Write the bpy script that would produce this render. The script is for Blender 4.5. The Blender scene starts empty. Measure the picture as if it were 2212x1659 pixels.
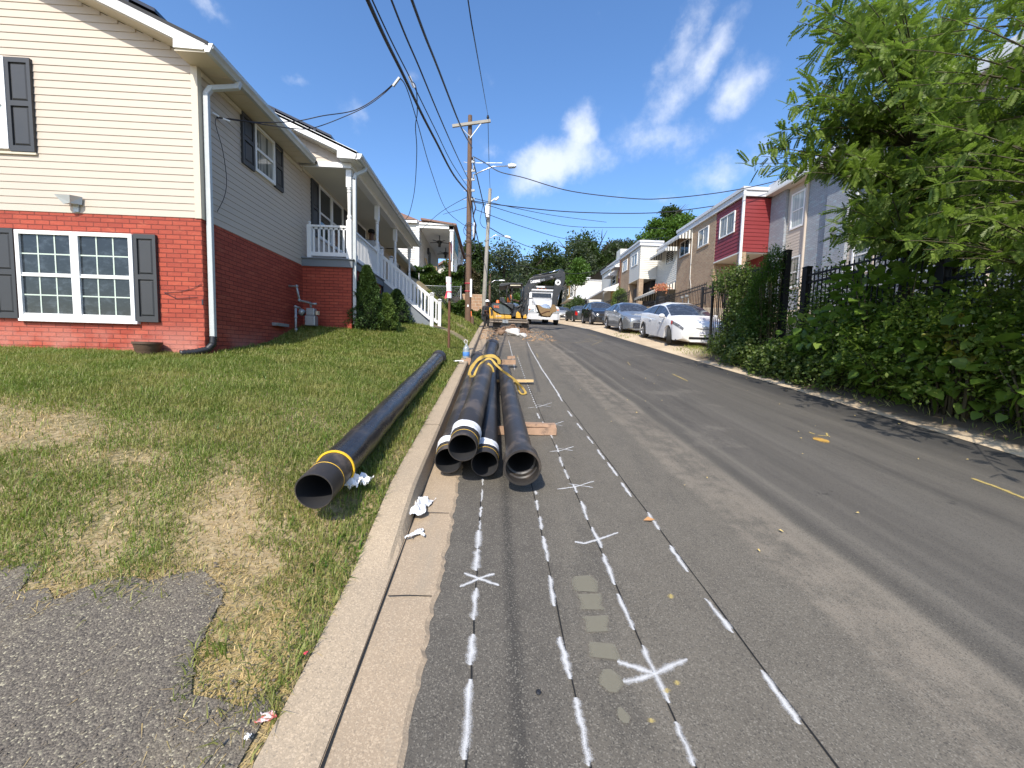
import bpy, bmesh, math, random
import numpy as np
from mathutils import Vector, Matrix
from math import radians, sin, cos, pi, sqrt, atan2, exp
rnd = random.Random(7); npr = np.random.default_rng(11)
scene = bpy.context.scene; COL = scene.collection

# ------------------------------------------------ camera, sky, sun, exposure
F_, CX, CY = 860., 1106., 829.5            # focal length and centre of a 2212 x 1659 view
YAW, PITCH, ROLL = radians(2.9), radians(4.3), radians(1.5)
fw = Vector((sin(YAW)*cos(PITCH), cos(YAW)*cos(PITCH), -sin(PITCH)))
r0 = Vector((cos(YAW), -sin(YAW), 0)); u0 = r0.cross(fw)
cu = u0*cos(ROLL) - r0*sin(ROLL); cr = r0*cos(ROLL) + u0*sin(ROLL)
cam = bpy.data.objects.new('camera', bpy.data.cameras.new('camera')); COL.objects.link(cam)
cam.matrix_world = Matrix(((cr.x, cu.x, -fw.x, 0), (cr.y, cu.y, -fw.y, 0), (cr.z, cu.z, -fw.z, 0), (0, 0, 0, 1)))
cam.data.sensor_width = 36; cam.data.lens = 36*F_/2212; cam.data.clip_start = .05; cam.data.clip_end = 3000
scene.camera = cam
scene.view_settings.view_transform = 'Standard'; scene.view_settings.look = 'None'
scene.view_settings.exposure = 0.48; scene.view_settings.gamma = 1

SUN = Vector((-.30, -1.03, 1.02)).normalized()
ld = bpy.data.lights.new('sun', 'SUN'); ld.energy = 4.3; ld.angle = radians(.53); ld.color = (1, .93, .82)
lo = bpy.data.objects.new('sun', ld); COL.objects.link(lo); lo.rotation_euler = SUN.to_track_quat('Z', 'Y').to_euler()
lo.location = (-20, -60, 60)

def px_ray(px, py): return fw*F_ + cr*(px-CX) - cu*(py-CY)
def aty(px, py, y): d = px_ray(px, py); return d*(y/d.y)      # a measured point at a known distance up the road
def atx(px, py, x): d = px_ray(px, py); return d*(x/d.x)
def atg(px, py, a=-1.5, g=.13): d = px_ray(px, py); return d*(a/(d.z-g*d.y))
K = 1.8228

world = bpy.data.worlds.new('World'); scene.world = world; world.use_nodes = True
nt = world.node_tree; nt.nodes.clear()
def nn(t, typ, **kw):
    n = t.nodes.new(typ)
    for k, v in kw.items():
        if hasattr(n, k): setattr(n, k, v)
        else: n.inputs[k.replace('_', ' ')].default_value = v
    return n
def mth(t, op, a, b=None, clamp=False):
    n = t.nodes.new('ShaderNodeMath'); n.operation = op; n.use_clamp = clamp
    for i, v in enumerate((a, b)):
        if v is None: continue
        if isinstance(v, (int, float)): n.inputs[i].default_value = v
        else: t.links.new(v, n.inputs[i])
    return n.outputs[0]
def smooth(t, v, lo_, hi_):
    n = t.nodes.new('ShaderNodeMapRange'); n.interpolation_type = 'SMOOTHSTEP'
    t.links.new(v, n.inputs[0]); n.inputs[1].default_value = lo_; n.inputs[2].default_value = hi_
    return n.outputs[0]
def mixc(t, f, a, b, bt='MIX'):
    n = t.nodes.new('ShaderNodeMix'); n.data_type = 'RGBA'; n.blend_type = bt
    for i, v in ((0, f), (6, a), (7, b)):
        if isinstance(v, (int, float)): n.inputs[i].default_value = v
        elif isinstance(v, tuple): n.inputs[i].default_value = v if len(v) == 4 else v+(1,)
        else: t.links.new(v, n.inputs[i])
    return n.outputs[2]
sky = nn(nt, 'ShaderNodeTexSky', sky_type='NISHITA'); sky.sun_disc = False
sky.sun_elevation = math.asin(SUN.z); sky.sun_rotation = atan2(SUN.x, SUN.y)
sky.altitude = 100; sky.air_density = 1.0; sky.dust_density = 1.0; sky.ozone_density = 3.0
tc = nn(nt, 'ShaderNodeTexCoord')
dirv = tc.outputs['Generated']
nz = nn(nt, 'ShaderNodeTexNoise'); nz.inputs['Scale'].default_value = 5; nz.inputs['Detail'].default_value = 8; nz.inputs['Roughness'].default_value = .6
nt.links.new(dirv, nz.inputs['Vector'])
nz2 = nn(nt, 'ShaderNodeTexNoise'); nz2.inputs['Scale'].default_value = 8.5; nz2.inputs['Detail'].default_value = 11; nz2.inputs['Roughness'].default_value = .62
nt.links.new(dirv, nz2.inputs['Vector'])
wob = nt.nodes.new('ShaderNodeVectorMath'); wob.operation = 'MULTIPLY_ADD'
nt.links.new(nz.outputs['Color'], wob.inputs[0]); wob.inputs[1].default_value = (.14,)*3
sub = nt.nodes.new('ShaderNodeVectorMath'); sub.operation = 'SUBTRACT'; nt.links.new(dirv, sub.inputs[0]); sub.inputs[1].default_value = (.07,)*3
nt.links.new(sub.outputs[0], wob.inputs[2])
# clouds stand at fixed directions of the sky dome: px, py, half width, half height, tilt, strength
CL = [(1205, 362, 130, 58, -8, 1.8), (1265, 305, 50, 70, 15, 1.6), (1478, 60, 40, 130, 10, .95), (1530, 120, 40, 100, 22, 1.05), (1455, 215, 62, 120, 18, 1.1), (1440, 300, 130, 62, -15, .95), (1602, 190, 62, 66, 25, 1.15),
      (455, 5, 70, 22, 25, .55), (650, 178, 42, 16, 25, .6), (585, 200, 22, 14, 30, .4), (775, 268, 38, 30, 40, .6), (1085, 202, 42, 18, 25, .5), (1000, 185, 20, 14, 20, .35), (905, 160, 34, 22, 20, .5),
      (860, 290, 34, 26, 30, .4), (1080, 330, 95, 36, 10, .8), (1540, 385, 150, 40, -15, .8), (1420, 440, 150, 36, -10, .7), (1660, 330, 60, 40, 20, .6), (1180, 590, 70, 26, 0, .9), (1000, 430, 50, 24, 0, .3), (1290, 50, 26, 26, 0, .3), (1640, 15, 60, 24, 30, .3)]
tot = None
for (px, py, w, h, tl, st) in CL:
    c = px_ray(px, py).normalized(); sc = F_/px_ray(px, py).length
    rr = (cr - c*cr.dot(c)).normalized(); uu = c.cross(rr)*-1
    if uu.dot(cu) < 0: uu = -uu
    t_ = radians(-tl); a = rr*cos(t_)+uu*sin(t_); b = uu*cos(t_)-rr*sin(t_)
    a = a*(F_/(w*sc)); b = b*(F_/(h*sc))
    def dot(v):
        n = nt.nodes.new('ShaderNodeVectorMath'); n.operation = 'DOT_PRODUCT'
        nt.links.new(wob.outputs[0], n.inputs[0]); n.inputs[1].default_value = v; return n.outputs['Value']
    da = dot(a); db = dot(b); dc = dot(c)
    r2 = mth(nt, 'ADD', mth(nt, 'MULTIPLY', da, da), mth(nt, 'MULTIPLY', db, db))
    m = mth(nt, 'MULTIPLY', mth(nt, 'SUBTRACT', 1.25, mth(nt, 'POWER', r2, .5)), st)
    m = mth(nt, 'MULTIPLY', mth(nt, 'MAXIMUM', m, 0), mth(nt, 'GREATER_THAN', dc, .5))
    tot = m if tot is None else mth(nt, 'MAXIMUM', tot, m)
det = mth(nt, 'MULTIPLY', mth(nt, 'SUBTRACT', nz2.outputs['Fac'], .5), 2.7)
cf = mth(nt, 'MULTIPLY', smooth(nt, mth(nt, 'SUBTRACT', mth(nt, 'ADD', mth(nt, 'MULTIPLY', tot, .9), det), .30), .0, 1.5), smooth(nt, tot, .0, .5))
bg = nn(nt, 'ShaderNodeBackground'); bg.inputs['Strength'].default_value = .125
hue = nt.nodes.new('ShaderNodeHueSaturation'); hue.inputs['Saturation'].default_value = 1.16; hue.inputs['Hue'].default_value = .503; hue.inputs['Value'].default_value = 1.5
nt.links.new(sky.outputs[0], hue.inputs['Color'])
cc = mixc(nt, mth(nt, 'MULTIPLY', cf, .76), hue.outputs[0], (6.5, 6.8, 7.5, 1))
nt.links.new(cc, bg.inputs['Color'])
wo = nn(nt, 'ShaderNodeOutputWorld'); nt.links.new(bg.outputs[0], wo.inputs[0])

# ------------------------------------------------ helpers
PINV = {}
def tag(o, label=None, cat=None, group=None, kind=None):
    if label: o['label'] = label
    if cat: o['category'] = cat
    if group: o['group'] = group
    if kind: o['kind'] = kind
    return o
def thing(name, label, cat, loc=(0, 0, 0), group=None, rotz=0, local=False):
    o = bpy.data.objects.new(name, None); COL.objects.link(o); o.location = loc; o.rotation_euler = (0, 0, rotz)
    o.empty_display_size = .2
    m = Matrix.Translation(Vector(loc)) @ Matrix.Rotation(rotz, 4, 'Z')
    PINV[o.name] = Matrix.Identity(4) if local else m.inverted()
    return tag(o, label, cat, group)
def link(name, me, mat, parent=None, smooth=False):
    o = bpy.data.objects.new(name, me); COL.objects.link(o)
    if mat:
        for m in (mat if isinstance(mat, (list, tuple)) else [mat]): me.materials.append(m)
    if parent is not None:
        o.parent = parent
        if parent.name in PINV: o.matrix_parent_inverse = PINV[parent.name]; 
        PINV[o.name] = Matrix.Identity(4)
    if smooth and me.polygons: me.polygons.foreach_set('use_smooth', [True]*len(me.polygons))
    return o
class MB:
    def __init__(s, T=None): s.v = []; s.f = []; s.m = []; s.mi = 0; s.T = T
    def add(s, vs, fs):
        n = len(s.v)
        s.v += [tuple(s.T(*v)) for v in vs] if s.T else [tuple(v) for v in vs]
        s.f += [tuple(i+n for i in f) for f in fs]; s.m += [s.mi]*len(fs); return s
    def bx(s, x0, x1, y0, y1, z0, z1):
        return s.add([(x0, y0, z0), (x1, y0, z0), (x1, y1, z0), (x0, y1, z0), (x0, y0, z1), (x1, y0, z1), (x1, y1, z1), (x0, y1, z1)],
                     [(0, 3, 2, 1), (4, 5, 6, 7), (0, 1, 5, 4), (1, 2, 6, 5), (2, 3, 7, 6), (3, 0, 4, 7)])
    def bar(s, p, q, w, h=None, up=(0, 0, 1)):
        p = Vector(p); q = Vector(q); h = h or w; d = (q-p).normalized(); a = d.cross(Vector(up))
        if a.length < 1e-3: a = Vector((1, 0, 0))
        a.normalize(); b = d.cross(a); a = a*w/2; b = b*h/2
        return s.add([p-a-b, p+a-b, p+a+b, p-a+b, q-a-b, q+a-b, q+a+b, q-a+b], [(0, 3, 2, 1), (4, 5, 6, 7), (0, 1, 5, 4), (1, 2, 6, 5), (2, 3, 7, 6), (3, 0, 4, 7)])
    def tube(s, pts, r, n=8, cap=True):
        pts = [Vector(p) for p in pts]; k = len(pts); rs = r if isinstance(r, (list, tuple)) else [r]*k
        vs = []; a = None
        for i, p in enumerate(pts):
            d = (pts[min(i+1, k-1)]-pts[max(i-1, 0)]).normalized()
            if a is None: a = d.cross(Vector((0, 0, 1))); a = a if a.length > .05 else d.cross(Vector((1, 0, 0)))
            a = (a - d*a.dot(d)).normalized(); b = d.cross(a)
            for j in range(n): t = 2*pi*j/n; vs.append(p+(a*cos(t)+b*sin(t))*rs[i])
        fs = [(i*n+j, i*n+(j+1) % n, (i+1)*n+(j+1) % n, (i+1)*n+j) for i in range(k-1) for j in range(n)]
        if cap: fs += [tuple(range(n))[::-1], tuple((k-1)*n+j for j in range(n))]
        return s.add(vs, fs)
    def cyl(s, p, q, r0_, r1_=None, n=12, cap=True): return s.tube([p, q], [r0_, r0_ if r1_ is None else r1_], n, cap)
    def lathe(s, prof, c=(0, 0, 0), n=16, ax='z'):
        vs = []
        for (r, h) in prof:
            for j in range(n):
                t = 2*pi*j/n; a, b = r*cos(t), r*sin(t)
                vs.append((c[0]+a, c[1]+b, c[2]+h) if ax == 'z' else ((c[0]+a, c[1]+h, c[2]+b) if ax == 'y' else (c[0]+h, c[1]+a, c[2]+b)))
        return s.add(vs, [(i*n+j, i*n+(j+1) % n, (i+1)*n+(j+1) % n, (i+1)*n+j) for i in range(len(prof)-1) for j in range(n)])
    def prism(s, poly, d0, d1, ax='y'):    # polygon in the plane across ax
        f = {'y': lambda a, b, d: (a, d, b), 'x': lambda a, b, d: (d, a, b), 'z': lambda a, b, d: (a, b, d)}[ax]; n = len(poly)
        return s.add([f(a, b, d0) for a, b in poly]+[f(a, b, d1) for a, b in poly],
                     [tuple(range(n))[::-1], tuple(range(n, 2*n))]+[(i, (i+1) % n, n+(i+1) % n, n+i) for i in range(n)])
    def blob(s, c, r, n=10, m=7, jit=0, seed=0):
        q = random.Random(seed); vs = []; rx, ry, rz_ = r if isinstance(r, (tuple, list)) else (r, r, r)
        for i in range(m+1):
            for j in range(n):
                a = pi*i/m; b = 2*pi*j/n; k = 1+q.uniform(-jit, jit) if 0 < i < m else 1
                vs.append((c[0]+rx*k*sin(a)*cos(b), c[1]+ry*k*sin(a)*sin(b), c[2]+rz_*k*cos(a)))
        return s.add(vs, [(i*n+j, (i+1)*n+j, (i+1)*n+(j+1) % n, i*n+(j+1) % n) for i in range(m) for j in range(n)])
    def build(s, name, mat, parent=None, smooth=False, bevel=0, ang=None):
        me = bpy.data.meshes.new(name); me.from_pydata(s.v, [], s.f); me.validate()
        bm = bmesh.new(); bm.from_mesh(me)
        if len(bm.faces) < 60000: bmesh.ops.remove_doubles(bm, verts=bm.verts, dist=1e-5) if smooth else None
        bmesh.ops.recalc_face_normals(bm, faces=bm.faces); bm.to_mesh(me); bm.free()
        if isinstance(mat, (list, tuple)) and len(mat) > 1 and len(me.polygons) == len(s.m): me.polygons.foreach_set('material_index', s.m)
        o = link(name, me, mat, parent, smooth)
        if smooth and ang is not None:
            me.set_sharp_from_angle(angle=radians(ang))
        if bevel:
            b = o.modifiers.new('bevel', 'BEVEL'); b.width = bevel; b.segments = 2; b.limit_method = 'ANGLE'; b.angle_limit = radians(40)
        return o
def np_mesh(name, V, Fc, mat, parent=None, smooth=False, uv=None):
    V = np.asarray(V, dtype=np.float32).reshape(-1, 3); Fc = np.asarray(Fc, dtype=np.int32); k = Fc.shape[1]; m = len(Fc)
    me = bpy.data.meshes.new(name); me.vertices.add(len(V)); me.vertices.foreach_set('co', V.ravel())
    me.loops.add(m*k); me.loops.foreach_set('vertex_index', Fc.ravel()); me.polygons.add(m)
    me.polygons.foreach_set('loop_start', np.arange(0, m*k, k, dtype=np.int32))
    if uv is not None:
        l = me.uv_layers.new(name='UVMap'); l.data.foreach_set('uv', np.asarray(uv, dtype=np.float32)[Fc.ravel()].ravel())
    me.update(calc_edges=True); me.validate()
    return link(name, me, mat, parent, smooth)
def copy_tree(o, parent=None):
    c = o.copy(); COL.objects.link(c)
    if parent is not None: c.parent = parent; c.matrix_parent_inverse = o.matrix_parent_inverse.copy()
    for ch in [x for x in KIDS.get(o.name, [])]: copy_tree(ch, c)
    return c
KIDS = {}
def index_kids(root):
    KIDS.setdefault(root.name, [])
    for o in list(COL.objects):
        if o.parent == root:
            KIDS[root.name].append(o); index_kids(o)

# ------------------------------------------------ materials
def newmat(name):
    m = bpy.data.materials.new(name); m.use_nodes = True; t = m.node_tree; b = t.nodes['Principled BSDF']; return m, t, b
def tnoise(t, sc, det=4, rough=.55, vec=None, dist=0):
    n = t.nodes.new('ShaderNodeTexNoise'); n.inputs['Scale'].default_value = sc; n.inputs['Detail'].default_value = det; n.inputs['Roughness'].default_value = rough; n.inputs['Distortion'].default_value = dist
    if vec: t.links.new(vec, n.inputs['Vector'])
    return n.outputs['Fac']
def pos(t): return t.nodes.new('ShaderNodeNewGeometry').outputs['Position']
def objc(t): return t.nodes.new('ShaderNodeTexCoord').outputs['Object']
def scalev(t, v, s, loc=(0, 0, 0)):
    n = t.nodes.new('ShaderNodeMapping'); t.links.new(v, n.inputs[0]); n.inputs['Scale'].default_value = s; n.inputs['Location'].default_value = loc; return n.outputs[0]
def bumpn(t, b, h, st=.3, dist=.01):
    n = t.nodes.new('ShaderNodeBump'); n.inputs['Strength'].default_value = st; n.inputs['Distance'].default_value = dist
    t.links.new(h, n.inputs['Height']); t.links.new(n.outputs[0], b.inputs['Normal'])
def c4(c, k=1): return (min(c[0]*k, 1), min(c[1]*k, 1), min(c[2]*k, 1), 1)
def mat(name, col, rough=.6, metal=0, var=.18, vs=2.5, bump=0, bs=60, spec=None, coat=0, dirt=None, ds=4, dl=.55, dirt_amt=.7):
    m, t, b = newmat(name); v = objc(t)
    n = tnoise(t, vs, 5, .6, v); c = mixc(t, n, c4(col, 1-var), c4(col, 1+var))
    if dirt:
        d = smooth(t, tnoise(t, ds, 6, .65, v), dl, dl+.12); c = mixc(t, mth(t, 'MULTIPLY', d, dirt_amt), c, c4(dirt))
    t.links.new(c, b.inputs['Base Color']); b.inputs['Roughness'].default_value = rough; b.inputs['Metallic'].default_value = metal
    r = mth(t, 'ADD', mth(t, 'MULTIPLY', n, .16), rough-.08, True); t.links.new(r, b.inputs['Roughness'])
    if spec is not None: b.inputs['Specular IOR Level'].default_value = spec
    if coat: b.inputs['Coat Weight'].default_value = coat; b.inputs['Coat Roughness'].default_value = .05
    if bump: bumpn(t, b, tnoise(t, bs, 4, .6, v), bump)
    return m
def brick_mat(name, col, col2, mortar, row=.0677, w=.203, ms=.008, rough=.8, bump=.6):
    LOWST = .6 if name.startswith('red') else 0
    m, t, b = newmat(name); p = pos(t); s = t.nodes.new('ShaderNodeSeparateXYZ'); t.links.new(p, s.inputs[0])
    cb = t.nodes.new('ShaderNodeCombineXYZ'); t.links.new(mth(t, 'ADD', s.outputs[0], s.outputs[1]), cb.inputs[0]); t.links.new(mth(t, 'ADD', s.outputs[2], 5.), cb.inputs[1])
    br = t.nodes.new('ShaderNodeTexBrick'); t.links.new(cb.outputs[0], br.inputs['Vector']); br.inputs['Scale'].default_value = 1
    br.inputs['Brick Width'].default_value = w; br.inputs['Row Height'].default_value = row; br.inputs['Mortar Size'].default_value = ms; br.inputs['Mortar Smooth'].default_value = .3; br.inputs['Bias'].default_value = 0
    br.inputs['Color1'].default_value = c4(col); br.inputs['Color2'].default_value = c4(col2); br.inputs['Mortar'].default_value = c4(mortar)
    n = tnoise(t, 1.3, 6, .65, p); n2 = tnoise(t, 40, 4, .6, p)
    c = mixc(t, mth(t, 'MULTIPLY', smooth(t, n, .35, .75), .35), br.outputs['Color'], c4(col2, .7))
    c = mixc(t, mth(t, 'MULTIPLY', smooth(t, n2, .6, .8), .3), c, c4(col, 1.5)); sz = t.nodes.new('ShaderNodeSeparateXYZ'); t.links.new(p, sz.inputs[0]); c = mixc(t, mth(t, 'MULTIPLY', mth(t, 'MULTIPLY', smooth(t, sz.outputs[2], .45, -.1), smooth(t, n, .38, .6)), LOWST), c, (.52, .24, .19, 1)); n3 = tnoise(t, 3.5, 5, .7, scalev(t, p, (1, 1, 3))); c = mixc(t, mth(t, 'MULTIPLY', smooth(t, n3, .52, .72), .35), c, (min(col[0]*1.25, 1), col[1]*2.1, col[2]*2.2, 1))
    t.links.new(c, b.inputs['Base Color']); b.inputs['Roughness'].default_value = rough
    h = mth(t, 'ADD', mth(t, 'MULTIPLY', br.outputs['Fac'], -1.), mth(t, 'MULTIPLY', n2, .5)); bumpn(t, b, h, bump, .012)
    return m
def leaf_mat(name, cols, trans=.35, rough=.5, patch=None):
    m, t, b = newmat(name); g = t.nodes.new('ShaderNodeNewGeometry'); rp = t.nodes.new('ShaderNodeValToRGB')
    t.links.new(g.outputs['Random Per Island'], rp.inputs[0]); el = rp.color_ramp.elements
    while len(el) < len(cols): el.new(.5)
    for i, c in enumerate(cols): el[i].position = c[3] if len(c) > 3 else i/(len(cols)-1); el[i].color = c4(c)
    n = tnoise(t, 1.2, 3, .5, g.outputs['Position']); c = mixc(t, mth(t, 'MULTIPLY', n, .5), rp.outputs[0], c4(cols[0], .7))
    if patch: c = mixc(t, mth(t, 'MULTIPLY', smooth(t, tnoise(t, 1.7, 5, .65, g.outputs['Position']), .42, .66), .75), c, c4(patch)); c = mixc(t, mth(t, 'MULTIPLY', smooth(t, tnoise(t, 6, 4, .6, g.outputs['Position']), .5, .7), .5), c, c4(cols[1], .6))
    t.links.new(c, b.inputs['Base Color']); b.inputs['Roughness'].default_value = rough; b.inputs['Specular IOR Level'].default_value = .35
    tr = t.nodes.new('ShaderNodeBsdfTranslucent'); t.links.new(mixc(t, .5, c, c4((.22, .36, .03))), tr.inputs[0])
    mx = t.nodes.new('ShaderNodeMixShader'); mx.inputs[0].default_value = trans
    t.links.new(b.outputs[0], mx.inputs[1]); t.links.new(tr.outputs[0], mx.inputs[2]); t.links.new(mx.outputs[0], t.nodes['Material Output'].inputs[0])
    return m
def glass_mat(name, col=(.02, .025, .03), rough=.04, curtain=None, cs=(14, 14, .6)):
    m, t, b = newmat(name); c = c4(col)
    if curtain:
        v = scalev(t, objc(t), cs); n = tnoise(t, 1, 3, .6, v); c = mixc(t, smooth(t, n, .42, .6), c4(col), c4(curtain)); t.links.new(c, b.inputs['Base Color'])
    else:
        v = scalev(t, objc(t), (3, 3, 5)); n = tnoise(t, 2.2, 6, .7, v); t.links.new(mixc(t, smooth(t, n, .45, .8), c4(col), c4(col, 3.5)), b.inputs['Base Color'])
    b.inputs['Roughness'].default_value = rough; b.inputs['Specular IOR Level'].default_value = .4; b.inputs['Coat Weight'].default_value = .1; b.inputs['Coat Roughness'].default_value = .02
    return m
M = {}
M['cream'] = mat('cream_vinyl', (.485, .415, .34), .55, var=.04, vs=1.5, dirt=(.55, .48, .37), ds=1.2, dl=.6, dirt_amt=.25)
M['white'] = mat('white_vinyl', (.74, .74, .73), .45, var=.04, vs=3, dirt=(.55, .53, .48), ds=5, dl=.6, dirt_amt=.3)
M['trimtan'] = mat('tan_corner_trim', (.55, .49, .38), .5, var=.05)
M['ceiling'] = mat('porch_ceiling', (.62, .60, .52), .6, var=.05)
M['redbrick'] = brick_mat('red_painted_brick', (.40, .070, .036), (.30, .046, .025), (.15, .024, .014), ms=.006, bump=1)
M['shutter'] = mat('charcoal_shutter', (.035, .037, .04), .5, var=.15)
M['glass'] = glass_mat('dark_window_glass')
M['glass_l'] = glass_mat('pale_curtained_glass', (.35, .42, .42), .1, (.55, .6, .58))
M['glass_c'] = glass_mat('curtained_glass', (.10, .11, .10), .06, (.35, .34, .30))
M['muntin'] = mat('pale_green_muntin', (.50, .58, .50), .4, var=.04)
M['gutter'] = mat('galvanised_gutter', (.46, .49, .49), .4, .1, var=.1, vs=8)
M['shingle'] = mat('dark_roof_shingle', (.03, .03, .032), .85, var=.4, vs=30, bump=.4)
M['solar'] = mat('solar_panel_black', (.012, .013, .018), .15, coat=.6, var=.2)
M['graywood'] = mat('blue_gray_deck_paint', (.16, .18, .20), .6, var=.12)
M['black'] = mat('black_plastic', (.02, .02, .022), .45, var=.2)
M['iron'] = mat('black_iron', (.015, .015, .017), .45, .3, var=.2)
M['galv'] = mat('grey_pipework', (.30, .32, .33), .45, .4, var=.2, vs=12, dirt=(.25, .18, .12), ds=9)
M['conc'] = mat('pale_concrete', (.50, .45, .38), .85, var=.12, bump=.3, bs=60)
M['wood'] = mat('weathered_pole_wood', (.13, .078, .05), .85, var=.35, vs=5, bump=.4)
M['greywood'] = mat('silvered_pole_wood', (.30, .28, .24), .85, var=.25, vs=5, bump=.4)
M['wire'] = mat('black_cable', (.02, .02, .03), .5, var=.1)
M['steel'] = mat('bright_steel', (.55, .55, .56), .3, .8, var=.1)
M['chrome'] = mat('chrome', (.75, .76, .78), .12, 1, var=.03)
M['rust'] = mat('rusty_steel', (.14, .065, .04), .8, .3, var=.4, vs=14, bump=.3)
M['tyre'] = mat('tyre_rubber', (.02, .02, .02), .8, var=.2)
M['pipe'] = mat('black_iron_pipe', (.030, .027, .025), .42, 0, var=.25, vs=6, dirt=(.12, .095, .075), ds=3.5, dl=.50, dirt_amt=.55, bump=.12, bs=30)
M['pipe_in'] = mat('pipe_lining', (.022, .022, .024), .7, var=.3)
M['film'] = mat('white_plastic_film', (.78, .79, .80), .35, var=.05, bump=.5, bs=25)
M['paper'] = mat('white_paper', (.85, .85, .86), .6, var=.03)
M['redtape'] = mat('pink_red_tape', (.75, .08, .12), .5, var=.1)
M['yellow'] = mat('yellow_webbing', (.42, .28, .06), .8, var=.35, vs=20, dirt=(.16, .11, .06), ds=12)
M['yband'] = mat('yellow_band', (.80, .48, .03), .5, var=.1)
M['lumber'] = mat('old_lumber', (.36, .23, .15), .8, var=.35, vs=9, bump=.4, dirt=(.16, .11, .08), ds=8)
M['lumber2'] = mat('new_pine_lumber', (.55, .38, .18), .8, var=.25, vs=9, bump=.3)
M['text_w'] = mat('white_lettering', (.85, .85, .85), .5, var=.02)
M['skin'] = mat('dark_skin', (.12, .06, .04), .5, var=.1)
M['orange'] = mat('orange_plastic', (.75, .16, .04), .5)

# ------------------------------------------------ terrain heights (metres; the camera is the origin, the road climbs along y)
def sst(a, b, x): t = np.clip((np.asarray(x, dtype=float)-a)/(b-a), 0, 1); return t*t*(3-2*t)
def rz(y):
    y = np.asarray(y, dtype=float)
    return np.where(y < 24, -1.5+.13*y, np.where(y < 75, 1.62+.105*(y-24), 6.975+.03*(np.minimum(y, 300)-75)))
def ktop(y): return rz(y)+.006+.135*sst(2.05, 3.0, y)
def lawn(x, y):
    x = np.asarray(x, dtype=float); y = np.asarray(y, dtype=float); d = np.maximum(-.74-x, 0)
    A = .06+.12*sst(1.6, 2.6, y)+.27*sst(2.4, 4.5, y)+.25*sst(7.5, 9.5, y); L = 1.6-.8*sst(8, 12, y)
    far = sst(13.5, 20, y)*sst(-1.7, -4.2, x)*1.7
    return ktop(y)+A*(1-np.exp(-d/L))+far
def right_z(x, y):
    x = np.asarray(x, dtype=float); y = np.asarray(y, dtype=float); n = sst(12.6, 11.4, y)
    return rz(y)+.005+.165*sst(5.85, 6.5, x)+(1-n)*1.35*sst(9.6, 10.4, x)+n*.9*sst(6.6, 9.5, x)
def RZ(y): return float(rz(y))
def LZ(x, y): return float(lawn(x, y))
def grid(name, xs, ys, zf, mat, kind='structure', smooth=True, jit=None):
    X, Y = np.meshgrid(xs, ys); Z = zf(X, Y); nx, ny = len(xs), len(ys)
    V = np.stack([X, Y, Z], -1).reshape(-1, 3)
    i, j = np.meshgrid(np.arange(nx-1), np.arange(ny-1)); a = (j*nx+i).ravel()
    o = np_mesh(name, V, np.stack([a, a+1, a+nx+1, a+nx], 1), mat, None, smooth)
    if kind: o['kind'] = kind
    return o
def lin(a, b, n): return list(np.linspace(a, b, n))

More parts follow.
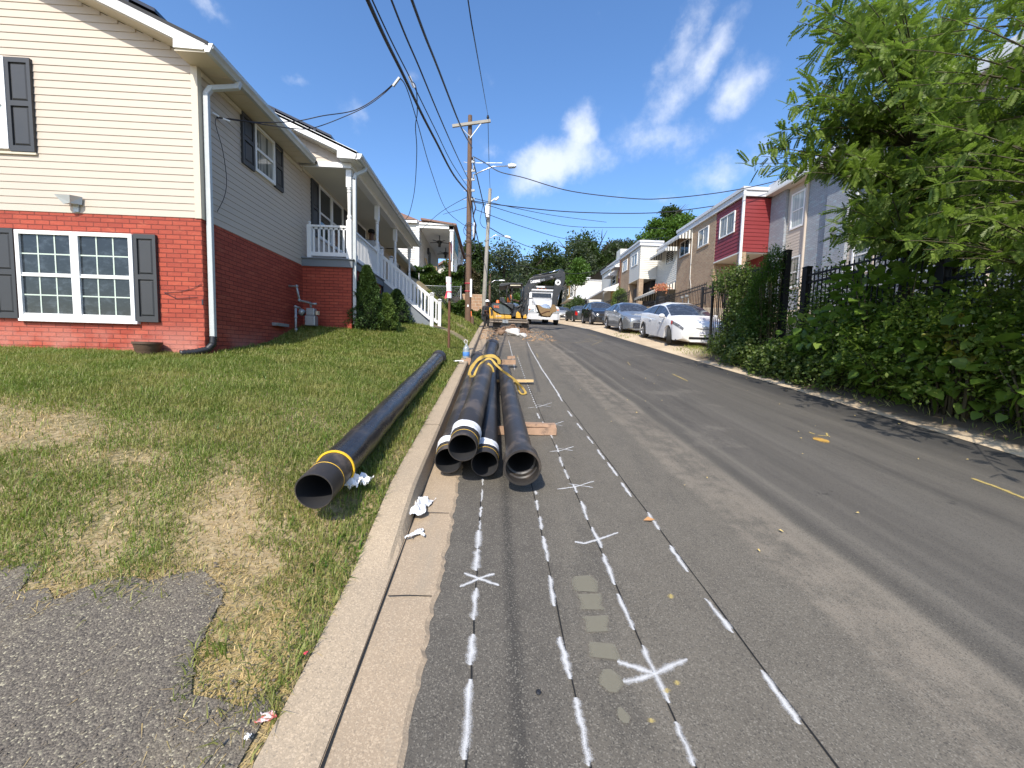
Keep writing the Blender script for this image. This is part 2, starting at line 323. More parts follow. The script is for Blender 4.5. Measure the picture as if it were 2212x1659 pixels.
# asphalt: speckled old strip by the kerb, smoother travelled lane, dark fresh edge
def asphalt():
    m, t, b = newmat('road_asphalt'); p = pos(t); s = t.nodes.new('ShaderNodeSeparateXYZ'); t.links.new(p, s.inputs[0])
    st = tnoise(t, 1, 6, .65, scalev(t, p, (6, .16, 1))); big = tnoise(t, .8, 5, .6, p); mid = tnoise(t, 5, 6, .7, p)
    x = mth(t, 'ADD', s.outputs[0], mth(t, 'MULTIPLY', mth(t, 'SUBTRACT', big, .5), .5))
    old = mixc(t, mid, (.070, .062, .051, 1), (.135, .121, .099, 1)); new = mixc(t, st, (.056, .051, .044, 1), (.150, .135, .112, 1))
    dusty = mixc(t, mth(t, 'ADD', mth(t, 'MULTIPLY', mid, .5), mth(t, 'MULTIPLY', st, .5)), (.085, .075, .06, 1), (.19, .168, .132, 1))
    c = mixc(t, mth(t, 'MULTIPLY', smooth(t, x, .22, .50), .75), old, dusty); c = mixc(t, smooth(t, x, 1.95, 2.5), c, new)
    # dusty tyre track, broken by the noise
    xt = mth(t, 'ADD', s.outputs[0], mth(t, 'MULTIPLY', mth(t, 'SUBTRACT', tnoise(t, .3, 3, .5, p), .5), .35))
    def band(at, wd, lo_, hi_): return smooth(t, mth(t, 'SUBTRACT', 1, mth(t, 'ABSOLUTE', mth(t, 'DIVIDE', mth(t, 'SUBTRACT', xt, at), wd))), lo_, hi_)
    brk = smooth(t, mth(t, 'ADD', mid, mth(t, 'MULTIPLY', st, .6)), .66, .98)
    c = mixc(t, mth(t, 'MULTIPLY', mth(t, 'MULTIPLY', band(1.86, .30, 0, .5), brk), .65), c, (.235, .20, .155, 1))
    c = mixc(t, mth(t, 'MULTIPLY', band(2.12, .08, 0, .9), .45), c, (.26, .225, .175, 1)); c = mixc(t, mth(t, 'MULTIPLY', band(2.26, .10, 0, .9), .38), c, (.035, .033, .030, 1))
    c = mixc(t, mth(t, 'MULTIPLY', band(2.42, .06, 0, .9), .3), c, (.20, .18, .145, 1)); c = mixc(t, mth(t, 'MULTIPLY', band(3.3, .25, 0, .9), .25), c, (.17, .155, .13, 1))
    w3 = mth(t, 'SUBTRACT', 1, mth(t, 'ABSOLUTE', mth(t, 'DIVIDE', mth(t, 'SUBTRACT', s.outputs[0], .125), .06)))
    c = mixc(t, mth(t, 'MULTIPLY', smooth(t, w3, 0, 1), mth(t, 'ADD', mth(t, 'MULTIPLY', st, .5), .3)), c, (.022, .021, .020, 1))
    c = mixc(t, mth(t, 'MULTIPLY', smooth(t, x, 4.7, 5.6), .75), c, (.032, .031, .030, 1))
    pt = smooth(t, tnoise(t, .45, 6, .7, p), .56, .66); c = mixc(t, mth(t, 'MULTIPLY', pt, .45), c, (.19, .17, .14, 1)); sk = smooth(t, tnoise(t, 1, 5, .7, scalev(t, p, (2.2, .5, 1), (3, 5, 0))), .5, .68); c = mixc(t, mth(t, 'MULTIPLY', sk, .35), c, (.045, .042, .038, 1))
    ok = smooth(t, tnoise(t, 2.3, 5, .75, p), .66, .72); c = mixc(t, mth(t, 'MULTIPLY', ok, .6), c, (.028, .026, .024, 1))
    # dust and mud near the dig
    dg = mth(t, 'MULTIPLY', smooth(t, s.outputs[1], 10.5, 17), smooth(t, s.outputs[0], 3.2, 1.2)); dg = mth(t, 'MULTIPLY', dg, smooth(t, mid, .4, .7))
    c = mixc(t, mth(t, 'MULTIPLY', dg, .7), c, (.33, .24, .16, 1))
    v = t.nodes.new('ShaderNodeTexVoronoi'); v.inputs['Scale'].default_value = 210; t.links.new(p, v.inputs['Vector'])
    sep = t.nodes.new('ShaderNodeSeparateColor'); t.links.new(v.outputs['Color'], sep.inputs[0])
    sp = mth(t, 'MULTIPLY', smooth(t, sep.outputs[0], .72, .98), smooth(t, x, 2.8, 1.6)); c = mixc(t, mth(t, 'MULTIPLY', sp, .6), c, (.24, .22, .18, 1))
    sp2 = smooth(t, sep.outputs[1], .7, 1.); c = mixc(t, mth(t, 'MULTIPLY', sp2, .5), c, (.02, .02, .02, 1))
    t.links.new(c, b.inputs['Base Color']); b.inputs['Roughness'].default_value = .82; b.inputs['Specular IOR Level'].default_value = .35
    bumpn(t, b, mth(t, 'ADD', sep.outputs[2], mth(t, 'MULTIPLY', tnoise(t, 160, 3, .6, p), .8)), .55, .006)
    return m
def conc_mat(name, a, b_, sp=.5, stain=(.18, .15, .11)):
    m, t, b = newmat(name); p = pos(t); n = tnoise(t, 2.2, 6, .65, p); c = mixc(t, n, c4(a), c4(b_))
    v = t.nodes.new('ShaderNodeTexVoronoi'); v.inputs['Scale'].default_value = 170; t.links.new(p, v.inputs['Vector'])
    sep = t.nodes.new('ShaderNodeSeparateColor'); t.links.new(v.outputs['Color'], sep.inputs[0])
    c = mixc(t, mth(t, 'MULTIPLY', smooth(t, sep.outputs[0], .55, 1), sp), c, c4((.58, .46, .32))); c = mixc(t, mth(t, 'MULTIPLY', smooth(t, sep.outputs[1], .8, 1), sp), c, c4(stain))
    c = mixc(t, mth(t, 'MULTIPLY', smooth(t, tnoise(t, 1.1, 6, .7, scalev(t, p, (3, .7, 1))), .52, .72), .55), c, c4(stain, 1.6))
    t.links.new(c, b.inputs['Base Color']); b.inputs['Roughness'].default_value = .88; bumpn(t, b, mth(t, 'ADD', sep.outputs[2], tnoise(t, 150, 3, .6, p)), .4, .005)
    return m
M['asphalt'] = asphalt()
M['kerbc'] = conc_mat('kerb_concrete', (.44, .345, .235), (.29, .23, .16)); M['pan'] = conc_mat('gutter_concrete', (.39, .295, .195), (.27, .21, .145), .4)
def lawn_ground():
    m, t, b = newmat('lawn_soil'); p = pos(t); n = tnoise(t, 1.4, 6, .7, p); f = tnoise(t, 30, 5, .7, p)
    c = mixc(t, smooth(t, n, .35, .65), (.12, .11, .045, 1), (.27, .20, .11, 1)); c = mixc(t, smooth(t, f, .4, .7), c, (.42, .33, .19, 1))
    t.links.new(c, b.inputs['Base Color']); b.inputs['Roughness'].default_value = .95; bumpn(t, b, f, .8, .02); return m
def sand():
    m, t, b = newmat('sandy_strip'); p = pos(t); s = t.nodes.new('ShaderNodeSeparateXYZ'); t.links.new(p, s.inputs[0])
    n = tnoise(t, 1.1, 6, .7, scalev(t, p, (2, .6, 1))); f = tnoise(t, 25, 5, .7, p)
    c = mixc(t, smooth(t, n, .35, .7), (.56, .45, .31, 1), (.40, .31, .21, 1)); c = mixc(t, smooth(t, f, .5, .75), c, (.30, .24, .16, 1))
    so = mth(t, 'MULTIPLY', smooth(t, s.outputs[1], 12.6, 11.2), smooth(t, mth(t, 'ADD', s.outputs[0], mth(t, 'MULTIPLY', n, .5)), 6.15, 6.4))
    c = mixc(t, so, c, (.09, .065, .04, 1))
    t.links.new(c, b.inputs['Base Color']); b.inputs['Roughness'].default_value = .95; bumpn(t, b, mth(t, 'ADD', f, n), .5, .02); return m
M['sand'] = sand(); M['soil'] = lawn_ground()
M['drive'] = asphalt_d = None
def drive_mat():
    m, t, b = newmat('driveway_asphalt'); p = pos(t); v = t.nodes.new('ShaderNodeTexVoronoi'); v.inputs['Scale'].default_value = 165; t.links.new(p, v.inputs['Vector'])
    sep = t.nodes.new('ShaderNodeSeparateColor'); t.links.new(v.outputs['Color'], sep.inputs[0]); n = tnoise(t, 1.5, 6, .7, p)
    c = mixc(t, sep.outputs[0], (.058, .049, .040, 1), (.175, .150, .115, 1)); c = mixc(t, mth(t, 'MULTIPLY', smooth(t, sep.outputs[1], .86, 1), .8), c, (.42, .38, .26, 1))
    c = mixc(t, mth(t, 'MULTIPLY', smooth(t, n, .5, .75), .35), c, (.28, .23, .15, 1))
    t.links.new(c, b.inputs['Base Color']); b.inputs['Roughness'].default_value = .9; bumpn(t, b, mth(t, 'SUBTRACT', sep.outputs[2], v.outputs['Distance']), .5, .006); return m
M['drive'] = drive_mat()

yr = lin(-14, 24, 39)+lin(26, 75, 25)+[90, 120, 200, 300]
grid('road', lin(-.525, 5.8, 9), yr, lambda x, y: rz(y), M['asphalt'])
grid('ground', [-400, -120, -40, -26, 30, 60, 120, 400], lin(-120, 60, 40)+[75, 120, 200, 300, 600, 1200], lambda x, y: rz(y)-1.2-.6*(np.abs(x) > 20), M['soil'])
lx = [-26, -20, -16, -13, -10, -8, -6.5]+lin(-5.5, -.74, 34)
grid('lawn_soil', lx, lin(-6, 0, 8)+lin(.4, 14, 80)+lin(14.5, 30, 40)+lin(32, 75, 12), lambda x, y: lawn(x, y)-.004, M['soil'])
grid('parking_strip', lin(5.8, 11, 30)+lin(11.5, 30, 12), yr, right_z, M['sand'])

# gutter pan with a ragged asphalt lip
q = random.Random(3); mb = MB(); ys = list(np.arange(-4, 30, .04)); vs = []
for y in ys:
    w = -.25+q.uniform(-.011, .011)+.007*sin(y*3.1)+.006*sin(y*13.)
    vs += [(-.53, y, RZ(y)+.001), (-.40, y, RZ(y)+.006), (w-.02, y, RZ(y)+.012), (w, y, RZ(y)+0.0005)]
mb.add(vs, [(4*i+k, 4*i+k+1, 4*i+k+5, 4*i+k+4) for i in range(len(ys)-1) for k in range(3)]).build('gutter_pan', M['pan'])['kind'] = 'structure'
mb = MB(); ys = sorted(set([-4, -2, 0, 30, 45, 70]+lin(.6, 4, 60)+lin(4, 30, 60))); vs = []
for y in ys:
    z = float(ktop(y)); b_ = RZ(y)-.05; w = .0015*sin(y*5)
    vs += [(-.515, y, b_), (-.527+w, y, RZ(y)+.007), (-.552+w, y, max(z-.02, RZ(y)+.009)), (-.572, y, max(z, RZ(y)+.012)), (-.735+w*2, y, z+.004), (-.76, y, z-.10)]
mb.add(vs, [(6*i+k, 6*i+k+1, 6*i+k+7, 6*i+k+6) for i in range(len(ys)-1) for k in range(5)]).build('kerb', M['kerbc'])['kind'] = 'structure'
# dark joint between kerb and gutter, expansion joints
def sheet_strip(name, pts, w, zoff, mat, zf=None, jit=0, seed=1, kind='structure'):
    q = random.Random(seed); vs = []; uv = []; L = 0
    for i, (x, y) in enumerate(pts):
        a = pts[max(i-1, 0)]; b_ = pts[min(i+1, len(pts)-1)]; dx, dy = b_[0]-a[0], b_[1]-a[1]; l = math.hypot(dx, dy) or 1; nx, ny = -dy/l, dx/l
        if i: L += math.hypot(x-pts[i-1][0], y-pts[i-1][1])
        ww = (w[i] if isinstance(w, (list, tuple)) else w)/2*(1+q.uniform(-jit, jit))
        for k, sd in enumerate((-1, 0, 1)):
            X, Y = x+nx*ww*sd, y+ny*ww*sd; vs.append((X, Y, (zf(X, Y) if zf else RZ(Y))+zoff)); uv.append((k/2, L*10))
    n = len(pts); o = np_mesh(name, vs, [(3*i+k, 3*i+k+1, 3*i+k+4, 3*i+k+3) for i in range(n-1) for k in range(2)], mat, None, False, uv)
    if kind: o['kind'] = kind
    return o
M['tar'] = mat('saw_cut_dark', (.008, .008, .008), .9)
for y in (4.35, 7.4, 10.4, 13.4):
    mb = MB(); z = float(ktop(y)); mb.add([(-.735, y, z+.0065), (-.572, y, z+.0035), (-.572, y+.009, z+.0035), (-.735, y+.009, z+.0065), (-.524, y, RZ(y)+.02), (-.524, y+.009, RZ(y)+.02), (-.549, y, z-.018), (-.549, y+.009, z-.018)], [(0, 1, 2, 3), (1, 6, 7, 2), (6, 4, 5, 7)]); mb.build('kerb_joint', M['tar'])['kind'] = 'structure'
sheet_strip('kerb_joint', [(-.517, y) for y in lin(.8, 12, 60)], .009, .0075, M['tar'], jit=.35)
for y in (1.95, 2.75, 5.8, 8.9, 11.9): sheet_strip('gutter_joint', [(-.5, y), (-.4, y+.004), (-.28, y-.003)], .006, .014, M['tar'])
for x0, x1, y1 in ((-.055, -.065, 3.1), (.35, .348, 9), (.70, .655, 9.5), (1.18, 1.10, 8.5)):
    sheet_strip('saw_cut', [(x0+(x1-x0)*k/60+.002*sin(k), 1.0+(y1-1.0)*k/60) for k in range(61)], .007, .004, M['tar'], jit=.3)

# sprayed paint: alpha fades to the sides like a spray can's line
def spray(name, col, soft=.9, hi=.95):
    m, t, b = newmat(name); u = t.nodes.new('ShaderNodeUVMap'); s = t.nodes.new('ShaderNodeSeparateXYZ'); t.links.new(u.outputs[0], s.inputs[0])
    e = mth(t, 'SUBTRACT', 1, mth(t, 'ABSOLUTE', mth(t, 'SUBTRACT', mth(t, 'MULTIPLY', s.outputs[0], 2), 1)))
    n = tnoise(t, 260, 4, .75, pos(t)); n2 = tnoise(t, 11, 4, .6, pos(t)); a = mth(t, 'ADD', e, mth(t, 'ADD', mth(t, 'MULTIPLY', mth(t, 'SUBTRACT', n, .5), 1.5), mth(t, 'MULTIPLY', mth(t, 'SUBTRACT', n2, .5), .8)))
    a = mth(t, 'MULTIPLY', smooth(t, a, soft-.85, soft+.05), hi)
    t.links.new(mixc(t, n, c4(col), c4(col, .8)), b.inputs['Base Color']); b.inputs['Roughness'].default_value = .75; t.links.new(a, b.inputs['Alpha']); return m
M['spray'] = spray('white_spray_paint', (.76, .76, .75), 1.05, .72); M['spray_y'] = spray('yellow_spray_paint', (.58, .44, .14), .9, .75); M['spray_t'] = spray('tan_spray_paint', (.45, .36, .2), .8, .6); M['spray_old'] = spray('faded_old_paint', (.26, .24, .175), .3, .6)
M['spray_ys'] = spray('faint_yellow_spray', (.62, .48, .16), 1.0, .6); M['spray_o'] = spray('orange_spray_paint', (.62, .36, .07), .8, .8)
SPW = 1.4
def mark(p, w=.03, m='spray', name='paint_mark', wob=.004, seed=0, n=7, tp=.45):
    g = [atg(*a) for a in p]; q = random.Random(hash(tuple(p[0])) & 1023); pts = []
    for a, b_ in zip(g, g[1:]):
        for k in range(n): t = k/n; pts.append((a.x+(b_.x-a.x)*t+q.uniform(-wob, wob), a.y+(b_.y-a.y)*t))
    pts.append((g[-1].x, g[-1].y)); ww = [w*SPW*(tp if i in (0, len(pts)-1) else 1)*q.uniform(.8, 1.2) for i in range(len(pts))]
    return sheet_strip(name, pts, ww, .006+.0007*q.random(), M[m])
for a, b_, w in ((1035, 1050, .02), (1058, 1085, .022), (1096, 1119, .022), (1126, 1146, .022), (1147, 1187, .05), (1188, 1235, .055), (1272, 1342, .04), (1372, 1440, .045), (1470, 1645, .042)):
    f = lambda y: 1043-(y-1035)*.062
    mark([(f(a)-(2 if w > .04 else 0), a), (f(b_)-(2 if w > .04 else 0), b_)], w)
for p in (((1157, 1062), (1158, 1070)), ((1158, 1082), (1162, 1104)), ((1165, 1117), (1171, 1146)), ((1173, 1160), (1184, 1215)), ((1186, 1245), (1198, 1312)), ((1208, 1378), (1214, 1400), (1232, 1470)), ((1242, 1510), (1255, 1560), (1272, 1659)),
          ((1201, 962), (1207, 978)), ((1209, 988), (1216, 1009)), ((1219, 1015), (1228, 1036)), ((1238, 1048), (1246, 1066)), ((1255, 1084), (1270, 1125)), ((1278, 1140), (1300, 1186)), ((1302, 1198), (1328, 1266)), ((1333, 1285), (1370, 1364)), ((1386, 1396), (1446, 1522)), ((1458, 1562), (1500, 1659)),
          ((1160, 893), (1166, 905)), ((1172, 912), (1182, 925)), ((1187, 935), (1194, 948)),
          ((1398, 1108), (1425, 1147)), ((1446, 1180), (1486, 1238)), ((1523, 1295), (1584, 1370)), ((1643, 1450), (1728, 1568)), ((1342, 1044), (1364, 1075)), ((1312, 1000), (1334, 1030)), ((1290, 972), (1306, 994)), ((1268, 943), (1282, 960)), ((1246, 915), (1258, 930)), ((1226, 888), (1236, 901))):
    mark(list(p), .036)
for k in range(26):
    t = k/26; x, y = 1118+38*t+4*t*t, 772+112*t; mark([(x, y), (x+1.6, y+2.6)], .03, n=2)
mark([(1138, 738), (1150, 762), (1172, 800), (1200, 842), (1215, 868)], .045)
mark([(1098, 735), (1106, 765), (1112, 800)], .03)
for c, r in (((1166, 878), 26), ((1189, 919), 28), ((1213, 973), 26), ((1243, 1052), 40)):
    x, y = c; mark([(x-r, y+r*.16), (x, y+1), (x+r, y-r*.28)], .022); mark([(x-r*.4, y-r*.14), (x+r*.95, y+r*.06)], .018)
mark([(1241, 1172), (1262, 1176), (1290, 1168), (1335, 1152)], .024)
x, y = 1035, 1252; mark([(1002, 1240), (x, y), (1078, 1267)], .026); mark([(993, 1270), (x, y), (1068, 1241)], .026)
x, y = 1415, 1458; mark([(1332, 1432), (1372, 1444), (x, y)], .034); mark([(1346, 1476), (1380, 1470), (x, y), (1484, 1426)], .036)
for p, m_, w in ((((2098, 1034), (2150, 1052), (2240, 1088)), 'spray_y', .055), (((1452, 808), (1486, 824)), 'spray_y', .045), (((1747, 934), (1760, 939)), 'spray_y', .03), (((1766, 941), (1788, 943), (1785, 936)), 'spray_y', .03),
                 (((1240, 741), (1276, 737), (1302, 734)), 'spray_t', .05), (((1278, 746), (1302, 736)), 'spray_t', .04), (((1262, 734), (1290, 730)), 'spray_t', .04), (((1130, 742), (1236, 740)), 'spray_t', .04), (((1268, 722), (1290, 726)), 'spray_y', .045), (((1355, 782), (1362, 790)), 'spray_t', .04)):
    mark(list(p), w, m_)
mark([(1756, 949), (1790, 953)], .16, 'spray_o', n=3)
for x, y in ((1262, 1263), (1276, 1302), (1288, 1350), (1303, 1408)):
    mark([(x-3, y-17), (x+4, y+17)], .085, 'spray_old', n=3, tp=1)
mark([(1312, 1448), (1325, 1498)], .06, 'spray_old', n=3); mark([(1340, 1530), (1352, 1565)], .03, 'spray_old', n=3)
for x, y in ((1448, 1290), (1462, 1478), (1405, 1560), (1440, 1495), (1160, 768), (1118, 772)): mark([(x-2, y-5), (x+3, y+5)], .035, 'spray_ys' if y > 1000 else 'spray_t', n=3)

def drive_edge(x): return 1.38+.62*sst(-.95, -1.4, x)+.07*np.sin(x*7)+.05*np.sin(x*13+1)+.03*np.sin(x*29)
# driveway patch at the lower left, a sheet 4 mm above the soil with a ragged edge
mb = MB(); vs = []; q = random.Random(5); n = 70
ed = []
for k in range(n+1):
    x = -.78-(7.2)*k/n; e = float(drive_edge(x))+.03*sin(x*23)+q.uniform(-.02, .02)
    ed.append((x, e))
for x, e in ed:
    for j in range(13): y = -5+(e+5)*j/12; vs.append((x, y, LZ(x, y)+.006))
mb.add(vs, [(13*i+j, 13*i+j+1, 13*i+j+14, 13*i+j+13) for i in range(n) for j in range(12)]).build('driveway', M['drive'])['kind'] = 'structure'

# ------------------------------------------------ grass: individual blades
M['grass'] = leaf_mat('grass_blade', [(.13, .18, .028), (.18, .25, .042), (.25, .32, .06), (.32, .36, .10), (.58, .50, .24)], .4, .5, (.34, .31, .10))
M['straw'] = leaf_mat('dry_grass', [(.58, .42, .18), (.72, .56, .28), (.48, .33, .14), (.36, .31, .11)], .15, .7)
drycen = [(-3.7, 3.25, .75, .28, 1.), (-2.75, 2.95, .45, .16, .75), (-5.2, 3.4, 1.1, .4, .9), (-1.28, 2.10, .16, .13, .8), (-1.65, 1.95, .35, .10, .7), (-.95, 1.5, .16, .32, .9), (-2.6, 1.88, 1.6, .10, .75), (-1.0, 2.55, .14, .2, .45),
          (-.80, 3.2, .05, .9, .55), (-.80, 5.5, .05, 1.2, .5), (-1.9, 4.4, .35, .15, .4), (-3.9, 4.9, .6, .2, .35), (-4.3, 6.2, .35, .10, .8), (-1.25, 16, .5, 1.2, .7)]
def dryness(x, y):
    d = np.zeros_like(x)
    for cx, cy, sx, sy, a in drycen: d = np.maximum(d, a*np.exp(-((x-cx)/sx)**2-((y-cy)/sy)**2))
    nz_ = .5+.25*np.sin(x*3.1+1.3*np.sin(y*2.3))+.25*np.sin(y*4.1+1.7*np.sin(x*1.9+2)); nb = .5+.5*np.sin(x*1.7+2.2*np.sin(y*1.3+.7))*np.sin(y*2.9+1.1*np.sin(x*2.7)); nb = nb*(.6+.4*np.sin(x*9+y*4)); return np.clip(d*1.1+.30*nz_*(y < 5)+.16*nz_+.85*nb*sst(4.4, 2.6, y)*sst(-.95, -1.5, x), 0, 1)
def blocked(x, y):
    b = (x < -4.31) & (y > 6.27); b |= x > -.735; b |= (x < -3.2) & (y > 9.42) & (y < 22); b |= (np.abs(y-12.55) < .55) & (x < -.8); return b
def blades(name, N, xr, yr_, hmin, hmax, w, mat, want, label, lean=.5, flat=0., seed=1, drivey=False):
    g = np.random.default_rng(seed); x = g.uniform(*xr, N); y = g.uniform(*yr_, N); k = g.random(N) < want(x, y)
    k &= ~blocked(x, y); x = x[k]; y = y[k]; n = len(x); z = lawn(x, y)-.004
    clump = .6+.4*np.sin(x*7+3*np.sin(y*5))*np.sin(y*6.3+2*np.sin(x*4)); h = (hmin+(hmax-hmin)*g.random(n)**1.5)*(.55+.6*clump)
    a = g.uniform(0, 2*pi, n); th = (lean*g.random(n)+.12); dirx, diry = np.cos(a), np.sin(a); sx, sy = -diry, dirx
    ww = w*g.uniform(.6, 1.3, n)/2; V = np.zeros((n, 5, 3)); b = np.stack([x, y, z], 1); fl = np.maximum(np.cos(th*1.2)-flat, .06)
    side = np.stack([sx, sy, np.zeros(n)], 1)*ww[:, None]; dr = np.stack([dirx, diry, np.zeros(n)], 1)
    m1 = b+dr*(h*.5*np.sin(th)*.7)[:, None]; m1[:, 2] += h*.55*fl
    tp = b+dr*(h*np.sin(th*1.9))[:, None]; tp[:, 2] += h*fl*np.clip(np.cos(th*1.3), .25, 1)
    V[:, 0] = b-side; V[:, 1] = b+side; V[:, 2] = m1+side*.8; V[:, 3] = m1-side*.8; V[:, 4] = tp
    i = np.arange(n)*5; F1 = np.stack([i, i+1, i+2], 1); F2 = np.stack([i, i+2, i+3], 1); F3 = np.stack([i+3, i+2, i+4], 1)
    o = np_mesh(name, V.reshape(-1, 3), np.concatenate([F1, F2, F3]), mat); return tag(o, label, 'grass', None, 'stuff')
def wg(x, y): return np.clip(1.15-1.15*dryness(x, y), .05, 1)*(y > drive_edge(x)-.05)
def wd(x, y): return np.clip(dryness(x, y)*1.1+.08, 0, 1)*(y > drive_edge(x)-.10)
GS = 1.0
blades('lawn_grass', int(400000*GS), (-8.3, -.72), (1.2, 6.28), .03, .10, .0052, M['grass'], wg, 'green lawn grass in front of the cream and red house', .75, seed=2)
blades('lawn_grass', int(170000*GS), (-4.6, -.72), (6, 12.5), .035, .11, .010, M['grass'], wg, 'green lawn grass in front of the cream and red house', .7, seed=3)
blades('lawn_grass', int(90000*GS), (-6, -.72), (12, 30), .06, .17, .02, M['grass'], lambda x, y: wg(x, y)*.8, 'rough bank grass behind the steps beside the utility pole', .7, seed=4)
blades('dry_grass', int(150000*GS), (-8.3, -.71), (1.05, 6.2), .03, .12, .0045, M['straw'], wd, 'dry straw coloured grass on bare lawn patches', 1.3, .55, seed=5)
blades('dry_grass', int(12000*GS), (-3, -.74), (6, 20), .03, .11, .008, M['straw'], lambda x, y: wd(x, y)*.7, 'dry grass along the kerb further up the lawn', 1.2, .5, seed=6)
blades('straw_litter', 45000, (-3.6, -.72), (.9, 2.3), .02, .14, .0042, M['straw'], lambda x, y: np.clip(.12+.9*np.exp(-((x+.98)/.16)**2)+.75*np.exp(-((drive_edge(x)-y)/.16)**2), 0, 1), 'loose straw stalks scattered on the driveway', 1.5, .93, seed=8)
M['crab'] = leaf_mat('broad_grass_blade', [(.07, .15, .02), (.12, .22, .03), (.18, .28, .05)], .35, .45)
blades('broad_grass', 22000, (-6.5, -.70), (1.9, 9.5), .07, .16, .011, M['crab'], lambda x, y: np.clip(.12+np.exp(-((x+.95)/.35)**2)*.9+.35*(np.sin(x*2.3+1)*np.sin(y*1.7+2*np.sin(x)) > .35), 0, 1)*(dryness(x, y) < .45), 'longer broad bladed grass clumps in the lawn and along the kerb', 1.1, .25, seed=12)
# green tufts at the edge of the driveway
blades('lawn_grass', 5200, (-2.9, -.74), (1.0, 2.4), .05, .13, .006, M['grass'], lambda x, y: np.clip(np.exp(-((x+.84)/.08)**2-((y-1.42)/.13)**2)+np.exp(-((x+.82)/.07)**2-((y-1.9)/.5)**2)+.9*np.exp(-((x+1.75)/.12)**2-((y-1.9)/.07)**2)+.8*np.exp(-((x+2.6)/.2)**2-((y-1.95)/.06)**2)+.7*np.exp(-((x+1.12)/.1)**2-((y-1.62)/.06)**2), 0, 1), 'green grass tufts at the driveway edge beside the kerb', 1.0, seed=9)

q = random.Random(77); mb = MB()
for k in range(1500):
    x = -.8-2.6*q.random()**1.3; e = float(drive_edge(np.array([x]))[0]); y = q.uniform(.9, e+.25) if k % 3 else e+q.gauss(0, .06); s = q.uniform(.002, .006)*(1.6 if k % 12 == 0 else 1); mb.blob((x, y, LZ(x, y)+.006+s*.3), (s, s*q.uniform(.7, 1.2), s*.6), 5, 3, .25, k)
tag(mb.build('gravel', mat('loose_gravel', (.15, .125, .095), .9, var=.5, vs=30), None), 'loose gravel grains over the worn driveway and its crumbling edge', 'gravel', None, 'stuff')

# ------------------------------------------------ building helpers
def wall_T(axis, c, sgn):      # (u, outward, z) -> world;  axis 'y': wall across y at y=c facing sgn;  axis 'x': wall along y at x=c
    return (lambda u, d, v: (u, c+sgn*d, v)) if axis == 'y' else (lambda u, d, v: (c+sgn*d, u, v))
def lap_siding(name, T, rows, parent, mat, e=.1016, out=.010):
    """rows: list of (z0, z1, u0, u1) spans cut into overlapping courses; u0/u1 may be functions of z"""
    mb = MB(T)
    for (z0, z1, ua, ub) in rows:
        z = z0
        while z < z1-.005:
            t = min(z+e, z1); a = ua((z+t)/2) if callable(ua) else ua; b = ub((z+t)/2) if callable(ub) else ub
            if b-a > .03: mb.add([(a, out, z), (b, out, z), (b, .001, t), (a, .001, t), (a, 0, z), (b, 0, z)], [(0, 1, 2, 3), (4, 5, 1, 0)])
            z = t
    return mb.build(name, mat, parent)
def window(parent, T, u0, u1, v0, v1, grid=(3, 2), glass='glass', fr=.055, style='dh', mun='muntin', trim='white', dep=.052, sill=False):
    mb = MB(T); mb.bx(u0, u1, 0, dep, v1-fr, v1); mb.bx(u0, u1, 0, dep, v0, v0+fr); mb.bx(u0, u0+fr, 0, dep, v0+fr, v1-fr); mb.bx(u1-fr, u1, 0, dep, v0+fr, v1-fr)
    mb.bx(u0+fr*.45, u1-fr*.45, dep, dep+.006, v1-fr*.55, v1-fr*.25)
    if sill: mb.bx(u0-.03, u1+.03, 0, dep+.03, v0-.035, v0-.001)
    a0, a1, b0, b1 = u0+fr, u1-fr, v0+fr, v1-fr; vm = (b0+b1)/2; um = (a0+a1)/2
    if style == 'dh': mb.bx(a0, a1, .01, .042, vm-.022, vm+.004); mb.bx(a0, a1, .01, .034, vm+.012, vm+.030); mb.bx(a0, a1, .01, .038, b0, b0+.025)
    if style == 'slider': mb.bx(um-.02, um+.02, .01, .04, b0, b1)
    o = mb.build('window', M[trim], parent, bevel=0)
    g = MB(T); g.add([(a0, .021, b0), (a1, .021, b0), (a1, .021, b1), (a0, .021, b1)], [(0, 1, 2, 3)]); g.build('pane', M[glass], o)
    if grid:
        m = MB(T); w = .009
        parts = [(a0, a1, b0+.025, vm-.022), (a0, a1, vm+.03, b1)] if style == 'dh' else ([(a0, um-.02, b0, b1), (um+.02, a1, b0, b1)] if style == 'slider' else [(a0, a1, b0, b1)])
        for (p0, p1, q0, q1) in parts:
            for i in range(1, grid[0]): x = p0+(p1-p0)*i/grid[0]; m.bx(x-w, x+w, .022, .026, q0, q1)
            for j in range(1, grid[1]): z = q0+(q1-q0)*j/grid[1]; m.bx(p0, p1, .0225, .0255, z-w, z+w)
        m.build('muntins', M[mun], o)
    return o
